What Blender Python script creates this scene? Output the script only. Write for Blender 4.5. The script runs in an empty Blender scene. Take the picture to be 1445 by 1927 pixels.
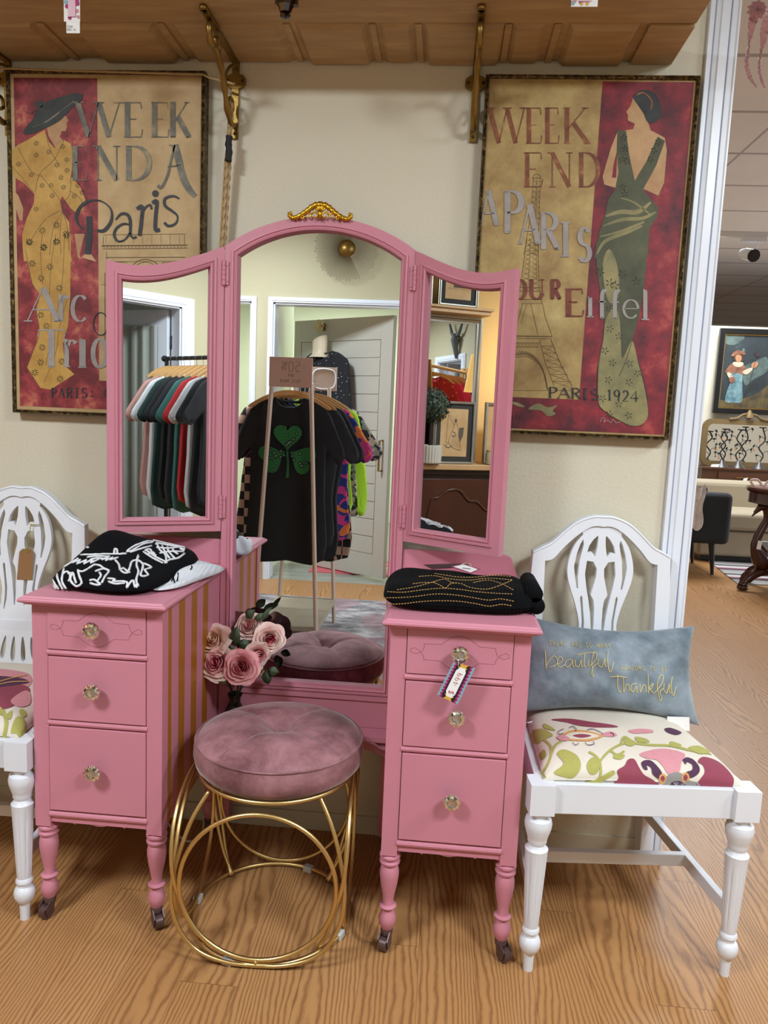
import bpy, bmesh, math, random
import numpy as np
from mathutils import Vector, Matrix

SC = bpy.context.scene
COL = SC.collection
rnd = random.Random(7)

# ------------------------------------------------------------------ camera
IW, IH, FPX = 1445.0, 1927.0, 1414.2
YAW, PIT, ROL = .07673, .12721, .04203
CP = Vector((0.0, -2.0678, 1.22))
_f = Vector((-math.sin(YAW)*math.cos(PIT), math.cos(YAW)*math.cos(PIT), -math.sin(PIT)))
_r0 = Vector((math.cos(YAW), math.sin(YAW), 0))
_u0 = _r0.cross(_f)
_r = _r0*math.cos(ROL) + _u0*math.sin(ROL)
_u = -_r0*math.sin(ROL) + _u0*math.cos(ROL)
cam_d = bpy.data.cameras.new('camera')
cam_d.sensor_fit = 'HORIZONTAL'; cam_d.sensor_width = 36.0
cam_d.lens = FPX/IW*36.0; cam_d.clip_start = .02; cam_d.clip_end = 100
cam = bpy.data.objects.new('camera', cam_d); COL.objects.link(cam)
cam.matrix_world = Matrix(((_r.x,_u.x,-_f.x,CP.x),(_r.y,_u.y,-_f.y,CP.y),(_r.z,_u.z,-_f.z,CP.z),(0,0,0,1)))
SC.camera = cam

# ------------------------------------------------------------------ world, exposure, room lights
SC.view_settings.view_transform = 'Standard'
SC.view_settings.look = 'None'
SC.view_settings.exposure = 0.0
SC.view_settings.gamma = 1.0
SC.view_settings.use_curve_mapping = False
wd = bpy.data.worlds.new('world'); SC.world = wd; wd.use_nodes = True
wd.node_tree.nodes['Background'].inputs[0].default_value = (.84, .92, 1.0, 1)
wd.node_tree.nodes['Background'].inputs[1].default_value = .35
SC.cycles.max_bounces = 8; SC.cycles.diffuse_bounces = 4; SC.cycles.glossy_bounces = 6
SC.cycles.transmission_bounces = 6; SC.cycles.transparent_max_bounces = 8
SC.cycles.caustics_reflective = False; SC.cycles.caustics_refractive = False
SC.cycles.sample_clamp_indirect = 4.0

def area_light(name, loc, size, power, color=(1,1,1), rot=(0,0,0), size_y=None):
    d = bpy.data.lights.new(name, 'AREA'); d.energy = power; d.color = color
    d.shape = 'RECTANGLE'; d.size = size; d.size_y = size_y or size
    o = bpy.data.objects.new(name, d); COL.objects.link(o)
    o.location = loc; o.rotation_euler = rot
    return o
CEIL = 2.62
# main shop: two ceiling panels in front of the vanity, a row further back
area_light('light_panel_glow', (-1.45, -2.15, CEIL-.05), .5, 72, (.86,.95,1.0), (0,0,0), .5)
area_light('light_panel_glow', (1.30, -2.10, CEIL-.05), .5, 68, (.86,.95,1.0), (0,0,0), .5)
area_light('light_panel_glow', (2.2, -1.2, CEIL-.05), .6, 42, (.84,.94,1.0), (0,0,0), .6)
# far showroom to the right: daylight-white panels and shop window
area_light('light_panel_glow', (2.6, 5.2, 3.0), 1.2, 135, (.88,.95,1.0), (0,0,0), 1.2)
area_light('shop_window_glow', (7.5, 4.0, 1.5), 2.4, 230, (.86,.94,1.0), (0, math.radians(90), 0), 3.0)
# fitting room behind the slatted door
area_light('light_panel_glow', (-1.2, -5.2, 2.5), .9, 75, (.96,1.0,.90), (0,0,0), .9)
# lamp-lit corner at the left wall
area_light('table_lamp_glow', (-2.9, -2.35, 1.62), .12, 7, (1.0,.70,.32), (0, math.radians(90), 0), .2)

# ------------------------------------------------------------------ pixel -> point on a real plane
def ray(x, y):
    return (_f + _r*((x-IW/2)/FPX) - _u*((y-IH/2)/FPX)).normalized()
def at(x, y, Y):
    d = ray(x, y); return CP + d*((Y-CP.y)/d.y)
def atz(x, y, Z):
    d = ray(x, y); return CP + d*((Z-CP.z)/d.z)
def atx(x, y, X):
    d = ray(x, y); return CP + d*((X-CP.x)/d.x)
class Mir:
    def __init__(s, p, n): s.p = Vector(p); s.n = Vector(n).normalized()
def through(x, y, mirrors, axis, val):
    """point of the room (plane axis=val) that is seen at pixel x,y by way of the given mirrors"""
    o = CP.copy(); d = ray(x, y)
    for m in mirrors:
        t = (m.p-o).dot(m.n)/d.dot(m.n); o = o+d*t; d = d-2*d.dot(m.n)*m.n
    return o + d*((val-o[axis])/d[axis])

# ------------------------------------------------------------------ materials
MATS = {}
def srgb(c):
    if isinstance(c, str):
        c = c.lstrip('#'); c = [int(c[i:i+2], 16)/255 for i in (0,2,4)]
    return tuple((v/12.92 if v <= .04045 else ((v+.055)/1.055)**2.4) for v in c[:3]) + (1.0,)
class NT:
    def __init__(s, m):
        s.t = m.node_tree; s.b = s.t.nodes['Principled BSDF']
    def n(s, kind, **kw):
        nd = s.t.nodes.new(kind)
        for k, v in kw.items():
            if k in nd.inputs: nd.inputs[k].default_value = v
            else: setattr(nd, k, v)
        return nd
    def l(s, a, b): s.t.links.new(a, b)
    def coord(s, scale=(1,1,1), rot=(0,0,0), kind='Object', loc=(0,0,0)):
        tc = s.n('ShaderNodeTexCoord'); mp = s.n('ShaderNodeMapping')
        mp.inputs['Scale'].default_value = scale; mp.inputs['Rotation'].default_value = rot
        mp.inputs['Location'].default_value = loc
        s.l(tc.outputs[kind], mp.inputs[0]); return mp.outputs[0]
    def noise(s, vec, scale=5, detail=4, rough=.5, dist=0):
        n = s.n('ShaderNodeTexNoise', Scale=scale, Detail=detail, Roughness=rough, Distortion=dist)
        s.l(vec, n.inputs['Vector']); return n.outputs['Fac']
    def ramp(s, fac, stops, interp='LINEAR'):
        r = s.n('ShaderNodeValToRGB'); r.color_ramp.interpolation = interp
        e = r.color_ramp.elements
        while len(e) < len(stops): e.new(.5)
        for i, (p, c) in enumerate(stops):
            e[i].position = p; e[i].color = srgb(c) if not isinstance(c, (int, float)) else (c, c, c, 1)
        s.l(fac, r.inputs[0]); return r.outputs[0]
    def mix(s, fac, a, b, mode='MIX'):
        m = s.n('ShaderNodeMix', data_type='RGBA', blend_type=mode)
        for v, i in ((fac, 0), (a, 6), (b, 7)):
            if hasattr(v, 'links') or hasattr(v, 'is_linked'): s.l(v, m.inputs[i])
            elif i == 0: m.inputs[0].default_value = v
            else: m.inputs[i].default_value = srgb(v)
        return m.outputs[2]
    def math(s, op, a, b=None, c=None):
        m = s.n('ShaderNodeMath', operation=op)
        for i, v in enumerate((a, b, c)):
            if v is None: continue
            if hasattr(v, 'is_linked'): s.l(v, m.inputs[i])
            else: m.inputs[i].default_value = v
        return m.outputs[0]
    def sep(s, vec):
        x = s.n('ShaderNodeSeparateXYZ'); s.l(vec, x.inputs[0]); return x.outputs
    def comb(s, x, y, z):
        c = s.n('ShaderNodeCombineXYZ')
        for i, v in enumerate((x, y, z)):
            if hasattr(v, 'is_linked'): s.l(v, c.inputs[i])
            else: c.inputs[i].default_value = v
        return c.outputs[0]
    def color(s, sock): s.l(sock, s.b.inputs['Base Color'])
    def rough(s, sock): s.l(sock, s.b.inputs['Roughness'])
    def bump(s, h, strength=.2, dist=.002):
        b = s.n('ShaderNodeBump', Strength=strength, Distance=dist)
        s.l(h, b.inputs['Height']); s.l(b.outputs[0], s.b.inputs['Normal'])
def new_mat(name, c='#808080', rough=.5, metal=0, **kw):
    m = bpy.data.materials.new(name); m.use_nodes = True
    b = m.node_tree.nodes['Principled BSDF']
    b.inputs['Base Color'].default_value = srgb(c); b.inputs['Roughness'].default_value = rough
    b.inputs['Metallic'].default_value = metal
    for k, v in kw.items(): b.inputs[k.replace('_', ' ')].default_value = v
    m.diffuse_color = srgb(c); MATS[name] = m
    return m
def vmat(name, c, rough=.5, metal=0, var=.12, vscale=6, bump=.0, bscale=60, bdist=.002, stretch=(1,1,1), **kw):
    """plain material with a little procedural variation in tone and surface"""
    m = new_mat(name, c, rough, metal, **kw); t = NT(m)
    v = t.coord(stretch); n = t.noise(v, vscale, 3)
    base = srgb(c)
    hs = t.n('ShaderNodeHueSaturation'); hs.inputs['Color'].default_value = base
    t.l(t.math('MULTIPLY_ADD', n, var*2, 1-var), hs.inputs['Value']); t.color(hs.outputs[0])
    if bump: t.bump(t.noise(v, bscale, 2), bump, bdist)
    return m
def paint(name, c, c2=None, rough=.8, scale=9, lo=.4, hi=.6, c3=None, detail=6, seed=0):
    """mottled, worn paint: two or three tones broken up by noise"""
    m = new_mat(name, c, rough); t = NT(m)
    v = t.coord(loc=(seed, seed*.7, seed*.3)); n = t.noise(v, scale, detail, .65)
    stops = [(lo, c), (hi, c2 or c)]
    if c3: stops.append((min(.99, hi+.12), c3))
    t.color(t.ramp(n, stops)); return m

# ------------------------------------------------------------------ geometry
def newobj(name, mesh, parent=None):
    o = bpy.data.objects.new(name, mesh); COL.objects.link(o)
    if parent: o.parent = parent
    return o
def tag(o, label=None, cat=None, group=None, kind=None):
    if label: o['label'] = label
    if cat: o['category'] = cat
    if group: o['group'] = group
    if kind: o['kind'] = kind
    return o
def empty(name, loc, label, cat, rz=0, group=None):
    o = bpy.data.objects.new(name, None); COL.objects.link(o)
    o.location = loc; o.rotation_euler = (0, 0, rz); o.empty_display_size = .05
    return tag(o, label, cat, group)
def copy_tree(o, parent=None):
    c = o.copy(); COL.objects.link(c)
    if parent: c.parent = parent
    for ch in list(o.children): copy_tree(ch, c)
    return c
def tri_poly(pts):
    """ear clipping of a simple 2-D polygon -> triangles of indices"""
    n = len(pts); idx = list(range(n))
    area = sum(pts[i][0]*pts[(i+1) % n][1]-pts[(i+1) % n][0]*pts[i][1] for i in range(n))
    if area < 0: idx.reverse()
    out = []; guard = 0
    def cr(a, b, c): return (b[0]-a[0])*(c[1]-a[1])-(b[1]-a[1])*(c[0]-a[0])
    while len(idx) > 3 and guard < 20000:
        guard += 1; ok = False
        for k in range(len(idx)):
            i, j, l = idx[k-1], idx[k], idx[(k+1) % len(idx)]
            a, b, c = pts[i], pts[j], pts[l]
            if cr(a, b, c) <= 1e-14: continue
            if any(cr(a,b,pts[q]) >= -1e-14 and cr(b,c,pts[q]) >= -1e-14 and cr(c,a,pts[q]) >= -1e-14
                   for q in idx if q not in (i, j, l)): continue
            out.append((i, j, l)); idx.pop(k); ok = True; break
        if not ok: idx.pop(0)
    if len(idx) == 3: out.append(tuple(idx))
    return out
def smooth_pts(pts, n=6, closed=True):
    """Catmull-Rom through 2-D or 3-D points"""
    P = [Vector(p) for p in pts]; N = len(P); out = []
    rng = range(N) if closed else range(N-1)
    for i in rng:
        if closed: p0, p1, p2, p3 = P[i-1], P[i], P[(i+1) % N], P[(i+2) % N]
        else: p0, p1, p2, p3 = P[max(i-1,0)], P[i], P[i+1], P[min(i+2, N-1)]
        for k in range(n):
            t = k/n
            out.append(.5*((2*p1)+(p2-p0)*t+(2*p0-5*p1+4*p2-p3)*t*t+(3*p1-p0-3*p2+p3)*t**3))
    if not closed: out.append(P[-1].copy())
    return [tuple(q) for q in out]
class MB:
    def __init__(s): s.v = []; s.f = []; s.m = []; s.cur = 0
    def mat(s, i): s.cur = i; return s
    def add(s, vs, fs):
        b = len(s.v); s.v += [tuple(v) for v in vs]
        s.f += [tuple(b+i for i in f) for f in fs]; s.m += [s.cur]*len(fs); return s
    def box(s, x0, x1, y0, y1, z0, z1):
        x0,x1 = sorted((x0,x1)); y0,y1 = sorted((y0,y1)); z0,z1 = sorted((z0,z1))
        return s.add([(x0,y0,z0),(x1,y0,z0),(x1,y1,z0),(x0,y1,z0),(x0,y0,z1),(x1,y0,z1),(x1,y1,z1),(x0,y1,z1)],
              [(0,3,2,1),(4,5,6,7),(0,1,5,4),(1,2,6,5),(2,3,7,6),(3,0,4,7)])
    def bar(s, a, b, w, h, up=(0,0,1)):
        a = Vector(a); b = Vector(b); d = (b-a).normalized(); up = Vector(up)
        x = d.cross(up)
        if x.length < 1e-5: x = d.cross(Vector((1,0,0)))
        x.normalize(); y = x.cross(d).normalized(); vs = []
        for p in (a, b):
            for sx, sy in ((-1,-1),(1,-1),(1,1),(-1,1)): vs.append(p+x*(sx*w/2)+y*(sy*h/2))
        return s.add(vs, [(0,1,2,3),(7,6,5,4),(0,4,5,1),(1,5,6,2),(2,6,7,3),(3,7,4,0)])
    def lathe(s, prof, seg=24, c=(0,0,0), axis='z', cap=True):
        vs = []; fs = []; n = len(prof)
        for r, z in prof:
            for k in range(seg):
                a = 2*math.pi*k/seg; x, y = r*math.cos(a), r*math.sin(a)
                p = (x,y,z) if axis == 'z' else ((x,z,y) if axis == 'y' else (z,x,y))
                vs.append((p[0]+c[0], p[1]+c[1], p[2]+c[2]))
        for i in range(n-1):
            for k in range(seg):
                k2 = (k+1) % seg
                q = (i*seg+k, i*seg+k2, (i+1)*seg+k2, (i+1)*seg+k)
                fs.append(q if axis != 'y' else q[::-1])
        if cap:
            if prof[0][0] > 1e-6: fs.append(tuple(range(seg))[::-1] if axis != 'y' else tuple(range(seg)))
            if prof[-1][0] > 1e-6: fs.append(tuple((n-1)*seg+k for k in range(seg)))
        return s.add(vs, fs)
    def tube(s, path, r, seg=8, closed=False, cap=True, flat=None):
        P = [Vector(p) for p in path]; n = len(P)
        R = r if isinstance(r, (list, tuple)) else [r]*n
        T = []
        for i in range(n):
            if closed: t = P[(i+1) % n]-P[i-1]
            else: t = P[min(i+1, n-1)]-P[max(i-1, 0)]
            T.append(t.normalized() if t.length > 1e-9 else Vector((0,0,1)))
        ref = Vector((0,0,1)) if abs(T[0].z) < .9 else Vector((1,0,0))
        x = T[0].cross(ref).normalized(); vs = []; fs = []
        for i in range(n):
            x = (x-T[i]*x.dot(T[i]))
            x = x.normalized() if x.length > 1e-6 else T[i].orthogonal().normalized()
            y = T[i].cross(x)
            for k in range(seg):
                a = 2*math.pi*k/seg; vs.append(P[i]+(x*math.cos(a)+y*math.sin(a))*R[i])
        m = n if closed else n-1
        for i in range(m):
            j = (i+1) % n
            for k in range(seg):
                k2 = (k+1) % seg; fs.append((i*seg+k, i*seg+k2, j*seg+k2, j*seg+k))
        if cap and not closed:
            fs.append(tuple(range(seg))[::-1]); fs.append(tuple((n-1)*seg+k for k in range(seg)))
        return s.add(vs, fs)
    def prism(s, poly, fn, t0, t1, holes=None):
        """extrude a 2-D polygon: fn(u, v, t) -> point; t0..t1 thickness. holes: list of polygons"""
        if holes:
            bm = bmesh.new(); loops = [poly]+list(holes); es = []
            for lp in loops:
                vv = [bm.verts.new((p[0], p[1], 0)) for p in lp]
                es += [bm.edges.new((vv[i], vv[(i+1) % len(vv)])) for i in range(len(vv))]
            r = bmesh.ops.triangle_fill(bm, use_beauty=True, use_dissolve=False, edges=es)
            bm.verts.index_update(); bm.verts.ensure_lookup_table()
            pts = [(v.co.x, v.co.y) for v in bm.verts]
            tris = [tuple(v.index for v in f.verts) for f in bm.faces]
            bm.free()
            tris = [t if (pts[t[1]][0]-pts[t[0]][0])*(pts[t[2]][1]-pts[t[0]][1])-(pts[t[1]][1]-pts[t[0]][1])*(pts[t[2]][0]-pts[t[0]][0]) > 0 else t[::-1] for t in tris]
            cnt = [len(l) for l in loops]
        else:
            pts = [(p[0], p[1]) for p in poly]; tris = tri_poly(pts); cnt = [len(pts)]
        N = len(pts); vs = [fn(u, v, t0) for u, v in pts]+[fn(u, v, t1) for u, v in pts]
        fs = [t for t in tris]+[tuple(i+N for i in t)[::-1] for t in tris]; b = 0
        for c in cnt:
            for i in range(c):
                j = (i+1) % c; fs.append((b+i, b+j, b+j+N, b+i+N))
            b += c
        return s.add(vs, fs)
    def flat(s, poly, fn, t=0):
        tris = tri_poly([(p[0], p[1]) for p in poly])
        return s.add([fn(p[0], p[1], t) for p in poly], tris)
    def ribbon(s, pts, w, fn, t=0):
        """painted stroke of width w (number or list) along 2-D points"""
        P = [Vector((p[0], p[1])) for p in pts]; n = len(P)
        W = w if isinstance(w, (list, tuple)) else [w]*n; vs = []; fs = []
        for i in range(n):
            d = P[min(i+1,n-1)]-P[max(i-1,0)]
            d = d.normalized() if d.length > 1e-9 else Vector((1,0)); q = Vector((-d.y, d.x))*(W[i]/2)
            a = P[i]+q; b = P[i]-q; vs += [fn(a.x, a.y, t), fn(b.x, b.y, t)]
        for i in range(n-1): fs.append((2*i, 2*i+1, 2*i+3, 2*i+2))
        return s.add(vs, fs)
    def grid(s, nu, nv, fn, wrap_u=False, wrap_v=False):
        vs = []; fs = []
        for i in range(nu):
            for j in range(nv): vs.append(fn(i/(nu if wrap_u else nu-1), j/(nv if wrap_v else nv-1)))
        for i in range(nu if wrap_u else nu-1):
            for j in range(nv if wrap_v else nv-1):
                i2, j2 = (i+1) % nu, (j+1) % nv
                fs.append((i*nv+j, i2*nv+j, i2*nv+j2, i*nv+j2))
        return s.add(vs, fs)
    def build(s, name, mats, parent=None, smooth=False, bevel=0, recalc=True, sub=0, seg=2):
        me = bpy.data.meshes.new(name); me.from_pydata(s.v, [], s.f)
        for m in (mats if isinstance(mats, (list, tuple)) else [mats]): me.materials.append(m)
        for p, mi in zip(me.polygons, s.m): p.material_index = mi
        if recalc:
            bm = bmesh.new(); bm.from_mesh(me)
            bmesh.ops.recalc_face_normals(bm, faces=bm.faces[:]); bm.to_mesh(me); bm.free()
        if smooth:
            for p in me.polygons: p.use_smooth = True
            if smooth != 'all': me.set_sharp_from_angle(angle=math.radians(38))
        o = newobj(name, me, parent)
        if bevel:
            b = o.modifiers.new('bevel', 'BEVEL'); b.width = bevel; b.segments = seg; b.limit_method = 'ANGLE'; b.angle_limit = math.radians(40)
        if sub:
            q = o.modifiers.new('sub', 'SUBSURF'); q.levels = sub; q.render_levels = sub
        return o
def set_origin(o, p):
    p = Vector(p); o.data.transform(Matrix.Translation(-p)); o.location = p; return o
# ================================================================== materials of the setting
def mat_floor():
    m = new_mat('oak_laminate', '#b58550', .33); t = NT(m)
    tc = t.n('ShaderNodeTexCoord'); sx = t.sep(tc.outputs['Object'])
    # planks 12.5 cm wide run away from the wall (along Y), staggered joints
    px = t.math('DIVIDE', sx[0], .127); pid = t.math('FLOOR', px); pf = t.math('FRACT', px)
    off = t.math('MULTIPLY', t.math('FRACT', t.math('MULTIPLY', pid, .618)), 1.2)
    py = t.math('DIVIDE', t.math('ADD', sx[1], off), 1.2); pj = t.math('FLOOR', py); pg = t.math('FRACT', py)
    wn = t.n('ShaderNodeTexWhiteNoise', noise_dimensions='2D'); t.l(t.comb(pid, pj, 0), wn.inputs['Vector'])
    rv = wn.outputs['Value']
    # cathedral figure: contour lines of a stretched noise, shifted for every plank
    u = t.math('ADD', sx[0], t.math('MULTIPLY', rv, 7.3)); v = t.math('ADD', sx[1], t.math('MULTIPLY', rv, 31.0))
    wig = t.noise(t.comb(t.math('MULTIPLY', u, 34.0), t.math('MULTIPLY', v, 13), 0), 1.0, 3, .55)
    base = t.noise(t.comb(t.math('MULTIPLY', u, 6.5), t.math('MULTIPLY', v, 1.0), 0), 1.0, 1.5, .4, .15)
    ph = t.math('MULTIPLY_ADD', base, 105.0, t.math('MULTIPLY', u, 470.0))
    ph = t.math('ADD', ph, t.math('MULTIPLY', wig, 6.5))
    ring = t.math('MULTIPLY_ADD', t.math('SINE', ph), .5, .5)
    ring = t.math('POWER', ring, 2.2)
    fine = t.noise(t.comb(t.math('MULTIPLY', u, 330.0), t.math('MULTIPLY', v, 12), 0), 1.0, 2, .6)
    ring = t.math('MULTIPLY', ring, t.math('MULTIPLY_ADD', fine, .9, .45))
    tone = t.noise(t.comb(t.math('MULTIPLY', u, 3.0), t.math('MULTIPLY', v, .7), 0), 1.0, 2)
    light = t.mix(tone, '#ad7d4c', '#c69766')
    pt = t.n('ShaderNodeMix', data_type='RGBA', blend_type='MIX'); t.l(t.math('MULTIPLY', rv, .35), pt.inputs[0])
    t.l(light, pt.inputs[6]); pt.inputs[7].default_value = srgb('#ab7a48')
    c = t.mix(t.math('MULTIPLY', ring, .70), pt.outputs[2], '#70462a')
    c = t.mix(t.math('MULTIPLY', fine, .22), c, '#83522a')
    edge = t.math('MAXIMUM', t.math('LESS_THAN', pf, .010), t.math('LESS_THAN', pg, .0014))
    c = t.mix(t.math('MULTIPLY', edge, .55), c, '#4a2c16')
    t.color(c); t.rough(t.math('MULTIPLY_ADD', fine, .12, .33)); m.node_tree.nodes['Principled BSDF'].inputs['Specular IOR Level'].default_value = .35
    t.bump(t.math('ADD', t.math('MULTIPLY', ring, -.4), t.math('MULTIPLY', edge, -1)), .12, .001)
    return m
M_FLOOR = mat_floor()
M_WALL = vmat('beige_wall_paint', '#d0c8b4', .62, var=.02, vscale=1.5, bump=.35, bscale=110, bdist=.003)
M_WALLY = vmat('cream_wall_paint', '#b9b192', .62, var=.02, vscale=1.5, bump=.25, bscale=110, bdist=.003)
M_TRIM = new_mat('white_trim_paint', '#dfe4ef', .32)
M_CEIL = vmat('ceiling_tile', '#b8b2ae', .85, var=.04, vscale=8, bump=.3, bscale=200)
M_BACKROOM = vmat('pale_fitting_room_wall', '#dfe3cf', .7, var=.02)
def mat_grey_floor():
    m = new_mat('grey_plank_vinyl', '#8d8c80', .35); t = NT(m)
    v = t.coord((1.2, 12, 1)); n = t.noise(v, 1.6, 5, .6)
    t.color(t.ramp(n, [(.3, '#6e6f66'), (.5, '#8f9086'), (.7, '#a9aaa0')])); return m
M_GREYFLOOR = mat_grey_floor()
def struct(name, mb, m, **kw):
    o = mb.build(name, m, **kw); o['kind'] = 'structure'; return o
H = CEIL
# floors
struct('floor', MB().box(-3.5, 4.6, -3.37, 12.2, -.06, 0).box(4.6, 9.0, .0, 12.2, -.06, 0), M_FLOOR)
struct('floor', MB().box(-3.5, 4.6, -6.6, -3.371, -.06, -.0005), M_GREYFLOOR)
# wall with the posters
struct('wall_front', MB().box(-3.5, .625, 0, .13, 0, 3.15), M_WALL)
struct('baseboard_front', MB().box(-3.5, .597, -.006, -.0005, 0, .055), new_mat('wall_coloured_base', '#d0c8b4', .6))
# fluted casing and jamb at the end of that wall
def casing_profile(x0, x1, y, th=.02):
    w = x1-x0
    P = [(x0, y), (x0, y-th*.62), (x0+.02*w, y-th*.75), (x0+.17*w, y-th*.75), (x0+.20*w, y-th*.35), (x0+.23*w, y-th*.72), (x0+.36*w, y-th*.80)]
    P += [(x0+.40*w, y-th*.95), (x0+.68*w, y-th*.95), (x0+.71*w, y-th*.45), (x0+.74*w, y-th*.95), (x0+.9*w, y-th*1.0), (x0+.95*w, y-th*1.15), (x0+w, y-th*1.15), (x0+w, y)]
    return P
mb = MB(); mb.prism(casing_profile(.597, .669, 0, .019), lambda u,v,t: (u,v,t), 0, 3.1)
struct('trim_1', mb, M_TRIM)
struct('trim_2', MB().box(.626, .669, .0005, .13, 0, 3.1), M_TRIM)
mb = MB(); mb.prism([(u, .13-v) for u, v in casing_profile(.597, .669, 0, .019)], lambda u,v,t: (u,v,t), 0, 3.1)
struct('trim_3', mb, M_TRIM)
# left wall, lamp side
struct('wall_left', MB().box(-3.5, -3.38, -3.37, -.0005, 0, H), vmat('warm_plaster', '#d9b880', .7, var=.06, vscale=3))
# wall behind the camera: three door openings
RY = -3.35
mb = MB()
xs = [(-3.379, -2.25), (-1.397, -1.244), (-.30, .62), (1.345, 4.6)]
for a, b in xs: mb.box(a, b, RY-.11, RY, 0, H)
for a, b in ((-2.25, -1.397), (-1.244, -.30), (.62, 1.345)): mb.box(a, b, RY-.11, RY, 1.975, H)
struct('wall_back', mb, M_WALLY)
def door_casing(n, x0, x1, top, w=.035, y=RY, depth=.11, m=M_TRIM, wt=None):
    wt = wt or w
    mb = MB()
    for s, xa, xb in ((0, x0-w, x0), (1, x1, x1+w)):
        mb.box(xa, xb, y, y+.016, 0, top+wt); mb.box(xa+.25*w, xb-.25*w, y+.016, y+.021, 0, top+wt*.29)
    mb.box(x0-.0, x1+.0, y, y+.016, top, top+wt); mb.box(x0-w*.7, x1+w*.7, y+.016, y+.021, top+wt*.3, top+wt*.7)
    mb.box(x0, x0+.012, y-depth, y, 0, top); mb.box(x1-.012, x1, y-depth, y, 0, top); mb.box(x0, x1, y-depth, y, top-.012, top)
    struct('trim_%d' % n, mb, m)
door_casing(4, -2.25, -1.397, 1.975)
door_casing(5, -1.244, -.30, 1.975)
door_casing(6, .62, 1.345, 1.955, w=.105, wt=.07)
# fitting room and stock room behind
struct('wall_left', MB().box(-2.7, -2.6, -6.6, -3.47, 0, H), M_BACKROOM)
struct('wall_back', MB().box(-2.7, 4.6, -6.7, -6.6, 0, H), M_BACKROOM)
struct('wall_right', MB().box(.35, .45, -6.6, -3.47, 0, H), M_BACKROOM)
struct('wall_right', MB().box(-1.345, -1.305, -4.35, -3.47, 0, H), M_BACKROOM)
# ceilings
struct('ceiling', MB().box(-3.5, 4.6, -6.7, -.001, H, H+.05), M_CEIL)
def mat_tiles():
    m = new_mat('showroom_ceiling_tiles', '#c8c2c2', .85); t = NT(m)
    tc = t.n('ShaderNodeTexCoord'); s = t.sep(tc.outputs['Object'])
    g = t.math('LESS_THAN', t.math('FRACT', t.math('DIVIDE', s[1], .70)), .05)
    g2 = t.math('LESS_THAN', t.math('FRACT', t.math('DIVIDE', s[0], 1.9)), .010)
    n = t.noise(tc.outputs['Object'], 3, 3)
    t.color(t.mix(t.math('MAXIMUM', g, g2), t.mix(n, '#c6c0bf', '#d2cccb'), '#9b9595')); return m
struct('ceiling', MB().box(.0, 9.0, .131, 12.2, 3.1, 3.15).box(.67, 9.0, 0, .131, 3.1, 3.15), mat_tiles())
struct('wall_back', MB().box(.0, 9.0, 12.2, 12.3, 0, 3.1), M_WALL)
struct('wall_left', MB().box(-.1, 0, .131, 12.2, 0, 3.1), M_WALL)
struct('wall_right', MB().box(4.6, 4.7, -3.37, -.0, 0, .7).box(4.6, 4.7, -3.37, -.0, 2.3, H).box(4.6, 4.7, -3.37, -2.9, .7, 2.3).box(4.6, 4.7, -.5, 0, .7, 2.3), M_WALL)
struct('wall_right', MB().box(9.0, 9.1, 0, 12.2, 0, .7).box(9.0, 9.1, 0, 12.2, 2.6, 3.1).box(9.0, 9.1, 0, 1, .7, 2.6).box(9.0, 9.1, 8, 12.2, .7, 2.6), M_WALL)
struct('wall_front', MB().box(4.6, 9.0, -.1, 0, 0, 3.1).box(.67, 4.6, -.1+.1, .13, 2.95, 3.1), M_WALL)
# shop windows that let the daylight in
def window(n, x, y0, y1, z0, z1, k):
    fr = MB()
    for i in range(k+1):
        yy = y0+(y1-y0)*i/k; fr.box(x-.03, x+.03, yy-.02, yy+.02, z0, z1)
    fr.box(x-.03, x+.03, y0, y1, z0-.02, z0+.03).box(x-.03, x+.03, y0, y1, z1-.03, z1+.02)
    w = struct('window_%d' % n, fr, M_TRIM)
    MB().box(x-.003, x+.003, y0, y1, z0, z1).build('window_pane', M_GLASSP, w)
M_GLASSP = new_mat('window_pane_glass', '#ffffff', .02, Transmission_Weight=1.0, IOR=1.02)
window(1, 4.65, -2.9, -.5, .7, 2.3, 3)
window(2, 9.05, 1, 8, .7, 2.6, 5)
# shared materials
M_PINK = vmat('pink_chalk_paint', '#c78091', .48, var=.03, vscale=4, bump=.10, bscale=180, bdist=.001)
M_PINKD = M_PINK
def mat_stripes():
    m = new_mat('pink_paint_gold_stripes', '#c78091', .45); t = NT(m)
    tc = t.n('ShaderNodeTexCoord'); s = t.sep(tc.outputs['Object'])
    # vertical stripes on the side board: object space runs along Y
    fr = t.math('FRACT', t.math('DIVIDE', t.math('ADD', s[1], .470), STRIPE_P))
    g = t.math('LESS_THAN', fr, .48)
    lim = t.math('LESS_THAN', s[1], -.145)
    g = t.math('MULTIPLY', g, lim)
    t.color(t.mix(g, '#c78091', '#a8681c')); t.rough(t.math('MULTIPLY_ADD', g, -.12, .47)); return m
STRIPE_P = .0893
M_STRIPE = mat_stripes()
M_GOLD = new_mat('brushed_gold', '#dcc084', .34, 1.0)
M_GOLDLEAF = vmat('gold_leaf', '#cfa030', .35, 1.0, var=.15, vscale=60, bump=.3, bscale=150)
M_MIRROR = new_mat('mirror_silver', '#e9ecec', .0, 1.0)
M_BLACK = new_mat('black_metal', '#15151a', .45)
M_CRYSTAL = new_mat('clear_crystal', '#f4f6f6', .0, 0.0, Transmission_Weight=1.0, IOR=1.7)
M_BRASSY = new_mat('pale_polished_brass', '#efece4', .14, 1.0)
M_WHITEP = vmat('white_furniture_paint', '#dde0e8', .38, var=.03, vscale=5)
M_PAPER = new_mat('white_card', '#eceaea', .7)
M_INK = new_mat('dark_ink', '#2a2a2c', .6)
M_STRING = new_mat('string', '#c9bfa4', .9)
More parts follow.
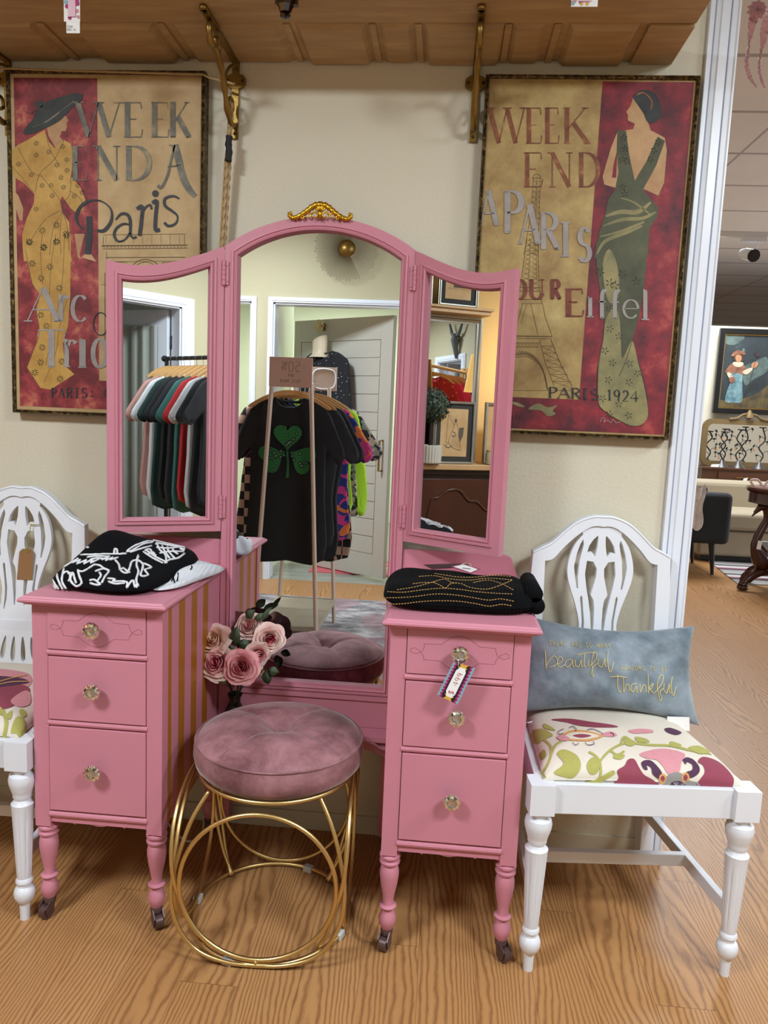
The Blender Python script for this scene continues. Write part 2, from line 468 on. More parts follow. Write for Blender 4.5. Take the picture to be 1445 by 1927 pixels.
# ================================================================== the pink vanity
van = empty('vanity', (-.35, -.28, 0), 'pink painted dressing table with triple mirror, glass knobs and gold crest against the beige wall', 'vanity')
VO = Vector((.35, .28, 0))     # world -> vanity space offset
class VB(MB):
    """mesh builder in room coordinates whose objects hang under a parent at a given origin"""
    def place(s, name, mats, parent, origin, **kw):
        o0 = Vector(origin); s.v = [tuple(Vector(v)-o0) for v in s.v]
        o = s.build(name, mats, parent, **kw)
        p = parent; off = Vector((0,0,0))
        while p is not None: off += p.location; p = p.parent
        o.location = o0-off; return o
LEGP = [(.0,0)]
def leg_prof(z0, z1):
    h = z1-z0
    pr = [(.010,0),(.013,.03),(.0185,.10),(.020,.155),(.0165,.215),(.011,.27),(.0105,.285),(.0185,.300),(.0195,.315),(.0125,.335),(.0115,.37),(.0135,.45),(.0185,.58),(.0215,.70),(.0215,.76),(.0185,.83),(.0165,.845),(.0225,.86),(.0235,.885),(.0175,.905),(.0175,.92),(.0235,.94),(.0235,.965),(.0185,.985),(.0185,1.0)]
    return [(r*1.02, z0+z*h) for r, z in pr]
M_CASTER = vmat('worn_brown_caster', '#5a4442', .4, .3, var=.3, vscale=40)
def vanity_caster(x, y, parent, ang):
    b = VB(); ca, sa = math.cos(ang), math.sin(ang)
    # wheel lying along its fork plus top cup
    b.lathe([(.0135,.036),(.0145,.045),(.012,.052)], 14, (x, y, 0))
    wx, wy = x+.012*ca, y+.012*sa
    P = []
    for k in range(16):
        a = 2*math.pi*k/16; P.append((.0165*math.cos(a), .0165+.0165*math.sin(a)))
    def fn(u, v, t): return (wx+u*ca-t*sa, wy+u*sa+t*ca, v)
    b.prism(P, fn, -.0085, .0085)
    for sgn in (-1, 1):
        b.prism([(-.012,.012),(.006,.008),(.012,.03),(-.004,.046),(-.016,.046)], fn, sgn*.0095, sgn*.0125)
    return b.place('caster', M_CASTER, parent, (x, y, .0), smooth=True)
def knob(x, y, z, parent):
    b = VB()
    b.mat(0).lathe([(.0055,y),(.006,y-.010),(.013,y-.014),(.0175,y-.019),(.0185,y-.024),(.016,y-.029),(.0115,y-.031)], 24, (x, 0, z), 'y')
    for k in range(10):       # scalloped ring of beads round the stone
        a = 2*math.pi*k/10
        b.mat(0); c = (x+.0155*math.cos(a), y-.0255, z+.0155*math.sin(a))
        b.lathe([(.0001,-.0045),(.003,-.0035),(.0046,0),(.003,.0035),(.0001,.0045)], 8, c, 'z')
    b.mat(1)                  # faceted stone
    b.lathe([(.0108,y-.0295),(.0108,y-.0325),(.0075,y-.0365),(.004,y-.0375)], 8, (x, 0, z), 'y')
    return b.place('knob', [M_BRASSY, M_CRYSTAL], parent, (x, y, z))
FY = -.490          # front face of the pedestals
KNOBS = []
for sx, x0 in (('L', -.905), ('R', -.096)):
    x1 = x0+.302; b = VB(); org = ((x0+x1)/2, FY/2, .25)
    ZB, ZT = .247, .772
    # corner posts
    for xa, xb in ((x0, x0+.036), (x1-.036, x1)):
        b.mat(0).box(xa, xb, FY, FY+.036, ZB-.008, ZT); b.box(xa, xb, -.085, -.049, ZB-.008, ZT)
    # side boards (the one facing the knee space carries the painted stripes)
    inner = x1 if sx == 'L' else x0
    for xa, s_ in ((x0, 1), (x1, -1)):
        b.mat(1 if xa == inner else 0)
        b.box(xa+s_*.002, xa+s_*.012, FY+.03, -.055, ZB, ZT)
        b.mat(0)
    b.box(x0+.01, x1-.01, -.063, -.053, ZB, ZT)
    b.box(x0+.01, x1-.01, FY+.02, -.06, ZB+.022, ZB+.032)
    # rails between drawers, half-round front
    for za, zb in ((.250,.281), (.4865,.501), (.652,.667)):
        b.box(x0+.034, x1-.034, FY+.004, FY+.03, za, zb)
        zc = (za+zb)/2; hh = min(.0075, (zb-za)/2)
        if zb < .3: zc = zb-.010
        b.tube([(x0+.034, FY+.004, zc), (x1-.034, FY+.004, zc)], hh, 10)
    b.box(x0+.034, x1-.034, FY+.004, FY+.03, .770, .772)
    # scalloped apron under the bottom drawer
    n = 40; top = .262; pts = [(x0+.034, top), (x0+.034, .243)]
    w = .302-.068
    for i in range(n+1):
        q = i/n; s = abs(q-.5)*2
        z = .2435+.012*max(0, math.sin(math.pi*min(1, (1-s)*1.9)))*(1 if s > .45 else 0)-.0
        if s <= .45: z = .2555-.010*math.cos(s/.45*math.pi/2)**2+.0
        pts.append((x0+.034+w*q, z))
    pts += [(x1-.034, .243), (x1-.034, top)]
    b.prism(pts[::-1], lambda u,v,t: (u,t,v), FY+.006, FY+.022)
    case = b.place('cabinet', [M_PINK, M_STRIPE], van, (0,0,0), bevel=.0015)
    # moulded top
    b = VB(); TX0, TX1 = x0-.017, x1+.018; TZ = .793
    prof = [(0.0,.000),(.006,.000),(.0085,.005),(.0135,.008),(.017,.0125),(.017,.0185),(.0155,.021)]
    def ring(ins, z):
        return [(TX0-.0+.017-ins if False else TX0+.017-ins, FY-.031+.017-ins, z), (TX1-.017+ins, FY-.031+.017-ins, z), (TX1-.017+ins, -.035, z), (TX0+.017-ins, -.035, z)]
    levels = [(.004, ZT), (.0085, ZT+.004), (.015, ZT+.007), (.017, ZT+.0095), (.017, ZT+.0135), (.0155, ZT+.0155), (.0105, ZT+.0175), (.008, ZT+.021)]
    vs = []; fs = []
    for ins, z in levels: vs += ring(ins, z)
    for i in range(len(levels)-1):
        for k in range(4): fs.append((4*i+k, 4*i+(k+1) % 4, 4*i+4+(k+1) % 4, 4*i+4+k))
    fs.append((3,2,1,0)); e = 4*(len(levels)-1); fs.append((e,e+1,e+2,e+3)); b.add(vs, fs)
    b.place('tabletop', M_PINK, van, ((TX0+TX1)/2, -.27, ZT), bevel=.0012)
    # drawers
    dx0, dx1 = x0+.0375, x1-.0375
    for i, (za, zb) in enumerate(((.669,.7685), (.503,.6505), (.283,.4850))):
        b = VB(); b.box(dx0, dx1, FY-.003, FY+.012, za, zb)
        b.box(dx0+.006, dx1-.006, FY+.012, FY+.33, za+.005, zb-.012)
        cx, cz = (dx0+dx1)/2, (.724, .584, .393)[i]
        if i == 0:   # incised scroll cartouche, cut as a fine raised bead with dark hollow
            S = 1.0
            q = [(-.078,.0165),(-.041,.0175)]+[(-.041+.082*k/12, .0175+.021*math.sin(math.pi*k/12)) for k in range(1,12)]+[(.041,.0175),(.076,.0165)]
            q += [(.0765,.010),(.081,-.001),(.094,-.0065),(.106,-.003),(.106,.003),(.098,.007),(.086,.001),(.078,-.010),(.0755,-.019)]
            lower = [(x, -z-.002) for x, z in q[:15]][::-1]
            path = q+lower
            left = [(-.0755,-.019),(-.078,-.010),(-.086,.001),(-.098,.007),(-.106,.003),(-.106,-.003),(-.094,-.0065),(-.081,-.001),(-.0765,.010),(-.078,.0165)]
            full = q+[(x,z) for x,z in lower[1:]]+left
            b.mat(1); b.tube([(cx+u, FY-.003, cz-.004+v) for u, v in full], .0007, 5)
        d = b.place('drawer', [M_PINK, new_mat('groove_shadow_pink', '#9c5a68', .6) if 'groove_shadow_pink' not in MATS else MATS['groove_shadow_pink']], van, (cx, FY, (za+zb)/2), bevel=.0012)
        knob(cx, FY-.003, cz, d); KNOBS.append((cx, FY-.003, cz))
    # turned legs
    for lx in (x0+.020, x1-.020):
        for ly, an in ((FY+.022, -1.9 if lx < x0+.1 else -.9), (-.068, 1.2)):
            b = VB(); b.lathe(leg_prof(.045, .2395), 20, (lx, ly, 0))
            g = b.place('leg', M_PINK, van, (lx, ly, .0), smooth=True)
            vanity_caster(lx, ly, g, an)
# stripes: re-anchor so that the object space of the cabinet equals the room's
# ---- centre mirror frame
YF = -.065
FX0, FX1 = -.601, -.100
def arch(x0, x1, zs, za, n=24):
    c = (x0+x1)/2; hw = (x1-x0)/2; h = za-zs; R = (hw*hw+h*h)/(2*h); out = []
    for i in range(n+1):
        x = x1-(x1-x0)*i/n; out.append((x, za-R+math.sqrt(max(0, R*R-(x-c)**2))))
    return out
def frame_loop(ins, zb, zs_off=0):
    x0, x1 = FX0+ins, FX1-ins
    zs = 1.645-ins*.66; za = 1.724-ins
    return [(x0, zb), (x1, zb)]+arch(x0, x1, zs, za)
b = VB()
b.prism(frame_loop(0, .353), lambda u,v,t: (u,t,v), YF, -.040, holes=[frame_loop(.030, .470)])
# moulding steps round the glass opening
def molding(b, loops_y, close=True):
    n = len(loops_y[0][0]); vs = []; fs = []
    for lp, y in loops_y: vs += [(p[0], y, p[1]) for p in lp]
    for i in range(len(loops_y)-1):
        for k in range(n):
            k2 = (k+1) % n; fs.append((i*n+k, i*n+k2, (i+1)*n+k2, (i+1)*n+k))
    b.add(vs, fs)
L = lambda ins, zb: frame_loop(ins, zb)
molding(b, [(L(.018,.447), YF), (L(.019,.448), YF-.0045), (L(.024,.453), YF-.0055), (L(.0255,.4545), YF-.002), (L(.028,.457), YF-.002), (L(.0295,.459), YF-.006), (L(.034,.463), YF-.004), (L(.037,.466), YF+.010), (L(.038,.467), YF+.0155)])
# bottom panel rail mouldings
b.box(FX0+.02, FX1-.02, YF-.006, YF, .432, .445)
# legs of the frame down to the floor and plinth blocks beside the knee shelf
b.box(FX0, FX0+.034, YF+.001, -.03, .03, .3529).box(FX1-.034, FX1, YF+.001, -.03, .03, .3529)
fr = b.place('mirror_frame', M_PINK, van, (-.35, YF, .353), smooth=True)
g = VB(); g.prism(L(.033, .462), lambda u,v,t: (u,t,v), -.050, -.046)
g.place('mirror_glass', M_MIRROR, fr, (-.35, -.050, .46))
# carved gold crest
g = VB()
def vs_pt(u, v, t): return (-.3505+u, YF-.004+t, 1.7255+v)
for s in (-1, 1):
    path = [(0,.030),(.016,.027),(.03,.017),(.045,.006),(.060,-.002),(.072,-.004),(.080,.001),(.079,.007),(.073,.006)]
    rad = [.008,.0075,.007,.0065,.006,.0055,.005,.0045,.003]
    sp = smooth_pts([(u*s, v, 0) for u, v in path], 4, False)
    rr = [rad[min(int(i/4), len(rad)-1)]*(1+.22*math.sin(i*2.4)) for i in range(len(sp))]
    g.tube([vs_pt(u, v-.004, -.003) for u, v, _ in sp], rr, 8)
    for c0, rr_, st in (((.013,-.002), .010, .3), ((.030,-.003), .007, 1.2), ((.046,-.0075), .005, 1.4)):
        sp = [(s*(c0[0]+rr_*(1-k/20)*math.cos(st+k*.42)), c0[1]+rr_*(1-k/20)*math.sin(st+k*.42)) for k in range(15)]
        g.tube([vs_pt(u, v, -.005) for u, v in sp], [.0028-.0001*k for k in range(15)], 7)
for k in range(7):
    a = math.radians(30+20*k); g.tube([vs_pt(0, .004, -.006), vs_pt(.016*math.cos(a), .006+.026*math.sin(a), -.006)], [.002,.0042], 7)
g.tube([vs_pt(0,-.010,-.006), vs_pt(0,.012,-.010)], [.006,.004], 8)
g.place('crest', M_GOLDLEAF, fr, (-.3505, YF, 1.72), smooth='all')
# ---- wings
def wing(hx, hy, ang, sgn, wd=.292):
    t = Vector((sgn*math.cos(ang), -math.sin(ang), 0)); n = Vector((-sgn*math.sin(ang), -math.cos(ang), 0))   # n: out of the glass
    zi, zo, zb = 1.643, 1.577, .887
    def top(u, off=0):   # concave sweep, lowest about two thirds out
        q = max(0, min(1, u/wd))
        z = zi+(zo-zi)*(1-(1-q)**2.0)-.018*math.sin(math.pi*min(1,q*1.0))*q
        return z-off
    def loop(ins):
        pts = [(ins, zb+ins), (wd-ins, zb+ins)]
        for i in range(21):
            u = (wd-ins)-(wd-2*ins)*i/20; pts.append((u, top(u, ins*1.05)))
        return pts
    def W(u, z, d): p = Vector((hx, hy, 0))+t*u+n*d; return (p.x, p.y, z)
    b = VB(); b.prism(loop(0), lambda u,v,d: W(u,v,d), 0.0, -.022, holes=[loop(.034)])
    lv = [(.020,0),(.021,.0045),(.026,.0055),(.0275,.002),(.030,.002),(.0315,.006),(.036,.004),(.039,-.009),(.040,-.012)]
    nn = len(loop(0)); vs = []; fs = []
    for ins, d in lv: vs += [W(u, v, d) for u, v in loop(ins)]
    for i in range(len(lv)-1):
        for k in range(nn):
            k2 = (k+1) % nn; fs.append((i*nn+k, i*nn+k2, (i+1)*nn+k2, (i+1)*nn+k))
    b.add(vs, fs)
    o = b.place('wing_frame', M_PINK, van, (hx, hy, zb), smooth=True)
    g = VB(); g.prism(loop(.036), lambda u,v,d: W(u,v,d), -.012, -.016)
    g.place('mirror_glass', M_MIRROR, o, (hx, hy, zb))
    for zc in (1.575, .955):
        h = VB(); h.tube([(hx, hy-.004, zc-.032), (hx, hy-.004, zc+.032)], .0042, 8)
        for k in range(5): h.lathe([(.0052, zc-.030+k*.0125), (.0052, zc-.0205+k*.0125)], 10, (hx, hy-.004, 0))
        h.box(hx-.012, hx+.012, hy-.0015, hy+.0005, zc-.03, zc+.03)
        for k in (-.02, .02): h.lathe([(.0025, hy-.0035), (.0025, hy)], 8, (hx-sgn*.008, 0, zc+k), 'y')
        h.place('hinge', M_PINK, o, (hx, hy, zc), smooth=True)
    return o
wing(-.6015, YF-.003, math.radians(26), -1)
wing(-.0995, YF-.003, math.radians(33), 1)
# ---- little knee shelf with shaped apron, stretchers
b = VB(); b.box(-.6025, -.0965, -.125, -.0661, .338, .353)
pts = [(-.6025,.338),(-.603,.255),(-.590,.262),(-.575,.292),(-.55,.302),(-.50,.310),(-.20,.310),(-.150,.302),(-.125,.292),(-.110,.262),(-.096,.255),(-.096,.338)]
b.prism(smooth_pts(pts[1:-1], 4, False)+[(-.096,.338),(-.603,.338)], lambda u,v,t: (u,t,v), -.112, -.098)
b.tube([(-.60,-.122,.3385),(-.17,-.122,.3385),(-.15,-.122,.333),(-.135,-.122,.322),(-.12,-.122,.318),(-.10,-.122,.316)], .004, 8)
b.place('knee_shelf', M_PINK, van, (-.35,-.09,.34), smooth=False, bevel=.0015)
# raised back boards above the pedestal tops
for xa, xb, s in ((-.905,-.603,1), (-.098,.205,-1)):
    pl = [(xa,.793),(xb,.793),(xb,.86),(xa+.03,.86),(xa+.012,.855),(xa+.006,.84)] if s == 1 else [(xa,.793),(xb,.793),(xb,.842),(xb-.008,.858),(xb-.03,.862),(xa,.862)]
    pl = ([(xb,.862)]+smooth_pts([(xa+.035,.862),(xa+.012,.855),(xa+.004,.835),(xa-.004,.815),(xa-.012,.793)],4,False)+[(xb,.793)]) if s == 1 else ([(xa,.862)]+smooth_pts([(xb-.035,.862),(xb-.012,.855),(xb-.004,.835),(xb+.004,.815),(xb+.012,.793)],4,False)+[(xa,.793)])
    b = VB(); b.prism(pl, lambda u,v,t: (u,t,v), -.055, -.038)
    b.place('back_board', M_PINK, van, ((xa+xb)/2, -.045, .8), bevel=.0015)
# empties hold vanity space; put every part back relative to it
# ================================================================== stroke lettering
# glyphs live in a unit box; 'K' thick stem, 'T' thin stem; serif ticks added at flagged ends
def arc_pts(cx, cy, rx, ry, a0, a1, n=12):
    return [(cx+rx*math.cos(math.radians(a0+(a1-a0)*i/n)), cy+ry*math.sin(math.radians(a0+(a1-a0)*i/n))) for i in range(n+1)]
def _sf(x, y, w=.16): return ([(x-w/2*1.5, y), (x+w/2*1.5, y)], 'S')
GL = {
 'A': [([(.06,0),(.5,1)],'T'),([(.5,1),(.92,0)],'K'),([(.22,.34),(.78,.34)],'T'),_sf(.07,0),_sf(.9,0)],
 'B': [([(.2,0),(.2,1)],'K'),([(.2,1)]+arc_pts(.5,.76,.28,.24,90,-90)+[(.2,.52)],'M'),([(.2,.52)]+arc_pts(.55,.26,.33,.26,90,-90)+[(.2,0)],'M')],
 'C': [(arc_pts(.55,.5,.42,.5,50,310),'M')],
 'D': [([(.2,0),(.2,1)],'K'),([(.1,1),(.4,1)]+arc_pts(.4,.5,.5,.5,90,-90)+[(.1,0)],'M')],
 'E': [([(.25,0),(.25,1)],'K'),([(.1,1),(.85,1),(.88,.82)],'T'),([(.25,.52),(.65,.52)],'T'),([(.1,0),(.88,0),(.93,.22)],'T')],
 'F': [([(.25,0),(.25,1)],'K'),([(.1,1),(.85,1),(.88,.82)],'T'),([(.25,.52),(.65,.52)],'T'),_sf(.25,0)],
 'H': [([(.2,0),(.2,1)],'K'),([(.8,0),(.8,1)],'K'),([(.2,.5),(.8,.5)],'T')],
 'I': [([(.5,0),(.5,1)],'K'),_sf(.5,0,.5),_sf(.5,1,.5)],
 'K': [([(.2,0),(.2,1)],'K'),([(.25,.42),(.85,1)],'T'),([(.42,.58),(.95,0)],'K'),_sf(.2,0),_sf(.2,1),_sf(.85,1),_sf(.92,0)],
 'M': [([(.1,0),(.15,1)],'T'),([(.15,1),(.5,.1)],'K'),([(.5,.1),(.85,1)],'T'),([(.85,1),(.9,0)],'K')],
 'N': [([(.18,0),(.18,1)],'T'),([(.18,1),(.82,0)],'K'),([(.82,0),(.82,1)],'T'),_sf(.18,0),_sf(.12,1),_sf(.82,1)],
 'O': [(arc_pts(.5,.5,.42,.5,0,360,20),'M')],
 'P': [([(.22,0),(.22,1)],'K'),([(.1,1),(.45,1)]+arc_pts(.45,.74,.42,.26,90,-90)+[(.22,.48)],'M'),_sf(.22,0)],
 'R': [([(.22,0),(.22,1)],'K'),([(.1,1),(.45,1)]+arc_pts(.45,.76,.38,.24,90,-90)+[(.22,.52)],'M'),([(.45,.52),(.92,0)],'K'),_sf(.22,0),_sf(.9,0)],
 'S': [(arc_pts(.5,.75,.34,.25,30,250)+arc_pts(.5,.25,.36,.25,70,-150),'M')],
 'T': [([(.5,0),(.5,1)],'K'),([(.05,.82),(.08,1),(.92,1),(.95,.82)],'T'),_sf(.5,0)],
 'U': [([(.2,1),(.2,.3)]+arc_pts(.5,.3,.3,.3,180,360),'M'),([(.8,.3),(.8,1)],'T'),_sf(.2,1),_sf(.8,1)],
 'V': [([(.08,1),(.5,0)],'K'),([(.5,0),(.92,1)],'T')],
 'W': [([(.04,1),(.28,0)],'K'),([(.28,0),(.5,1)],'T'),([(.5,1),(.73,0)],'K'),([(.73,0),(.96,1)],'T'),_sf(.05,1),_sf(.5,1),_sf(.95,1)],
 'Y': [([(.1,1),(.5,.5)],'K'),([(.9,1),(.5,.5),(.5,0)],'T')],
 'L': [([(.25,0),(.25,1)],'K'),([(.1,0),(.9,0)],'T')],
 'G': [(arc_pts(.5,.5,.42,.5,50,350),'M'),([(.55,.42),(.92,.42)],'T')],
 'a': [(arc_pts(.45,.45,.36,.45,30,330),'M'),([(.8,.95),(.8,.1),(.95,0)],'K')],
 'c': [(arc_pts(.55,.5,.42,.5,45,315),'M')],
 'e': [([(.12,.52),(.88,.52)]+arc_pts(.5,.5,.4,.5,5,320,16),'M')],
 'f': [([(.4,0),(.4,.75)]+arc_pts(.65,.78,.25,.22,180,60,6),'K'),([(.15,.6),(.75,.6)],'T'),_sf(.4,0)],
 'i': [([(.5,0),(.5,.72)],'K'),([(.2,.72),(.5,.72)],'T'),_sf(.5,0,.5)],
 'j': [([(.5,0),(.5,.72)],'K')],
 'l': [([(.5,0),(.5,1),(.3,1)],'K'),_sf(.5,0,.5)],
 'o': [(arc_pts(.5,.5,.4,.5,0,360,18),'M')],
 'r': [([(.3,0),(.3,.95),(.1,.95)],'K'),([(.3,.6)]+arc_pts(.62,.62,.3,.33,150,40,6),'M'),_sf(.3,0,.3)],
 's': [(arc_pts(.5,.75,.34,.25,30,250)+arc_pts(.5,.25,.36,.25,70,-150),'M')],
 '0': [(arc_pts(.5,.5,.36,.5,0,360,18),'M')],
 '1': [([(.25,.8),(.5,1),(.5,0)],'K'),_sf(.5,0,.4)],
 '2': [(arc_pts(.5,.7,.36,.3,160,-40,8)+[(.12,0),(.9,0)],'M')],
 '4': [([(.7,0),(.7,1),(.08,.32),(.95,.32)],'M')],
 '5': [([(.85,1),(.3,1),(.22,.58)]+arc_pts(.48,.33,.36,.33,100,-140,10),'M')],
 '9': [(arc_pts(.5,.7,.34,.3,0,360,14),'M'),([(.84,.7),(.7,0)],'K')],
 '%': [(arc_pts(.2,.78,.16,.2,0,360,10),'T'),(arc_pts(.8,.22,.16,.2,0,360,10),'T'),([(.85,1),(.15,0)],'T')],
 '$': [(arc_pts(.5,.75,.34,.25,30,250)+arc_pts(.5,.25,.36,.25,70,-150),'M'),([(.5,-.15),(.5,1.15)],'T')],
 '.': [([(.4,.0),(.5,.06)],'K')], ':': [([(.5,.1),(.5,.2)],'K'),([(.5,.6),(.5,.7)],'K')], '-': [([(.2,.45),(.8,.45)],'K')],
}
def glyph(mb, ch, box, fn, t, thick=.13, thin=.035, mid=None):
    """box = (x0, y0, x1, y1) in the drawing's own pixels, y down; fn maps to the surface"""
    x0, y0, x1, y1 = box; w, h = x1-x0, y1-y0
    for pts, k in GL.get(ch, []):
        wd = {'K': thick, 'T': thin, 'S': thin, 'M': mid or (thick+thin)*.55}[k]*h
        P = [(x0+u*w, y1-v*h) for u, v in pts]
        if k == 'M' and thick > thin*1.8 and len(P) > 6:
            W = []
            for i in range(len(P)):
                a = P[max(i-1,0)]; b = P[min(i+1,len(P)-1)]; d = math.hypot(b[0]-a[0], b[1]-a[1]) or 1
                W.append((thin+(thick-thin)*abs(b[1]-a[1])/d)*h)
            mb.ribbon(P, W, fn, t)
        else: mb.ribbon(P, wd, fn, t)
def text_line(mb, s, x, y0, y1, adv, fn, t, slope=0, **kw):
    for i, ch in enumerate(s):
        if ch != ' ': glyph(mb, ch, (x+adv*i, y0+slope*i, x+adv*(i+.82), y1+slope*i), fn, t, **kw)

# ================================================================== posters
CY = -.030
def canvas_fn(x, y, t):
    p = at(x, y, CY-t); return (p.x, p.y, p.z)
def Zf(ox, oy, s): return lambda x, y: (ox+x/s, oy+y/s)
Z1 = Zf(0, 0, 3.01); Z4 = Zf(0, 440, 3.141); Z3 = Zf(860, 0, 2.47); Z6 = Zf(860, 450, 3.284)
def conv(Z, pts): return [Z(*p) for p in pts]
M_FRAME = new_mat('antique_gilt_frame', '#6b5530', .4, .7); _t = NT(M_FRAME)
_n = _t.noise(_t.coord(), 90, 4, .7); _t.color(_t.ramp(_n, [(.40,'#33281a'),(.52,'#5f4d2e'),(.70,'#a89260')])); _t.bump(_n, .8, .004)
PCREAM = paint('old_paper_cream', '#a88a5e', '#c4a97c', .6, 7, .35, .65, '#cdb68c')
PCREAM2 = paint('old_paper_ochre', '#8e6f42', '#b39a62', .6, 9, .36, .62, '#c4ae7a', seed=3)
PRED = paint('worn_red', '#6a1a22', '#98343a', .6, 17, .42, .56, '#c07458', detail=9, seed=5)
PRED2 = paint('deep_worn_red', '#4a1220', '#86202c', .6, 12, .38, .58, '#a84840', detail=9, seed=9)
PYEL = paint('ochre_silk', '#a87e36', '#c49c50', .6, 12, .35, .65, '#d2b070', seed=2)
PSKIN = paint('painted_skin', '#a98058', '#bd976c', .6, 10, seed=4)
PHAT = paint('painted_black_hat', '#1d1f20', '#2f3333', .6, 16, seed=6)
PGREY = paint('worn_grey_letter', '#5c5a52', '#77746a', .6, 22, .40, .56, '#a58f66', seed=8)
PLAV = paint('lavender_grey_letter', '#8f8784', '#a39b98', .6, 22, .35, .7, seed=1)
PDARK = paint('charcoal_letter', '#23252b', '#3a3c42', .6, 25, .5, .75, '#8c7a5c', seed=2)
PRUST = paint('rust_letter', '#6a3420', '#8a5030', .6, 20, .42, .58, '#b89458', seed=7)
PRUST2 = paint('red_brown_letter', '#6c2c22', '#8c4432', .6, 20, .5, .7, '#b08a54', seed=7)
PLINE = new_mat('sepia_drawn_line', '#6a5234', .7)
POLIVE = paint('olive_gown', '#3a3c28', '#54553a', .6, 10, .35, .65, '#7c7648', seed=3)
POLIVEL = paint('pale_olive_gown', '#6e6a48', '#94895a', .6, 14, .35, .65, '#a89c6c', seed=12)
PFLOW = new_mat('painted_sprig', '#33301f', .7)
PM = [PCREAM, PRED, PYEL, PSKIN, PHAT, PGREY, PLAV, PDARK, PRUST, PLINE, POLIVE, POLIVEL, PFLOW, PCREAM2, PRED2, PRUST2]
def rect_canvas(mb, X0, X1, Z0, Z1_, y): mb.add([(X0,y,Z0),(X1,y,Z0),(X1,y,Z1_),(X0,y,Z1_)], [(0,1,2,3)])
def sprig(mb, c, r, t, n=6, a0=0, w=1.0):
    for k in range(n):
        a = a0+2*math.pi*k/n
        mb.ribbon([(c[0]+r*.25*math.cos(a), c[1]+r*.25*math.sin(a)), (c[0]+r*.7*math.cos(a), c[1]+r*.7*math.sin(a)), (c[0]+r*math.cos(a), c[1]+r*math.sin(a))], [.3*w, 1.5*w, .5*w], canvas_fn, t)
def poster(name, label, X0, X1, ZA, ZB, draw, rot=0):
    root = empty(name, ((X0+X1)/2, -.012, ZA), label, 'framed poster', group=None)
    b = VB()
    for y0, w, yy in ((-.036, .011, -.006), (-.040, .005, -.036)):
        pass
    fw = .0095
    def loop(ins): return [(X0+ins,ZA+ins),(X1-ins,ZA+ins),(X1-ins,ZB-ins),(X0+ins,ZB-ins)]
    lv = [(0,-.002),(0,-.034),(.002,-.0385),(.0045,-.036),(.0065,-.039),(.0095,-.035),(.0095,-.026)]
    vs = []; fs = []
    for ins, y in lv: vs += [(p[0], y, p[1]) for p in loop(ins)]
    for i in range(len(lv)-1):
        for k in range(4): fs.append((4*i+k, 4*i+(k+1) % 4, 4*i+4+(k+1) % 4, 4*i+4+k))
    b.add(vs, fs); b.place('frame', M_FRAME, root, ((X0+X1)/2, -.012, ZA))
    c = VB(); c.mat(0 if draw is draw_left else 13)
    c.box(X0+.004, X1-.004, -.030, -.004, ZA+.004, ZB-.004)
    draw(c, X0, X1, ZA, ZB)
    c.place('printed_canvas', PM, root, ((X0+X1)/2, -.03, ZA), recalc=False)
    return root
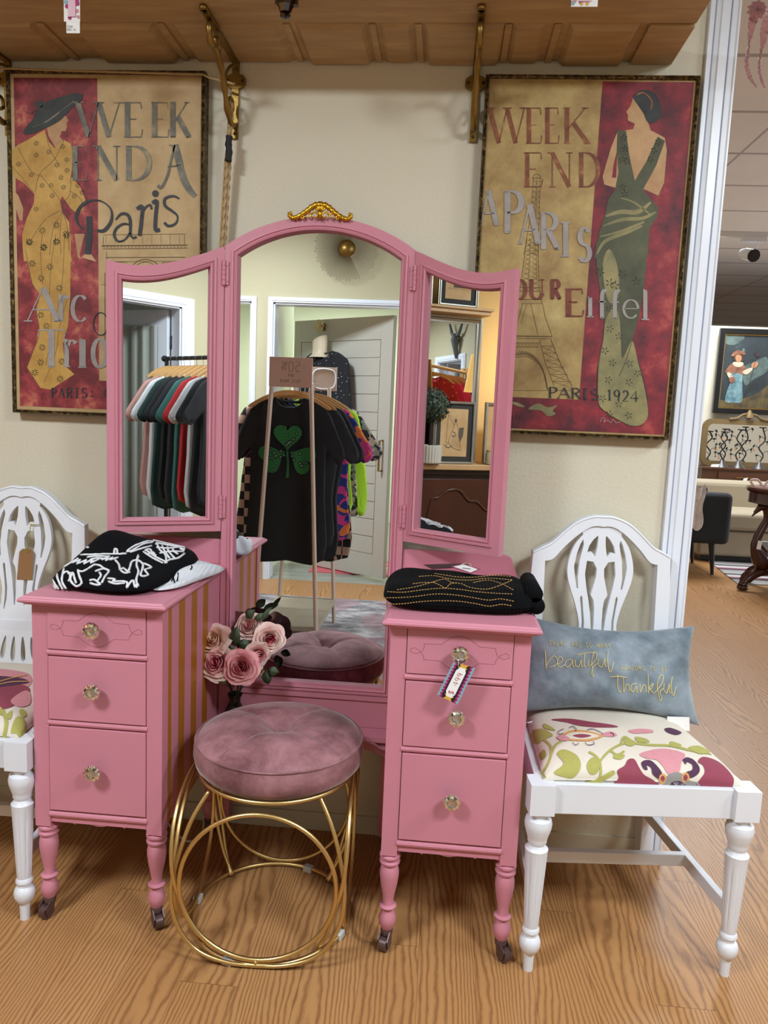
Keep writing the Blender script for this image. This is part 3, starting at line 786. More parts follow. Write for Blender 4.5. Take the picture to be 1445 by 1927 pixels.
def draw_left(c, X0, X1, ZA, ZB):
    e = .0004
    # worn red field down the left and along the foot
    split = at(*Z4(583, 400), CY).x; foot = at(*Z4(590, 868), CY).z
    ins = .019
    c.mat(1); rect_canvas(c, X0+ins, split, ZA+ins, ZB-ins, CY-e); rect_canvas(c, split, X1-ins, ZA+ins, foot, CY-e)
    # monument drawing on the cream side
    c.mat(9)
    def ln(Z, pts, w=.8, t=2*e): c.ribbon(conv(Z, pts), w, canvas_fn, t)
    ln(Z1, [(580,1330),(1050,1325)]); ln(Z1, [(585,1340),(585,1385)]); ln(Z1, [(1045,1330),(1045,1385)])
    for k in range(9): ln(Z1, [(600+k*52,1332),(600+k*52,1380)], .4)
    ln(Z1, [(575,1392),(1062,1388)], 2.2); ln(Z1, [(580,1410),(1062,1405)], 1.0)
    for k in range(24): ln(Z1, [(585+k*20,1396),(592+k*20,1406)], 1.0)
    ln(Z4, [(625,140),(1095,138)], 1.4); ln(Z4, [(625,165),(1095,160)], .7); ln(Z4, [(630,105),(630,168)], .7)
    for x in (640, 960): ln(Z4, [(x,168),(x+110,168),(x+110,230),(x,230),(x,168)], .8)
    ln(Z4, arc_pts(860, 240, 95, 90, 180, 360), 1.6); ln(Z4, arc_pts(860, 240, 78, 74, 180, 360), 1.0)
    for x in (620, 780, 945, 1085): ln(Z4, [(x,230),(x,640)], 1.2)
    for x in (650, 700, 990, 1040): ln(Z4, [(x,330),(x,620)], .6)
    ln(Z4, [(600,640),(1110,640)], 1.4); ln(Z4, [(600,300),(1110,300)], .8)
    # woman in a yellow wrap gown and wide black hat
    c.mat(3)
    c.flat(conv(Z1, [(262,700),(340,668),(372,655),(386,680),(376,702),(380,718),(372,742),(350,742),(338,775),(362,800),(318,845),(275,770)]), canvas_fn, 2*e)
    c.flat(conv(Z1, [(75,1070),(105,1110),(132,1180),(128,1245),(112,1250),(98,1205),(80,1150)]), canvas_fn, 2*e)
    c.flat(conv(Z4, [(440,0),(500,0),(470,120),(480,150),(460,140)]), canvas_fn, 2*e)
    c.flat(conv(Z4, [(530,110),(560,150),(570,165),(480,140),(500,120)]), canvas_fn, 2*e)
    c.mat(2)
    c.flat(conv(Z1, [(100,822),(160,790),(255,735),(275,800),(310,840),(362,792),(402,815),(415,880),(402,1000),(452,1055),(484,1130),(470,1190),(430,1205),(400,1180),(352,1110),(340,1140),(352,1200),(392,1260),(402,1445),(408,1480),(135,1480),(128,1400),(125,1330),(150,1240),(192,1150),(195,1100),(140,1040),(75,1000),(65,920),(68,850)]), canvas_fn, 2.5*e)
    c.flat(conv(Z4, [(130,0),(150,90),(190,290),(232,360),(215,450),(232,560),(215,650),(160,790),(240,912),(300,920),(440,830),(385,780),(372,650),(402,540),(415,370),(420,0)]), canvas_fn, 2.3*e)
    c.mat(9)
    for pts in ([(255,735),(285,850),(340,940)], [(362,792),(310,900),(225,985),(200,1090)], [(225,985),(345,1140),(352,1190)], [(100,830),(170,960),(230,1000)], [(352,1190),(260,1240),(180,1350)], [(352,1200),(300,1300),(280,1445)], [(352,1205),(340,1320),(345,1445)], [(402,1000),(395,1100),(352,1150)], [(392,1080),(440,1110),(470,1150)], [(65,940),(120,1000),(190,1090)], [(350,1190),(380,1280),(392,1420)]):
        c.ribbon(smooth_pts(conv(Z1, pts), 4, False), .9, canvas_fn, 3*e)
    for pts in ([(330,0),(300,200),(290,420)], [(380,0),(370,260),(330,500)], [(250,0),(240,120),(250,300)], [(400,380),(350,560),(330,700),(260,880)], [(300,420),(300,600),(270,780)], [(150,90),(190,290),(232,360),(215,450),(232,560),(215,650),(160,790),(240,912)]):
        c.ribbon(smooth_pts(conv(Z4, pts), 4, False), .8, canvas_fn, 3*e)
    c.mat(4)
    c.flat(smooth_pts(conv(Z1, [(133,755),(150,715),(188,672),(205,635),(245,588),(300,562),(360,545),(425,528),(468,535),(462,566),(430,592),(380,642),(340,682),(290,712),(230,738),(180,760)]), 3), canvas_fn, 3.5*e)
    c.flat(smooth_pts(conv(Z1, [(195,590),(215,572),(240,570),(245,600),(215,610)]), 3), canvas_fn, 3.5*e)
    c.ribbon(conv(Z1, [(150,635),(175,645),(205,620),(200,660)]), 1.2, canvas_fn, 3.5*e)
    c.mat(5); c.ribbon(smooth_pts(conv(Z1, [(185,720),(260,690),(330,640),(420,570)]), 5, False), [.6]*5+[3]*6+[.8]*5, canvas_fn, 4*e)
    c.mat(12)
    for p in ((205,812),(205,878),(277,860),(322,935),(378,905),(105,930),(238,1050),(290,1050),(380,965),(295,1108),(178,990),(205,1185),(345,1005),(360,1060),(440,1050),(420,1110),(465,1090),(355,830)): sprig(c, Z1(*p), 5.2, 4*e, 7, p[0], .9)
    for p in ((240,1305),(375,1325),(320,1275),(165,1370),(245,1400),(320,1370)): sprig(c, Z1(*p), 7, 4*e, 8, p[0], 1.1)
    for p in ((175,48),(260,82),(335,45),(190,175),(295,195),(243,262),(240,480),(275,545),(250,672),(240,760),(205,820),(355,858),(365,755),(350,320),(395,10)): sprig(c, Z4(*p), 7, 4*e, 8, p[0], 1.1)
    # lettering
    def G(Z, ch, x0, y0, x1, y1, t=5*e, **kw):
        a = Z(x0, y0); b_ = Z(x1, y1); glyph(c, ch, (a[0], a[1], b_[0], b_[1]), canvas_fn, t, **kw)
    c.mat(5)
    for ch, a, b_ in (('W',430,685),('E',690,815),('E',845,965),('K',955,1075)): G(Z1, ch, a, 580, b_, 775, thick=.15, thin=.03)
    for ch, a, b_ in (('E',400,500),('N',525,690),('D',695,862)): G(Z1, ch, a, 828, b_, 1020, thick=.15, thin=.03)
    c.ribbon(smooth_pts(conv(Z1, [(990,820),(970,900),(950,990),(915,1060),(893,1050)]), 4, False), [3+.2*k for k in range(17)], canvas_fn, 5*e)
    c.ribbon(smooth_pts(conv(Z1, [(990,822),(1010,900),(1035,1000),(1070,1070),(1105,1110)]), 4, False), [12,12,13,13,13,13,12,12,12,12,12,12,12,11,10,9,9], canvas_fn, 5*e)
    c.ribbon(conv(Z1, [(948,945),(1025,935)]), 2.5, canvas_fn, 5*e); c.ribbon(conv(Z1, [(958,822),(1012,822)]), 2, canvas_fn, 5*e)
    c.mat(7)
    c.ribbon(smooth_pts(conv(Z1, [(505,1225),(505,1330),(495,1440)]), 4, False), 11, canvas_fn, 5*e)
    c.ribbon(smooth_pts(conv(Z1, [(475,1300),(440,1265),(435,1210),(480,1150),(560,1135),(625,1180),(630,1250),(590,1305),(550,1305)]), 5, False), [2.5+1.5*math.sin(k*.14)**2*3 for k in range(41)], canvas_fn, 5*e)
    c.ribbon(smooth_pts(conv(Z1, [(655,1245),(685,1212),(722,1216),(738,1255),(738,1320),(752,1348),(772,1340)]), 4, False), [3+3.0*abs(math.sin(k*.16)) for k in range(25)], canvas_fn, 5*e)
    c.ribbon(smooth_pts(conv(Z1, [(736,1272),(700,1268),(662,1290),(646,1330),(668,1366),(708,1356),(736,1318)]), 4, False), [3+2.2*abs(math.sin(k*.16)) for k in range(25)], canvas_fn, 5*e)
    c.ribbon(smooth_pts(conv(Z1, [(775,1185),(805,1170),(800,1260),(790,1335)]), 4, False), 7, canvas_fn, 5*e)
    c.ribbon(smooth_pts(conv(Z1, [(800,1230),(820,1180),(850,1160),(858,1185)]), 4, False), 4, canvas_fn, 5*e)
    c.ribbon(smooth_pts(conv(Z1, [(862,1150),(888,1140),(882,1220),(880,1300),(905,1300)]), 4, False), 7, canvas_fn, 5*e)
    c.flat(arc_pts(*Z1(880,1096), 6.3, 6.3, 0, 345, 14), canvas_fn, 5*e)
    c.ribbon(smooth_pts(conv(Z1, [(1015,1125),(980,1110),(935,1125),(935,1165),(975,1195),(1005,1225),(995,1265),(955,1280),(930,1260)]), 4, False), [3+2.5*abs(math.sin(k*.15)) for k in range(33)], canvas_fn, 5*e)
    c.mat(6)
    for ch, a, b_, y0, y1 in (('A',150,358,318,515),('r',340,412,360,512),('c',415,522,365,518),('T',215,392,568,785),('r',365,462,622,785),('i',455,520,560,788),('o',540,640,622,790)):
        G(Z4, ch, a, y0, b_, y1, thick=.17, thin=.04)
    c.mat(7)
    G(Z4, 'o', 540, 465, 650, 600, thick=.06, thin=.03)
    x = 700
    for ch, w in (('O',90),('M',110),('P',80),('H',90)): G(Z4, ch, x, 620, x+w, 785, thick=.12, thin=.03); x += w+12
    for k, ch in enumerate('PARIS: CARTE'): G(Z4, ch, 300+k*45, 912, 300+k*45+36, 968, thick=.16, thin=.05)
def draw_right(c, X0, X1, ZA, ZB):
    e = .0004; ins = .014
    split = at(*Z3(660, 600), CY).x; foot = at(*Z6(500, 982), CY).z
    c.mat(14); rect_canvas(c, split, X1-ins, ZA+ins, ZB-ins, CY-e); rect_canvas(c, X0+ins, split, ZA+ins, foot, CY-e)
    def ln(Z, pts, w=.8, t=2*e, sm=0):
        P = conv(Z, pts); c.ribbon(smooth_pts(P, sm, False) if sm else P, w, canvas_fn, t)
    c.mat(9)
    # iron tower in fine lines
    ln(Z3, arc_pts(370,825,18,16,180,360,8), 1); ln(Z3, [(348,828),(392,828)], 1.4); ln(Z3, [(355,830),(342,1000),(310,1186)]); ln(Z3, [(388,830),(382,1000),(378,1186)]); ln(Z3, [(370,832),(362,1186)], .5)
    for k in range(14):
        y = 840+k*25; q = k/14; xl, xr = 354-30*q*q-8*q, 387-8*q
        ln(Z3, [(xl,y),(xr,y+24)], .45); ln(Z3, [(xr,y),(xl,y+24)], .45); ln(Z3, [(xl,y),(xr,y)], .4)
    ln(Z6, [(432,0),(395,260),(340,580)]); ln(Z6, [(452,0),(452,90),(440,250)], .6); ln(Z6, [(500,0),(508,300),(545,480),(588,600)]); ln(Z6, [(455,90),(490,90),(490,250)], .5)
    for k in range(10):
        y = 20+k*30; ln(Z6, [(432-k*4.5,y),(452,y+26)], .5); ln(Z6, [(455,y),(432-k*5,y+26)], .5); ln(Z6, [(462,y),(505,y+26)], .5); ln(Z6, [(503,y),(465,y+26)], .5)
    ln(Z6, [(345,300),(520,300)], .9); ln(Z6, [(345,322),(515,322)], 1.2); ln(Z6, [(385,372),(522,372)], 1.2); ln(Z6, [(400,398),(525,398)], .7)
    for k in range(9): ln(Z6, [(392+k*15,374),(400+k*15,396)], .4)
    ln(Z6, [(405,400),(385,480),(340,600)], .8); ln(Z6, [(455,400),(475,480),(500,590)], .8); ln(Z6, [(430,400),(395,520)], .5)
    ln(Z6, [(335,598),(588,602)], 2.0); ln(Z6, [(335,612),(585,616)], .8); ln(Z6, [(340,640),(510,640)], .6); ln(Z6, [(340,668),(510,668)], .6)
    for k in range(8):
        c.ribbon(conv(Z6, arc_pts(350+k*21,654,8,11,0,360,8)), .5, canvas_fn, 2*e)
    for rr, w in ((1.0,2.2),(.93,.6),(1.08,.8),(.86,.8)): ln(Z6, [(345+0,715-rr*10+10-(rr-1)*120),(430,708-(rr-1)*130),(495,748-(rr-1)*90),(535,820-(rr-1)*40),(560,930)], w, 2*e, 5)
    for k in range(12):
        a = k/12; ln(Z6, [(360+a*190, 700+a*a*190),(372+a*200, 676+a*a*180)], .5)
    ln(Z6, [(510,620),(545,760),(600,905)], .9); ln(Z6, [(580,620),(640,770),(712,912)], 1.1)
    for k in range(6): ln(Z6, [(520+k*14,660+k*44),(590+k*24,660+k*44)], .6); ln(Z6, [(520+k*14,660+k*44),(612+k*22,704+k*44)], .5); ln(Z6, [(590+k*24,660+k*44),(534+k*14,704+k*44)], .5)
    ln(Z6, [(330,935),(700,935)], .6)
    # lettering under the figure
    def G(Z, ch, x0, y0, x1, y1, t=3*e, **kw):
        a = Z(x0, y0); b_ = Z(x1, y1); glyph(c, ch, (a[0], a[1], b_[0], b_[1]), canvas_fn, t, **kw)
    c.mat(8)
    for ch, a, b_ in (('W',145,320),('E',312,400),('E',400,480),('K',485,615)): G(Z3, ch, a, 502, b_, 665, thick=.12, thin=.03)
    for ch, a, b_ in (('E',300,405),('N',420,545),('D',555,668)): G(Z3, ch, a, 710, b_, 868, thick=.12, thin=.03)
    # woman seen from behind in an olive gown
    c.mat(3)
    c.flat(conv(Z3, [(818,455),(806,492),(786,520),(794,535),(793,560),(826,575),(818,600),(745,612),(714,690),(676,820),(684,858),(740,874),(800,900),(870,880),(935,910),(962,850),(975,700),(965,640),(900,605),(885,560),(862,500)]), canvas_fn, 3*e)
    c.mat(14); c.flat(conv(Z3, [(728,760),(744,700),(740,826),(720,826)]), canvas_fn, 3.5*e)
    c.mat(4); c.flat(smooth_pts(conv(Z3, [(818,452),(840,425),(880,418),(915,432),(940,470),(948,525),(930,560),(900,574),(880,560),(868,530),(845,495)]), 3), canvas_fn, 4*e)
    c.mat(8); c.ribbon(smooth_pts(conv(Z3, [(835,440),(870,432),(905,470),(900,510)]), 4, False), 3, canvas_fn, 4.5*e)
    c.mat(10)
    c.flat(conv(Z3, [(745,605),(785,608),(800,720),(826,840),(880,750),(932,635),(966,655),(925,770),(865,880),(905,930),(937,965),(930,1010),(895,1060),(885,1200),(636,1200),(660,1080),(690,990),(700,930),(735,880),(750,800),(742,700)]), canvas_fn, 4*e)
    c.flat(conv(Z6, [(858,20),(862,170),(885,330),(912,520),(900,620),(870,780),(865,960),(880,1040),(960,1100),(1070,1157),(1142,1152),(1184,1090),(1165,920),(1115,740),(1085,620),(1125,480),(1152,330),(1170,150),(1165,20)]), canvas_fn, 4.5*e)
    c.mat(11)
    c.flat(smooth_pts(conv(Z6, [(915,520),(960,420),(1000,470),(1012,620),(1020,740),(1070,640),(1090,640),(1118,760),(1160,930),(1180,1085),(1140,1145),(1070,1150),(960,1092),(885,1035),(872,960),(876,780),(905,620)]), 3), canvas_fn, 5*e)
    c.flat(smooth_pts(conv(Z6, [(900,150),(940,60),(990,160),(1000,330),(960,400),(920,340)]), 3), canvas_fn, 5*e)
    for pts, w in (([(690,1005),(760,985),(840,985),(900,940)], 9), ([(680,1050),(770,1020),(860,1015),(925,985)], 7), ([(665,1100),(760,1075),(850,1040),(870,1030)], 5), ([(650,1180),(690,1120),(790,1080),(860,1050)], 7), ([(760,920),(810,935),(850,960),(900,1000)], 4)):
        c.ribbon(smooth_pts(conv(Z3, pts), 5, False), [w*(.4+.6*math.sin(math.pi*k/15)) for k in range(16)], canvas_fn, 5*e)
    c.mat(12)
    for p in ((1022,215),(945,270),(975,285),(1108,260),(885,200)): sprig(c, Z6(*p), 9, 6*e, 5, p[0], 1.5)
    for p in ((945,555),(1000,600),(915,690),(960,765),(1065,770),(935,870),(1062,885),(1115,830),(900,985),(1000,1020),(1060,1090),(940,1080),(940,430)): sprig(c, Z6(*p), 7.5, 6*e, 5, p[0], 1.3)
    for p in ((775,640),(780,690),(770,740),(790,750),(770,870),(780,900),(915,700),(900,740),(935,660)): sprig(c, Z3(*p), 7, 6*e, 5, p[0], 1.2)
    c.mat(4)
    for pts in ([(1085,620),(1040,760),(1000,850)], [(1115,740),(1150,860),(1180,1000)], [(870,780),(865,960)]): c.ribbon(smooth_pts(conv(Z6, pts), 5, False), .9, canvas_fn, 6*e)
    # pale and red lettering over it
    c.mat(6)
    for ch, a, b_, y0, y1 in (('A',105,190,885,1045),('P',212,312,890,1080),('A',288,385,950,1130),('R',382,475,990,1155),('I',478,530,1035,1190),('S',560,625,1060,1215)): G(Z3, ch, a, y0, b_, y1, t=6*e, thick=.15, thin=.05)
    c.mat(15)
    for ch, a, b_ in (('T',265,335),('O',345,430),('U',438,548),('R',575,640)): G(Z6, ch, a, 250, b_, 368, t=6*e, thick=.20, thin=.05)
    G(Z6, 'E', 655, 308, 792, 475, t=6*e, thick=.20, thin=.05)
    c.mat(6)
    for ch, a, b_, y0, y1 in (('i',795,850,315,480),('f',868,935,320,488),('f',945,1020,322,490),('e',1018,1130,375,488),('l',1130,1195,320,497)): G(Z6, ch, a, y0, b_, y1, t=7*e, thick=.15, thin=.05)
    c.mat(7)
    for k, (ch, a, b_) in enumerate((('P',562,625),('A',622,700),('R',700,765),('I',775,805),('S',825,880),('1',925,960),('9',965,1010),('2',1020,1062),('4',1068,1122))): G(Z6, ch, a, 915+k*3, b_, 978+k*3.4, t=7*e, thick=.17, thin=.06)
    for k, ch in enumerate('VISITE'): G(Z6, ch, 255+k*26, 1090, 276+k*26, 1112, t=7*e, thick=.16, thin=.06)
    c.mat(11); c.flat(smooth_pts(conv(Z6, [(330,1010),(370,1008),(420,1035),(380,1035)]), 3), canvas_fn, 3*e); c.flat(smooth_pts(conv(Z6, [(440,1050),(500,1015),(560,1040),(620,1025),(590,1060),(610,1080),(560,1095),(520,1060)]), 3), canvas_fn, 3*e)
    c.mat(6); c.ribbon(smooth_pts(conv(Z6, [(885,1130),(895,1105),(915,1110),(905,1130),(930,1120),(950,1135),(965,1112),(980,1135),(1010,1128)]), 3, False), .8, canvas_fn, 7*e)
poster('poster', 'gilt framed vintage poster of a woman in a yellow gown and black hat', -1.211, -.670, 1.186, 2.089, draw_left)
poster('poster', 'gilt framed vintage poster of a woman in an olive gown beside a drawn iron tower', .0555, .5835, 1.187, 2.086, draw_right)
# hanging cord of the left poster, tied over the shelf bracket
M_ROPE = vmat('twisted_jute_rope', '#b49a72', .9, var=.15, vscale=60)
def twist(mb, path, r, n=3, turns=60):
    P = smooth_pts(path, 6, False)
    for k in range(n):
        out = []
        for i, p in enumerate(P):
            a = 2*math.pi*(k/n+i*.30); out.append((p[0]+r*math.cos(a), p[1]+r*math.sin(a)*.7, p[2]+r*math.sin(a)*.7))
        mb.tube(out, r*.8, 6)
b = VB()
def dense(a, b_, n): return [tuple(Vector(a).lerp(Vector(b_), i/n)) for i in range(n+1)]
twist(b, dense(at(-8,128,-.045), at(160,134,-.045), 14)+dense(at(170,134,-.045), at(380,140,-.045), 14)+dense(at(395,146,-.05), at(440,158,-.06), 6), .0028)
for dx in (-.004, .004, 0):
    top = at(435, 195, -.075); P = [top]
    for i in range(1, 24):
        q = i/23; p = at(434-16*q, 205+262*q, -.035-.01*(1-q)); P.append((p.x+dx*(1 if i < 8 else 1.6), p.y+abs(dx), p.z))
    twist(b, P, .0026)
r_ = b.place('poster_cord', M_ROPE, None, tuple(at(435,195,-.07)), smooth=True)
r_.name = 'jute_rope'; tag(r_, 'long twisted jute rope running over the left poster and hanging beside its bracket', 'rope')
b = VB(); P = [at(432,256,-.052), at(430,270,-.052), at(431,285,-.052), at(429,303,-.052)]
b.tube(smooth_pts(P, 4, False), [.0085+.001*math.sin(k*1.7) for k in range(13)], 10)
tp = b.place('tape_wrap', new_mat('black_cloth_tape', '#17181c', .7), None, tuple(P[0]), smooth=True)
tp.parent = r_; tp.location = tp.location-r_.location
# ================================================================== shelf made from an old panelled door
def mat_oldwood():
    m = new_mat('worn_brown_door', '#8a6c46', .6); t = NT(m)
    v = t.coord((2, 14, 14)); n = t.noise(v, 2.2, 5, .6); n2 = t.noise(t.coord(), 1.7, 3)
    c = t.ramp(n, [(.3, '#a08560'), (.55, '#b59a70'), (.75, '#c8af84')]); t.color(t.mix(t.math('MULTIPLY', n2, .5), c, '#a98756'))
    t.bump(n, .15, .002); return m
M_DOORWOOD = mat_oldwood()
SZ = 2.127
b = VB(); SX0, SX1, SY0, SY1 = -1.9, .5165, -.305, -.004
b.box(SX0, SX1, SY0, SY1, SZ+.004, SZ+.038)
b.box(SX0, SX1, SY0, -.196, SZ-.0, SZ+.006)               # flat rail along the front
# stiles and raised panels towards the wall, with tapered bevels
cuts = [(-1.38,-1.05),(-.955,-.75),(-.705,-.445),(-.405,-.235),(-.205,-.125),(-.10,.09),(.105,.185),(.235,.395)]
yA, yB = -.192, -.006
for i, (xa, xb) in enumerate(cuts):
    zt = SZ+.004; zo = SZ-.004-(.005 if i % 2 else 0); bv = .012
    b.add([(xa,yA,zt),(xb,yA,zt),(xb,yB,zt),(xa,yB,zt),(xa+bv,yA+bv,zo),(xb-bv,yA+bv,zo),(xb-bv,yB,zo),(xa+bv,yB,zo)], [(0,1,5,4),(1,2,6,5),(2,3,7,6),(3,0,4,7),(4,5,6,7)])
b.box(SX0, -1.40, -.19, SY1, SZ-.002, SZ+.004).box(.415, SX1, -.19, SY1, SZ-.004, SZ+.004)
for x in (-1.03, -.73, -.425, -.22, -.112, .097, .21): b.box(x-.008, x+.008, -.19, SY1, SZ-.002, SZ+.004)
sh = b.place('wall_shelf', M_DOORWOOD, None, (-.7, -.15, SZ), bevel=.0015)
tag(sh, 'thick brown shelf cut from an old panelled door, high on the wall', 'shelf')
MB().box(SX0+1.6-.9, -.93+.7, SY0+.15-.0015, SY0+.15, .0, .0375)
# brackets
M_OLDBRASS = vmat('aged_brass', '#8c6f38', .38, .85, var=.25, vscale=30, bump=.3, bscale=120)
def bracket(x, label, lean=0):
    e_ = empty('shelf_bracket', (x, -.006, 1.93), label, 'bracket', group=None)
    b = VB(); z0 = 1.932
    b.box(x-.009, x+.009, -.009, -.001, z0, SZ-.002)
    b.prism(smooth_pts([(-.009,.125),(-.024,.132),(-.027,.143),(-.024,.154),(-.009,.161),(.009,.161),(.024,.154),(.027,.143),(.024,.132),(.009,.125)], 3), lambda u,v,t: (x+u, t, z0+v), -.010, -.002)
    b.place('wall_plate', M_OLDBRASS, e_, (x,-.005,z0), bevel=.001)
    b = VB(); b.box(x-.009, x+.009, -.272, -.004, SZ-.010, SZ-.001); b.lathe([(.0095,SZ-.010),(.0095,SZ-.001)], 16, (x,-.272,0))
    b.place('shelf_arm', M_OLDBRASS, e_, (x,-.14,SZ), bevel=.001)
    b = VB()
    P = smooth_pts([(x,-.225,SZ-.012),(x,-.232,SZ-.035),(x,-.215,SZ-.055),(x,-.185,SZ-.050),(x,-.155,SZ-.062),(x,-.120,SZ-.085),(x,-.098,SZ-.115),(x,-.075,SZ-.150),(x,-.040,SZ-.170),(x,-.014,SZ-.165)], 5, False)
    b.tube(P, [.006+.0025*math.sin(i*.5)**2 for i in range(len(P))], 10)
    P = smooth_pts([(x,-.155,SZ-.062),(x,-.150,SZ-.035),(x,-.165,SZ-.02),(x,-.185,SZ-.030),(x,-.180,SZ-.042)], 5, False); b.tube(P, .0045, 8)
    P = smooth_pts([(x,-.075,SZ-.150),(x,-.060,SZ-.115),(x,-.035,SZ-.110),(x,-.028,SZ-.130),(x,-.042,SZ-.140)], 5, False); b.tube(P, .0045, 8)
    b.tube(smooth_pts([(x,-.110,SZ-.100),(x,-.085,SZ-.060),(x,-.045,SZ-.030),(x,-.012,SZ-.02)], 5, False), [.004]*16, 8)
    b.place('scroll_brace', M_OLDBRASS, e_, (x,-.12,SZ-.08), smooth='all')
    b = VB()
    sm = new_mat('dark_screw', '#4a3b22', .4, .9) if 'dark_screw' not in MATS else MATS['dark_screw']
    for u, v in ((-.019,.143),(.019,.143),(0,.012)):
        b = VB(); b.lathe([(.0001,-.0128),(.003,-.0124),(.0042,-.010)], 10, (x+u, 0, z0+v), 'y'); b.place('screw', sm, e_, (x+u,-.01,z0+v))
    b = VB(); b.lathe([(.004,SZ-.0125),(.004,SZ-.0095)], 10, (x,-.262,0)); b.place('screw', sm, e_, (x,-.262,SZ-.01))
bracket(-.597, 'scrolled old brass bracket under the shelf, beside the hanging rope')
bracket(.031, 'scrolled old brass bracket at the corner of the olive gown poster')
bracket(-1.2235, 'old brass bracket at the left edge, beside the yellow gown poster')
# ================================================================== round velvet stool
def mat_velvet(name, c1, c2, scale=7, rough=.75):
    m = new_mat(name, c1, rough); t = NT(m); v = t.coord()
    n = t.noise(v, scale, 6, .68, .25); t.color(t.ramp(n, [(.35, c1), (.65, c2)]))
    m.node_tree.nodes['Principled BSDF'].inputs['Sheen Weight'].default_value = .5
    m.node_tree.nodes['Principled BSDF'].inputs['Sheen Roughness'].default_value = .35
    t.bump(t.noise(v, 14, 3, .5, 1.0), .25, .004); return m
M_VELVET = mat_velvet('dusty_rose_velvet', '#6a3d42', '#a5747a', 10)
M_SEAM = new_mat('rose_velvet_seam', '#5e373b', .8)
SX, SY = -.366, -.387
st = empty('stool', (SX, SY, 0), 'round dusty rose velvet stool on gold wire hoops, in front of the mirror', 'stool')
b = VB(); CR = .197; cb = .386; GX, GY = SX, SY; SX, SY = SX+.010, SY+.008; DZ = .014
prof = [(.0001, cb),(.165, cb),(.185, cb+.004),(.196, cb+.016),(.201, cb+.036),(.200, cb+.054),(.195, cb+.068)]
b.lathe([(r, z) for r, z in prof], 72, (SX, SY, 0), cap=False)
A0 = math.radians(58)     # direction of the quilting seams
def cush_z(r, a):
    q = min(1, r/.195); dome = .454+.037*(1-q**3.2)**.8*(.62+.38*min(1, q*2.2))
    if q > .98: dome = .454+.001
    dim = .030*math.exp(-(r/.030)**2)
    s = abs(math.sin(2*(a-A0)))*r     # distance from nearest of the four seams
    groove = .0075*math.exp(-(s/.016)**1.3)*(1-q**4)*min(1, r/.02)
    return dome-dim*.75-groove
nr, na = 26, 144; vs = []; fs = []
for i in range(nr+1):
    r = .195*math.sin(math.pi/2*i/nr)
    for k in range(na):
        a = 2*math.pi*k/na; vs.append((SX+r*math.cos(a), SY+r*math.sin(a), cush_z(r, a)))
for i in range(nr):
    for k in range(na): fs.append((i*na+k, i*na+(k+1) % na, (i+1)*na+(k+1) % na, (i+1)*na+k))
b.add(vs, fs)
cu = b.place('cushion', M_VELVET, st, (SX, SY, cb), smooth='all')
b = VB()
b.tube([(SX+.1968*math.cos(2*math.pi*k/96), SY+.1968*math.sin(2*math.pi*k/96), .4545) for k in range(96)], .0022, 6, closed=True)
b.place('piping', M_VELVET, cu, (SX, SY, .436), smooth='all')
b = VB()
for j in range(4):
    a = A0+j*math.pi/2
    for off in (-.0028, .0028):
        P = []
        for i in range(1, 24):
            r = .012+.180*i/23; x = r*math.cos(a)-off*math.sin(a); y = r*math.sin(a)+off*math.cos(a)
            P.append((SX+x, SY+y, cush_z(r, a)+.0001))
        b.tube(P, .0009, 5)
b.place('seam', M_SEAM, cu, (SX, SY, .45))
b = VB(); b.lathe([(.011,.4565),(.012,.461),(.010,.465),(.005,.4675),(.0001,.468)], 20, (SX, SY, 0)); b.place('button', M_VELVET, cu, (SX, SY, .44), smooth='all')
SX, SY = GX, GY
def ringp(R, z, n=96, c=(SX, SY)): return [(c[0]+R*math.cos(2*math.pi*k/n), c[1]+R*math.sin(2*math.pi*k/n), z) for k in range(n)]
VB_ = VB
b = VB(); b.tube(ringp(.190, .0085), .0055, 10, closed=True); b.place('base_ring', M_GOLD, st, (SX, SY, 0), smooth='all')
b = VB(); b.tube(ringp(.180, .3805, c=(SX+.006,SY+.005)), .0052, 10, closed=True); b.place('top_ring', M_GOLD, st, (SX, SY, .36), smooth='all')
for j in range(4):
    ang = math.radians(-90+90*j+3); n = Vector((math.cos(ang), math.sin(ang), 0)); t_ = Vector((-n.y, n.x, 0)); O = Vector((SX, SY, 0))
    b = VB(); P = [O+n*.188+t_*(.172*math.cos(2*math.pi*k/80))+Vector((0,0,.190+.170*math.sin(2*math.pi*k/80))) for k in range(80)]
    b.tube(P, .0050, 10, closed=True)
    if j == 0: b.tube([O+n*.190+Vector((0,0,.008)), O+n*.188+Vector((0,0,.020))], .005, 8)
    b.place('hoop', M_GOLD, st, tuple(O+n*.188), smooth='all')
    b = VB(); half = [(.124,.128,.376),(.155,.150,.320),(.180,.170,.24),(.190,.186,.17),(.176,.192,.10),(.135,.192,.042),(.070,.191,.014),(0,.190,.008)]
    if j == 1 or j == 2 or j == 3: half = [(u, d, max(.009,.384-z)) for u, d, z in half]
    full = [(-u, d, z) for u, d, z in half]+[(u, d, z) for u, d, z in half[::-1][1:]]
    P = smooth_pts([O+t_*u+n*d+Vector((0,0,z)) for u, d, z in full], 6, False)
    b.tube(P, .0047, 10); b.place('curved_strut', M_GOLD, st, tuple(O+n*.19), smooth='all')
M_PAD = new_mat('milky_plastic_foot', '#c9c9c4', .3)
for a in (-1.86, 1.25, 3.05, -.35):
    b = VB(); p = Vector((SX+.19*math.cos(a), SY+.19*math.sin(a), .0)); tt = Vector((-math.sin(a), math.cos(a), 0))
    b.bar(p-tt*.012+Vector((0,0,.0075)), p+tt*.012+Vector((0,0,.0075)), .018, .015); b.place('foot_pad', M_PAD, st, tuple(p), bevel=.0015)

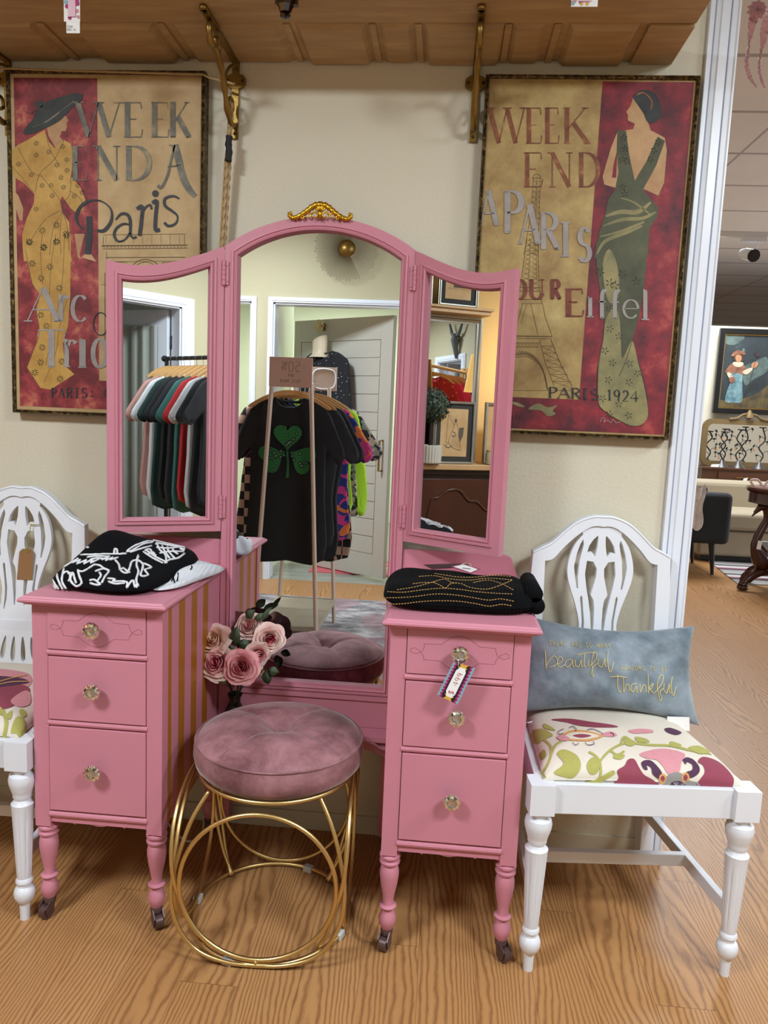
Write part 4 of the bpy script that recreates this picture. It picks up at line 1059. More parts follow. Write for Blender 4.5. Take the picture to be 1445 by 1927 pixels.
# ================================================================== white shield-back chairs
Z7 = Zf(960, 950, 2.979); ZL = Zf(0, 900, 5.07)
M_CREAMF = vmat('cream_linen', '#d9d0c2', .85, var=.03, vscale=60, bump=.2, bscale=350, bdist=.001)
FAB = {k: vmat('linen_print_'+k, c, .85, var=.10, vscale=120) for k, c in dict(maroon='#8e3f52', pink='#cf8d96', green='#a8a458', purple='#4f2c48', grey='#8d8a88', orange='#d0975a').items()}
FM = [M_CREAMF]+[FAB[k] for k in ('maroon','pink','green','purple','grey','orange')]
def chair_leg_prof():
    P = [(.0115,0),(.0125,.040),(.0185,.046),(.0245,.058),(.0255,.070),(.0225,.079),(.0165,.084),(.0160,.090),(.0205,.095),(.0205,.101),(.0165,.106),(.0175,.112)]
    P += [(.0265,.285),(.0275,.292),(.0215,.298),(.0195,.303),(.0230,.309),(.0225,.314),(.0250,.322),(.0310,.340),(.0325,.352),(.0300,.362),(.0215,.367),(.0205,.371),(.0250,.376),(.0240,.382)]
    return [(r*.93, z) for r, z in P]
def make_chair(cx, cy, rot, label, pattern):
    ch = empty('chair', (cx, cy, 0), label, 'chair', rz=rot, group=None)
    def loc(p): # room -> chair
        q = Vector(p)-Vector((cx, cy, 0)); c, s = math.cos(-rot), math.sin(-rot); return Vector((q.x*c-q.y*s, q.x*s+q.y*c, q.z))
    FXh, RXh, FYc, RYc = .223, .186, -.232, .186
    # seat frame
    b = MB(); z0, z1 = .378, .447
    b.bar((-FXh+.02,FYc,(z0+z1)/2),(FXh-.02,FYc,(z0+z1)/2),.024,z1-z0); b.bar((-RXh,RYc-.01,(z0+z1)/2),(RXh,RYc-.01,(z0+z1)/2),.024,z1-z0)
    for s in (-1, 1): b.bar((s*(FXh),FYc+.01,(z0+z1)/2),(s*(RXh+.002),RYc-.014,(z0+z1)/2),.024,z1-z0)
    b.build('seat_rail', M_WHITEP, ch, bevel=.002)
    for s in (-1, 1):
        b = MB(); x, y = s*FXh, FYc
        b.box(x-.027,x+.027,y-.027,y+.027,.380,.449)
        pr = chair_leg_prof()
        # fluted taper: modulate the radius between the rings
        seg = 48; vs = []; fs = []
        fine = []
        for i in range(len(pr)-1):
            m = 6 if pr[i][1] > .11 and pr[i+1][1] < .29 and pr[i+1][1]-pr[i][1] > .1 else 1
            for k in range(m): fine.append((pr[i][0]+(pr[i+1][0]-pr[i][0])*k/m, pr[i][1]+(pr[i+1][1]-pr[i][1])*k/m))
        fine.append(pr[-1])
        for r, z in fine:
            fl = .0022 if .122 < z < .282 else 0
            for k in range(seg):
                a = 2*math.pi*k/seg; rr = r-fl*max(0, math.cos(8*a))**3; vs.append((x+rr*math.cos(a), y+rr*math.sin(a), z))
        for i in range(len(fine)-1):
            for k in range(seg): fs.append((i*seg+k, i*seg+(k+1) % seg, (i+1)*seg+(k+1) % seg, (i+1)*seg+k))
        fs.append(tuple(range(seg))[::-1]); b.add(vs, fs)
        b.build('leg', M_WHITEP, ch, smooth=True)
        # rear leg
        b = MB(); b.bar((s*RXh*1.02,RYc+.010,.0),(s*RXh,RYc,.42),.030,.028,up=(0,1,0)); b.build('leg', M_WHITEP, ch, bevel=.002)
        b = MB(); b.bar((s*(FXh-.004),FYc+.015,.155),(s*(RXh),RYc,.155),.018,.030); b.build('stretcher', M_WHITEP, ch, bevel=.0015)
    b = MB(); b.bar((-.198,-.035,.155),(.198,-.035,.155),.018,.030); b.build('stretcher', M_WHITEP, ch, bevel=.0015)
    # back: half outline, mirrored
    YB = RYc+.005; K = .414
    def yb(z): return RYc-.035+.085*max(0, z-.45)
    def half(pts):
        out = []
        for x, y in pts:
            z = .7
            for _ in range(4): p = at(x/2.979+960, y/2.979+950, cy+yb(z)+.0); z = p.z
            out.append((p.x-K, p.z))
        return out
    outer = half([(90,245),(140,222),(190,200),(250,150),(300,110),(345,82),(390,65),(440,54)])+[(0,.9825)]
    inner = half([(145,300),(200,290),(260,230),(330,170),(400,125),(450,113)])+[(0,.953)]
    xo, xi = -.187, -.150
    o2 = [(xo,.44),(xo,.80)]+smooth_pts([(max(u, xo), z) for u, z in outer], 4, False)
    i2 = [(xi,.44),(xi,.80)]+smooth_pts([(max(u, xi), z) for u, z in inner], 4, False)
    loop = o2+[(-u, z) for u, z in o2[::-1][1:]]+[(-u, z) for u, z in i2]+i2[::-1][1:]
    loopL = o2+i2[::-1]
    b = MB(); fn = lambda u,v,t: (u,t+yb(v),v)
    b.prism(loopL, fn, -.012, .012); b.prism([(-u, z) for u, z in loopL], fn, -.012, .012)
    b.bar((-.165,yb(.455),.455),(.165,yb(.455),.455),.024,.03)
    # raised edge bead along the crest
    for s in (-1, 1): b.tube([(s*u, yb(z)-.012, z-.004) for u, z in o2[2:]], .0028, 6)
    b.build('back_frame', M_WHITEP, ch, smooth=True)
    # pierced splat
    def H(pts, n=3): return [(u, z) for u, z in smooth_pts(half(pts), n)]
    sil = [(-.051,.930),(-.072,.902),(-.084,.868),(-.088,.838),(-.085,.812),(-.077,.785),(-.065,.752),(-.054,.715),(-.050,.69)]
    low = [(-.052,.672),(-.053,.655),(-.060,.635),(-.072,.615),(-.074,.590),(-.073,.565),(-.085,.54),(-.098,.515),(-.100,.49),(-.085,.465),(-.05,.452)]
    lf = [(-.06,.962)]+smooth_pts([q for q in sil if q[1] > .68], 3, False)+smooth_pts(low, 3, False)
    # keep the silhouette between plausible widths
    lf = [(max(-.125, u), z) for u, z in lf]
    sl = lf+[(-u, z) for u, z in lf[::-1]]
    holes = []
    hl = [[(-.050,.919),(-.058,.905),(-.066,.880),(-.072,.846),(-.068,.815),(-.062,.787),(-.0555,.786),(-.058,.817),(-.0555,.860),(-.046,.905)],
          [(-.012,.930),(-.024,.918),(-.034,.902),(-.039,.882),(-.026,.884),(-.015,.872),(-.0095,.901),(-.0085,.924)],
          [(-.038,.862),(-.042,.826),(-.036,.788),(-.029,.756),(-.023,.72),(-.019,.68),(-.0165,.650),(-.0115,.650),(-.0095,.69),(-.0100,.735),(-.013,.757),(-.021,.771),(-.016,.793),(-.0095,.820),(-.0085,.841),(-.019,.860)],
          [(-.052,.762),(-.048,.770),(-.043,.764),(-.039,.73),(-.035,.70),(-.036,.665),(-.042,.637),(-.047,.637),(-.0445,.67),(-.044,.70),(-.048,.735)]]
    def inset(P, d):
        n_ = len(P); ar = sum(P[i][0]*P[(i+1) % n_][1]-P[(i+1) % n_][0]*P[i][1] for i in range(n_)); s_ = 1 if ar > 0 else -1; out = []
        for i in range(n_):
            a, c = Vector(P[i-1]), Vector(P[(i+1) % n_]); e_ = (c-a); e_ = e_.normalized() if e_.length > 1e-9 else Vector((1,0)); out.append((P[i][0]-e_.y*d*s_, P[i][1]+e_.x*d*s_))
        return out
    for h in hl:
        h = inset([(u, z) for u, z in h], .0012)
        holes.append(h); holes.append([(-u, z) for u, z in h])
    for u0, z0, u1, z1, w in ((-.062,.563,-.079,.512,.008),(-.037,.563,-.047,.497,.009),(-.0125,.563,-.016,.490,.009)):
        hh = []
        for k in range(16):
            a = 2*math.pi*k/16; d = Vector((u1-u0, z1-z0)); L_ = d.length; d.normalize(); q = Vector((-d.y, d.x))
            s_ = (1-math.cos(a))/2; wd = w*(.45+.55*s_)*math.sin(a)
            hh.append((u0+d.x*L_*s_+q.x*wd, z0+d.y*L_*s_+q.y*wd))
        holes.append(hh)
        if u0: holes.append([(-u, z) for u, z in hh])
    b = MB(); b.prism(sl, fn, -.006, .006, holes=holes)
    b.box(-.0735,.0735,yb(.6)-.008,yb(.6)+.008,.582,.608)
    b.build('back_splat', M_WHITEP, ch, smooth=True)
    # drop-in seat
    def hz(x, y):
        v = (y-(FYc+.0))/(RYc-.014-FYc); v = max(0, min(1, v)); hw = (FXh-.004)+(RXh-.004-(FXh-.004))*v
        u = max(-1, min(1, x/hw)); w = max(-1, min(1, 2*v-1))
        e = ((1-abs(u)**5)*(1-abs(w)**5)); return .449+.046*max(0, e)**.42+.004*(1-u*u)
    b = MB(); N = 90; vs = []
    def cpos(i): s = math.sin(math.pi/2*(2*i/(N-1)-1)); return s
    for i in range(N):
        for j in range(N):
            v = (cpos(j)+1)/2; y = FYc+(RYc-.014-FYc)*v; hw = (FXh-.004)+(RXh-FXh)*v; x = cpos(i)*hw; vs.append((x, y, hz(x, y)))
    fs = [(i*N+j,(i+1)*N+j,(i+1)*N+j+1,i*N+j+1) for i in range(N-1) for j in range(N-1)]
    b.add(vs, fs)
    edge = [i*N for i in range(N)]+[(N-1)*N+j for j in range(1,N)]+[i*N+N-1 for i in range(N-2,-1,-1)]+[j for j in range(N-2,0,-1)]
    base = [(vs[k][0], vs[k][1], .444) for k in edge]; o_ = len(b.v); b.add(base, [])
    for k in range(len(edge)): b.add([], [])
    b.f += [(edge[k], edge[(k+1) % len(edge)], o_+(k+1) % len(edge), o_+k) for k in range(len(edge))]; b.m += [0]*len(edge)
    def sf(x, y, t):
        d = ray(x, y); k = .9
        def below(k):
            p = CP+d*k; q = loc(p)
            v = (q.y-FYc)/(RYc-.014-FYc); hw = (FXh-.004)+(RXh-FXh)*max(0, min(1, v))
            return 0 <= v <= 1.02 and abs(q.x) <= hw and q.z < hz(q.x, q.y)+t
        while k < 2.8 and not below(k): k += .006
        lo, hi = k-.006, k
        for _ in range(7):
            m_ = (lo+hi)/2
            if below(m_): hi = m_
            else: lo = m_
        q = loc(CP+d*(hi-.0012)); return (q.x, q.y, q.z)
    pattern(b, sf)
    b.build('seat_cushion', FM, ch, smooth='all', recalc=False)
    return ch
def dens(P, n=2):
    out = []
    for i in range(len(P)):
        a, c = P[i], P[(i+1) % len(P)]
        for k in range(n): out.append((a[0]+(c[0]-a[0])*k/n, a[1]+(c[1]-a[1])*k/n))
    return out
def fab_poly(b, sf, pts, m, t, lim=7.0):
    """blob laid on the curved seat: triangulated and refined until it follows the surface"""
    P = [tuple(p[:2]) for p in smooth_pts(pts, 4)]; tris = tri_poly(P)
    for _ in range(6):
        marks = set()
        for tr in tris:
            for i in range(3):
                a, c = tr[i], tr[(i+1) % 3]
                if math.hypot(P[a][0]-P[c][0], P[a][1]-P[c][1]) > lim: marks.add((min(a, c), max(a, c)))
        if not marks: break
        cache = {}; new = []
        def mid(i, j):
            k = (min(i, j), max(i, j))
            if k not in cache: P.append(((P[i][0]+P[j][0])/2, (P[i][1]+P[j][1])/2)); cache[k] = len(P)-1
            return cache[k]
        for tr in tris:
            e = [((min(tr[i], tr[(i+1) % 3]), max(tr[i], tr[(i+1) % 3])) in marks) for i in range(3)]; a, c, d = tr; k = sum(e)
            if k == 0: new.append(tr)
            elif k == 3: x, y, z = mid(a, c), mid(c, d), mid(d, a); new += [(a,x,z),(x,c,y),(z,y,d),(x,y,z)]
            elif k == 1:
                i = e.index(True); p, q, r_ = tr[i], tr[(i+1) % 3], tr[(i+2) % 3]; m_ = mid(p, q); new += [(p,m_,r_),(m_,q,r_)]
            else:
                i = e.index(False); p, q, r_ = tr[i], tr[(i+1) % 3], tr[(i+2) % 3]; m1 = mid(q, r_); m2 = mid(r_, p); new += [(m2,m1,r_),(p,q,m1),(p,m1,m2)]
        tris = new
    b.mat(m).add([sf(x, y, t) for x, y in P], tris); b.mat(0)
def fab_line(b, sf, pts, w, m, t):
    b.mat(m).ribbon(smooth_pts(pts, 5, False), w, sf, t); b.mat(0)
def pat_right(b, sf):
    C = lambda pts: conv(Z7, pts); e = .0009
    for pts in ([(150,1545),(200,1470),(228,1400),(225,1350),(190,1315)], [(228,1400),(260,1340),(340,1300)], [(470,1560),(505,1520),(502,1440),(470,1400),(440,1385)], [(500,1440),(560,1375),(650,1335),(780,1345),(900,1350),(1010,1375),(1130,1395)], [(620,1345),(640,1300),(700,1340)], [(560,1375),(600,1400),(640,1380)]):
        fab_line(b, sf, C(pts), 4.2, 3, e)
    for pts in ([(245,1500),(300,1450),(262,1395),(300,1370),(375,1405),(395,1470),(355,1530),(300,1525)], [(100,1520),(150,1540),(200,1530),(170,1480),(140,1440),(125,1480)], [(430,1460),(460,1415),(500,1440),(490,1500),(450,1510)], [(420,1555),(480,1540),(570,1490),(585,1510),(520,1550),(500,1575)], [(120,1270),(180,1255),(240,1290),(200,1310),(150,1340),(110,1320)], [(190,1225),(240,1250),(250,1265),(190,1250)], [(640,1310),(700,1325),(690,1350),(650,1345)], [(700,1300),(760,1310),(780,1330),(720,1330)], [(900,1325),(960,1345),(940,1360),(900,1350)], [(1000,1360),(1060,1350),(1120,1385),(1060,1395)], [(590,1395),(640,1400),(625,1425),(580,1420)], [(160,1400),(190,1370),(200,1410),(170,1430)]):
        fab_poly(b, sf, C(pts), 3, e*1.4)
    fab_poly(b, sf, C([(230,1203),(330,1198),(450,1215),(570,1232),(600,1246),(470,1246),(380,1236),(320,1220)]), 1, e)
    fab_poly(b, sf, C([(660,1265),(720,1255),(790,1260),(800,1275),(740,1280),(690,1280)]), 2, e)
    fab_poly(b, sf, C([(865,1255),(900,1250),(960,1275),(930,1290),(880,1275)]), 4, e)
    fab_poly(b, sf, C([(290,1292),(350,1262),(440,1268),(520,1295),(470,1318),(420,1325),(320,1318)]), 6, e)
    fab_poly(b, sf, C([(310,1292),(355,1274),(440,1278),(500,1296),(460,1308),(415,1314),(330,1310)]), 0, e*1.6)
    fab_poly(b, sf, C([(350,1293),(400,1284),(455,1294),(400,1306)]), 1, e*2.2)
    fab_poly(b, sf, C([(260,1300),(285,1290),(330,1305),(320,1322),(280,1318)]), 2, e*2)
    fab_poly(b, sf, C([(500,1290),(560,1270),(600,1290),(560,1300)]), 2, e)
    for pts in ([(300,1255),(270,1270),(275,1285),(300,1280)], [(330,1250),(350,1240),(370,1255),(365,1270)], [(430,1262),(460,1255),(500,1270),(520,1285)], [(350,1330),(365,1345),(385,1335)], [(420,1330),(435,1345),(470,1340),(465,1325)], [(560,1275),(580,1285),(575,1300)], [(85,1320),(95,1345),(110,1330),(100,1315)], [(115,1440),(120,1470),(108,1480)]):
        fab_line(b, sf, C(pts), 1.1, 4, e*2.5)
    fab_poly(b, sf, C([(725,1395),(800,1372),(880,1368),(978,1395),(960,1440),(945,1500),(890,1512),(860,1470),(820,1430),(760,1420)]), 2, e)
    fab_poly(b, sf, C([(583,1572),(608,1532),(600,1490),(640,1462),(660,1428),(695,1425),(722,1470),(750,1512),(800,1542),(842,1578),(830,1592),(700,1585)]), 1, e)
    fab_poly(b, sf, C([(1052,1440),(1080,1412),(1150,1430),(1205,1470),(1252,1532),(1245,1582),(1225,1600),(1130,1598),(1036,1590),(1060,1545),(1090,1500),(1080,1460)]), 1, e)
    for pts in ([(735,1445),(762,1430),(800,1440),(850,1500),(840,1540),(800,1512),(790,1475),(765,1460),(770,1485),(748,1480)], [(968,1430),(990,1415),(1030,1430),(1062,1475),(1050,1512),(1005,1532),(985,1500),(1020,1485),(1020,1455),(990,1440),(985,1455)]):
        fab_poly(b, sf, C(pts), 4, e*1.8)
    fab_poly(b, sf, C([(852,1575),(880,1520),(920,1500),(960,1505),(985,1540),(1055,1560),(1055,1596),(950,1594),(850,1590)]), 5, e*1.6)
    for x, y in ((855,1537),(983,1530)):
        fab_poly(b, sf, C(arc_pts(x, y, 22, 30, 0, 330, 11)), 6, e*2.6); fab_poly(b, sf, C(arc_pts(x, y, 12, 18, 0, 330, 11)), 1, e*3.4)
    fab_poly(b, sf, C([(890,1592),(900,1560),(945,1548),(985,1570),(990,1594)]), 4, e*2.6)
    fab_poly(b, sf, C([(900,1594),(930,1580),(975,1594)]), 2, e*3.4)
def pat_left(b, sf):
    e = .0009
    fab_poly(b, sf, [(-40,1262),(-10,1258),(30,1262),(57,1270),(56,1290),(20,1300),(-30,1300)], 2, e)
    fab_poly(b, sf, [(-40,1290),(5,1292),(40,1288),(57,1300),(30,1325),(0,1335),(-40,1330)], 1, e*1.5)
    fab_poly(b, sf, [(-30,1275),(0,1272),(40,1276),(55,1284),(20,1290),(-20,1292)], 4, e*2)
    for pts in ([(-10,1290),(20,1283),(55,1282)], [(-10,1285),(20,1276),(50,1270)]): fab_line(b, sf, pts, 1.6, 6, e*3)
    fab_poly(b, sf, [(20,1318),(45,1300),(57,1305),(56,1325),(35,1330)], 2, e*2)
    fab_line(b, sf, [(5,1335),(12,1360),(6,1395)], 7, 3, e*1.5)
    for pts in ([(8,1350),(22,1336),(20,1352)], [(20,1378),(30,1350),(45,1352),(50,1375),(40,1392),(30,1380)], [(36,1338),(44,1334),(50,1345),(42,1350)], [(-10,1340),(2,1330),(5,1345)]): fab_poly(b, sf, pts, 3, e*2)
make_chair(.446, -.242, math.radians(5.6), 'white carved shield-back chair with floral seat, holding the grey cushion', pat_right)
make_chair(-1.164, -.259, math.radians(1), 'white carved shield-back chair with floral seat, cut off by the left edge', pat_left)

# kraft tag tied to the left chair back
kt = empty('hanging_tag', tuple(at(48,1032,-.10)), 'brown kraft paper tag tied to the left chair back', 'tag')
def plane_fn(Y): return lambda x, y, t: (lambda p: (p.x, p.y, p.z))(at(x, y, Y-t))
b = VB(); f = plane_fn(-.092); kp = conv(ZL, [(185,700),(215,672),(300,675),(322,705),(308,970),(160,965)])
b.prism(kp, lambda u,v,t: f(u, v, t), 0, .0012)
b.place('card', vmat('kraft_paper', '#8d6742', .85, var=.05), kt, tuple(at(48,1060,-.092)), recalc=True)
b = VB(); b.tube(smooth_pts([at(*ZL(255,700),-.0935), at(*ZL(262,640),-.094), at(*ZL(280,560),-.092), at(*ZL(290,470),-.090), at(*ZL(300,440),-.086)], 4, False), .0011, 6)
b.tube([at(*ZL(285,437),-.083), at(*ZL(330,443),-.083), at(*ZL(378,440),-.083)], .0012, 6)
b.tube(smooth_pts([at(*ZL(240,690),-.0945), at(*ZL(262,665),-.0955), at(*ZL(275,690),-.0945), at(*ZL(255,712),-.0945), at(*ZL(240,690),-.0945)], 3, False), .0008, 5)
b.place('string', new_mat('green_gold_string', '#9a9440', .8), kt, tuple(at(50,1010,-.09)))

# ================================================================== grey velvet cushion on the right chair
PA = Vector((.212, -.222, .489)); PU = Vector((.466, .036, -.014)); PV = Vector((-.004, .100, .232))
PN = PU.cross(PV).normalized()*-1
if PN.y > 0: PN = -PN
PN = PN
PW, PH = PU.length, PV.length; PUn, PVn = PU.normalized(), (PV-PU.normalized()*PV.dot(PU.normalized())).normalized()
def pil_b(u, v):
    e = max(0, (1-abs(2*u-1)**2.6)*(1-abs(2*v-1)**2.6))
    wr = .0045*math.sin(9*u+5*v)*math.sin(7*v-3*u)+.0022*math.sin(23*u-11*v)+.0018*math.sin(17*v+31*u)*math.sin(5*u+2)
    return .060*e**.5+wr*1.6*e
def pil_uv(u, v):   # edges pull in between the corners
    iu = .020*math.sin(math.pi*v)*(2*u-1); iv = .028*math.sin(math.pi*u)*(2*v-1)
    return u*PW-iu, v*PH-iv
def pil_pt(u, v, s, t=0):
    a, c = pil_uv(u, v); return PA+PUn*a+PVn*c+PN*(s*pil_b(u, v)+.0+t)
b = VB()
b.grid(110, 70, lambda u, v: pil_pt(u, v, 1)); b.grid(110, 70, lambda u, v: pil_pt(u, v, -1))
M_GVEL = mat_velvet('grey_blue_velvet', '#56646f', '#8f9ba6', 7, .55)
pw = empty('cushion', tuple(PA+PU*.5), 'grey-blue velvet cushion embroidered in gold, leaning on the right chair', 'cushion')
_bm = VB(); _bm.v, _bm.f, _bm.m = b.v, b.f, b.m
pc = _bm.place('cover', M_GVEL, pw, tuple(PA+PU*.5), smooth='all')
def pil_fn(x, y, t):
    d = ray(x, y); u = v = .5
    for _ in range(6):
        o = PA+PN*(pil_b(min(1,max(0,u)), min(1,max(0,v))))
        k = (o-CP).dot(PN)/d.dot(PN); q = CP+d*k-PA; a, c = q.dot(PUn), q.dot(PVn)
        u, v = a/PW, c/PH
        for _ in range(2):
            u = (a+.020*math.sin(math.pi*v)*(2*u-1))/PW; v = (c+.028*math.sin(math.pi*u)*(2*v-1))/PH
    return tuple(pil_pt(u, v, 1, t))
b = VB()
def stitch(pts, r=.0011, n=4):
    P = smooth_pts(conv(Z7, pts), n, False); b.tube([pil_fn(x, y, .0010) for x, y in P], r, 6)
for pts in ([(195,818),(197,870),(200,922)], [(198,905),(225,862),(245,848),(262,868),(255,898),(215,912)], [(258,895),(288,880),(290,858),(272,855),(262,885),(275,912),(305,895)],
            [(345,868),(318,870),(305,895),(320,910),(342,890),(348,868),(350,905),(362,905)], [(362,868),(364,900),(382,908),(396,870),(398,905),(408,908)], [(416,832),(412,880),(415,908),(428,905)], [(372,842),(420,832),(472,826)],
            [(436,868),(434,900),(446,906)], [(445,905),(478,868),(482,832),(466,832),(455,880),(460,930),(466,962),(455,950),(462,910),(488,890)], [(492,862),(492,898),(512,908),(528,864),(530,902),(540,908)], [(548,820),(545,870),(552,925),(564,935),(580,880)],
            [(602,955),(600,1000),(606,1045),(622,1052)], [(560,968),(600,962),(655,970)], [(632,970),(634,1010),(634,1052),(650,1012),(664,1014),(666,1050)], [(708,1004),(682,1008),(674,1035),(688,1050),(706,1020),(708,1048),(718,1054)],
            [(726,1008),(728,1052),(744,1012),(758,1020),(760,1056)], [(772,950),(772,1000),(774,1060)], [(774,1030),(800,1002),(790,1030),(778,1032),(806,1060)], [(806,1058),(850,1000),(856,958),(838,960),(822,1010),(830,1060),(838,1098),(848,1085),(838,1050),(858,1030)],
            [(862,1000),(860,1040),(876,1055),(892,1004),(892,1048),(904,1056)], [(908,962),(900,1020),(912,1074),(920,1050),(930,1020)]):
    stitch(pts)
_old = canvas_fn
for s, x0, y0, y1, adv, sl in (('THERE ARE SO MANY', 215, 764, 790, 20.6, .75), ('REASONS TO BE', 615, 902, 926, 20.6, .45)):
    for i, chh in enumerate(s):
        if chh == ' ': continue
        xa = x0+adv*i; ya = y0+sl*i
        for pts, k in GL.get(chh, []):
            if k == 'S': continue
            P = [Z7(xa+u*adv*.78, ya+(1-v)*(y1-y0)) for u, v in pts]
            b.tube([pil_fn(x, y, .0011) for x, y in P], .0006, 5)
b.place('embroidery', new_mat('gold_thread', '#d2c48a', .5), pc, tuple(PA+PU*.5), smooth='all')
b = VB(); P = [Z7(880,1186), Z7(1004,1190), Z7(1006,1268), Z7(878,1262)]
lf = plane_fn(-.205)
b.prism(P, lambda u,v,t: lf(u, v, t), 0, .0012)
b.place('care_label', M_PAPER, pw, tuple(at(*Z7(940,1225), -.205)), bevel=0)
b = VB(); P = [Z7(84,1222), Z7(262,1176), Z7(266,1182), Z7(120,1222)]
b.prism(P, lambda u,v,t: (lambda p: (p.x, p.y, p.z))(at(u, v, -.225-t)), 0, .001)
b.place('swing_tag', M_PAPER, pw, tuple(at(*Z7(180,1200), -.225)))

# ================================================================== folded sweaters on the pedestal tops
def knit(name, c, scale=260):
    m = new_mat(name, c, .95, Specular_IOR_Level=.15); t = NT(m)
    w = t.n('ShaderNodeTexWave', wave_type='BANDS', Scale=scale/6.28, Distortion=.6); t.l(t.coord(), w.inputs['Vector'])
    t.bump(w.outputs['Fac'], .5, .0012); return m
M_BKNIT = knit('black_knit', '#07080c'); M_WKNIT = knit('white_knit', '#d4d7de'); M_WYARN = new_mat('white_yarn', '#d9dade', .9)
class Lump:
    """soft folded stack: rounded-box footprint with a height function, lying on z=base"""
    def __init__(s, cx, cy, rot, hx, hy, base, hf, p=2.6): s.c = (cx, cy); s.r = rot; s.h = (hx, hy); s.b = base; s.hf = hf; s.p = p
    def uv(s, x, y):
        dx, dy = x-s.c[0], y-s.c[1]; c, k = math.cos(s.r), math.sin(s.r); return (dx*c+dy*k)/s.h[0], (-dx*k+dy*c)/s.h[1]
    def z(s, x, y):
        u, v = s.uv(x, y); m = (abs(u)**4+abs(v)**4)**.25
        if m >= 1: return s.b
        return s.b+s.hf(u, v)*(1-m**s.p)**(.42)
    def mesh(s, mb, N=44):
        c, k = math.cos(s.r), math.sin(s.r); vs = []
        def P(u, v, top):
            # square -> rounded square
            m = max(abs(u), abs(v)); q = (abs(u)**4+abs(v)**4)**.25
            if q > 0: u, v = u*m/q, v*m/q
            x = s.c[0]+u*s.h[0]*c-v*s.h[1]*k; y = s.c[1]+u*s.h[0]*k+v*s.h[1]*c
            e = (1-min(1, m)**s.p)**.42
            if top: return (x, y, s.b+s.hf(u, v)*(.30+.70*e))
            return (x*(.985)+s.c[0]*.015, y*.985+s.c[1]*.015, s.b+s.hf(u, v)*.30*(1-e))
        f = lambda t: math.sin(math.pi/2*(2*t-1))
        mb.grid(N, N, lambda a, q: P(f(a), f(q), True)); mb.grid(N, N, lambda a, q: P(f(a), f(q), False))
    def zt(s, x, y):
        u, v = s.uv(x, y); m = min(1, (abs(u)**4+abs(v)**4)**.25); return s.b+s.hf(u, v)*(.30+.70*(1-m**s.p)**.42)
    def fn(s, x, y, t):
        z = s.b+.06
        for _ in range(12):
            p = atz(x, y, z); z = z*.5+(s.zt(p.x, p.y)+t)*.5
        p = atz(x, y, z)
        return (p.x, p.y, z)
TT = .7935
lw = Lump(-.640, -.275, math.radians(76), .140, .064, TT, lambda u, v: .030+.010*math.sin(3*u+1)+.004*math.sin(9*v+4*u))
b = VB(); lw.mesh(b); 
ZS = Zf(70, 960, 3.211)
b.mat(1)
for pts in ([(705,400),(735,420),(760,435)], [(765,330),(770,400),(778,440)], [(820,335),(850,380),(845,430)], [(790,345),(810,360),(830,440)], [(870,325),(920,325),(935,345),(925,360)], [(700,410),(720,350),(725,370)], [(855,340),(825,400),(810,430)]):
    b.tube([lw.fn(x, y, .0004) for x, y in smooth_pts(conv(ZS, pts), 3, False)], .0016, 5)
o = b.place('folded_sweater', [M_WKNIT, M_BKNIT], None, (-.632, -.285, TT), smooth='all'); tag(o, 'folded white sweater with black marks, under the black sweater on the left pedestal', 'sweater')
lb = Lump(-.757, -.305, math.radians(-9), .133, .168, TT+.001, lambda u, v: .040+.020*(v+1)/2+.062*math.exp(-((u+.75)**2/.5+(v-.35)**2/.5))+.022*math.exp(-((u-.6)**2+(v-.5)**2)/.5)+.004*math.sin(7*u+3*v), p=3.4)
lb.b2 = 0
def lb_hit(x, y, t):
    d = ray(x, y); k = 1.2
    while k < 2.7:
        p = CP+d*k; u, v = lb.uv(p.x, p.y); m = (abs(u)**4+abs(v)**4)**.25
        if m < 1.0 and p.z < lb.zt(p.x, p.y)+t: break
        k += .0015
    if k >= 2.69: return None
    return tuple(CP+d*(k-.0015))
b = VB(); lb.mesh(b, 50)
o = b.place('folded_sweater', M_BKNIT, None, (-.752, -.3, TT), smooth='all')
tag(o, 'folded black sweater with a white line drawing of a horse, on the left pedestal', 'sweater')
sw1 = o
b = VB()
def yarn(pts, r=.0026, n=3, cl=False):
    P = smooth_pts(conv(ZS, pts), n, cl)
    Q_ = [q for q in (lb_hit(x, y, .0006) for x, y in P) if q]
    if len(Q_) > 2: b.tube(Q_, [r*(.8+.35*abs(math.sin(i*1.9))) for i in range(len(Q_))], 6, closed=cl)
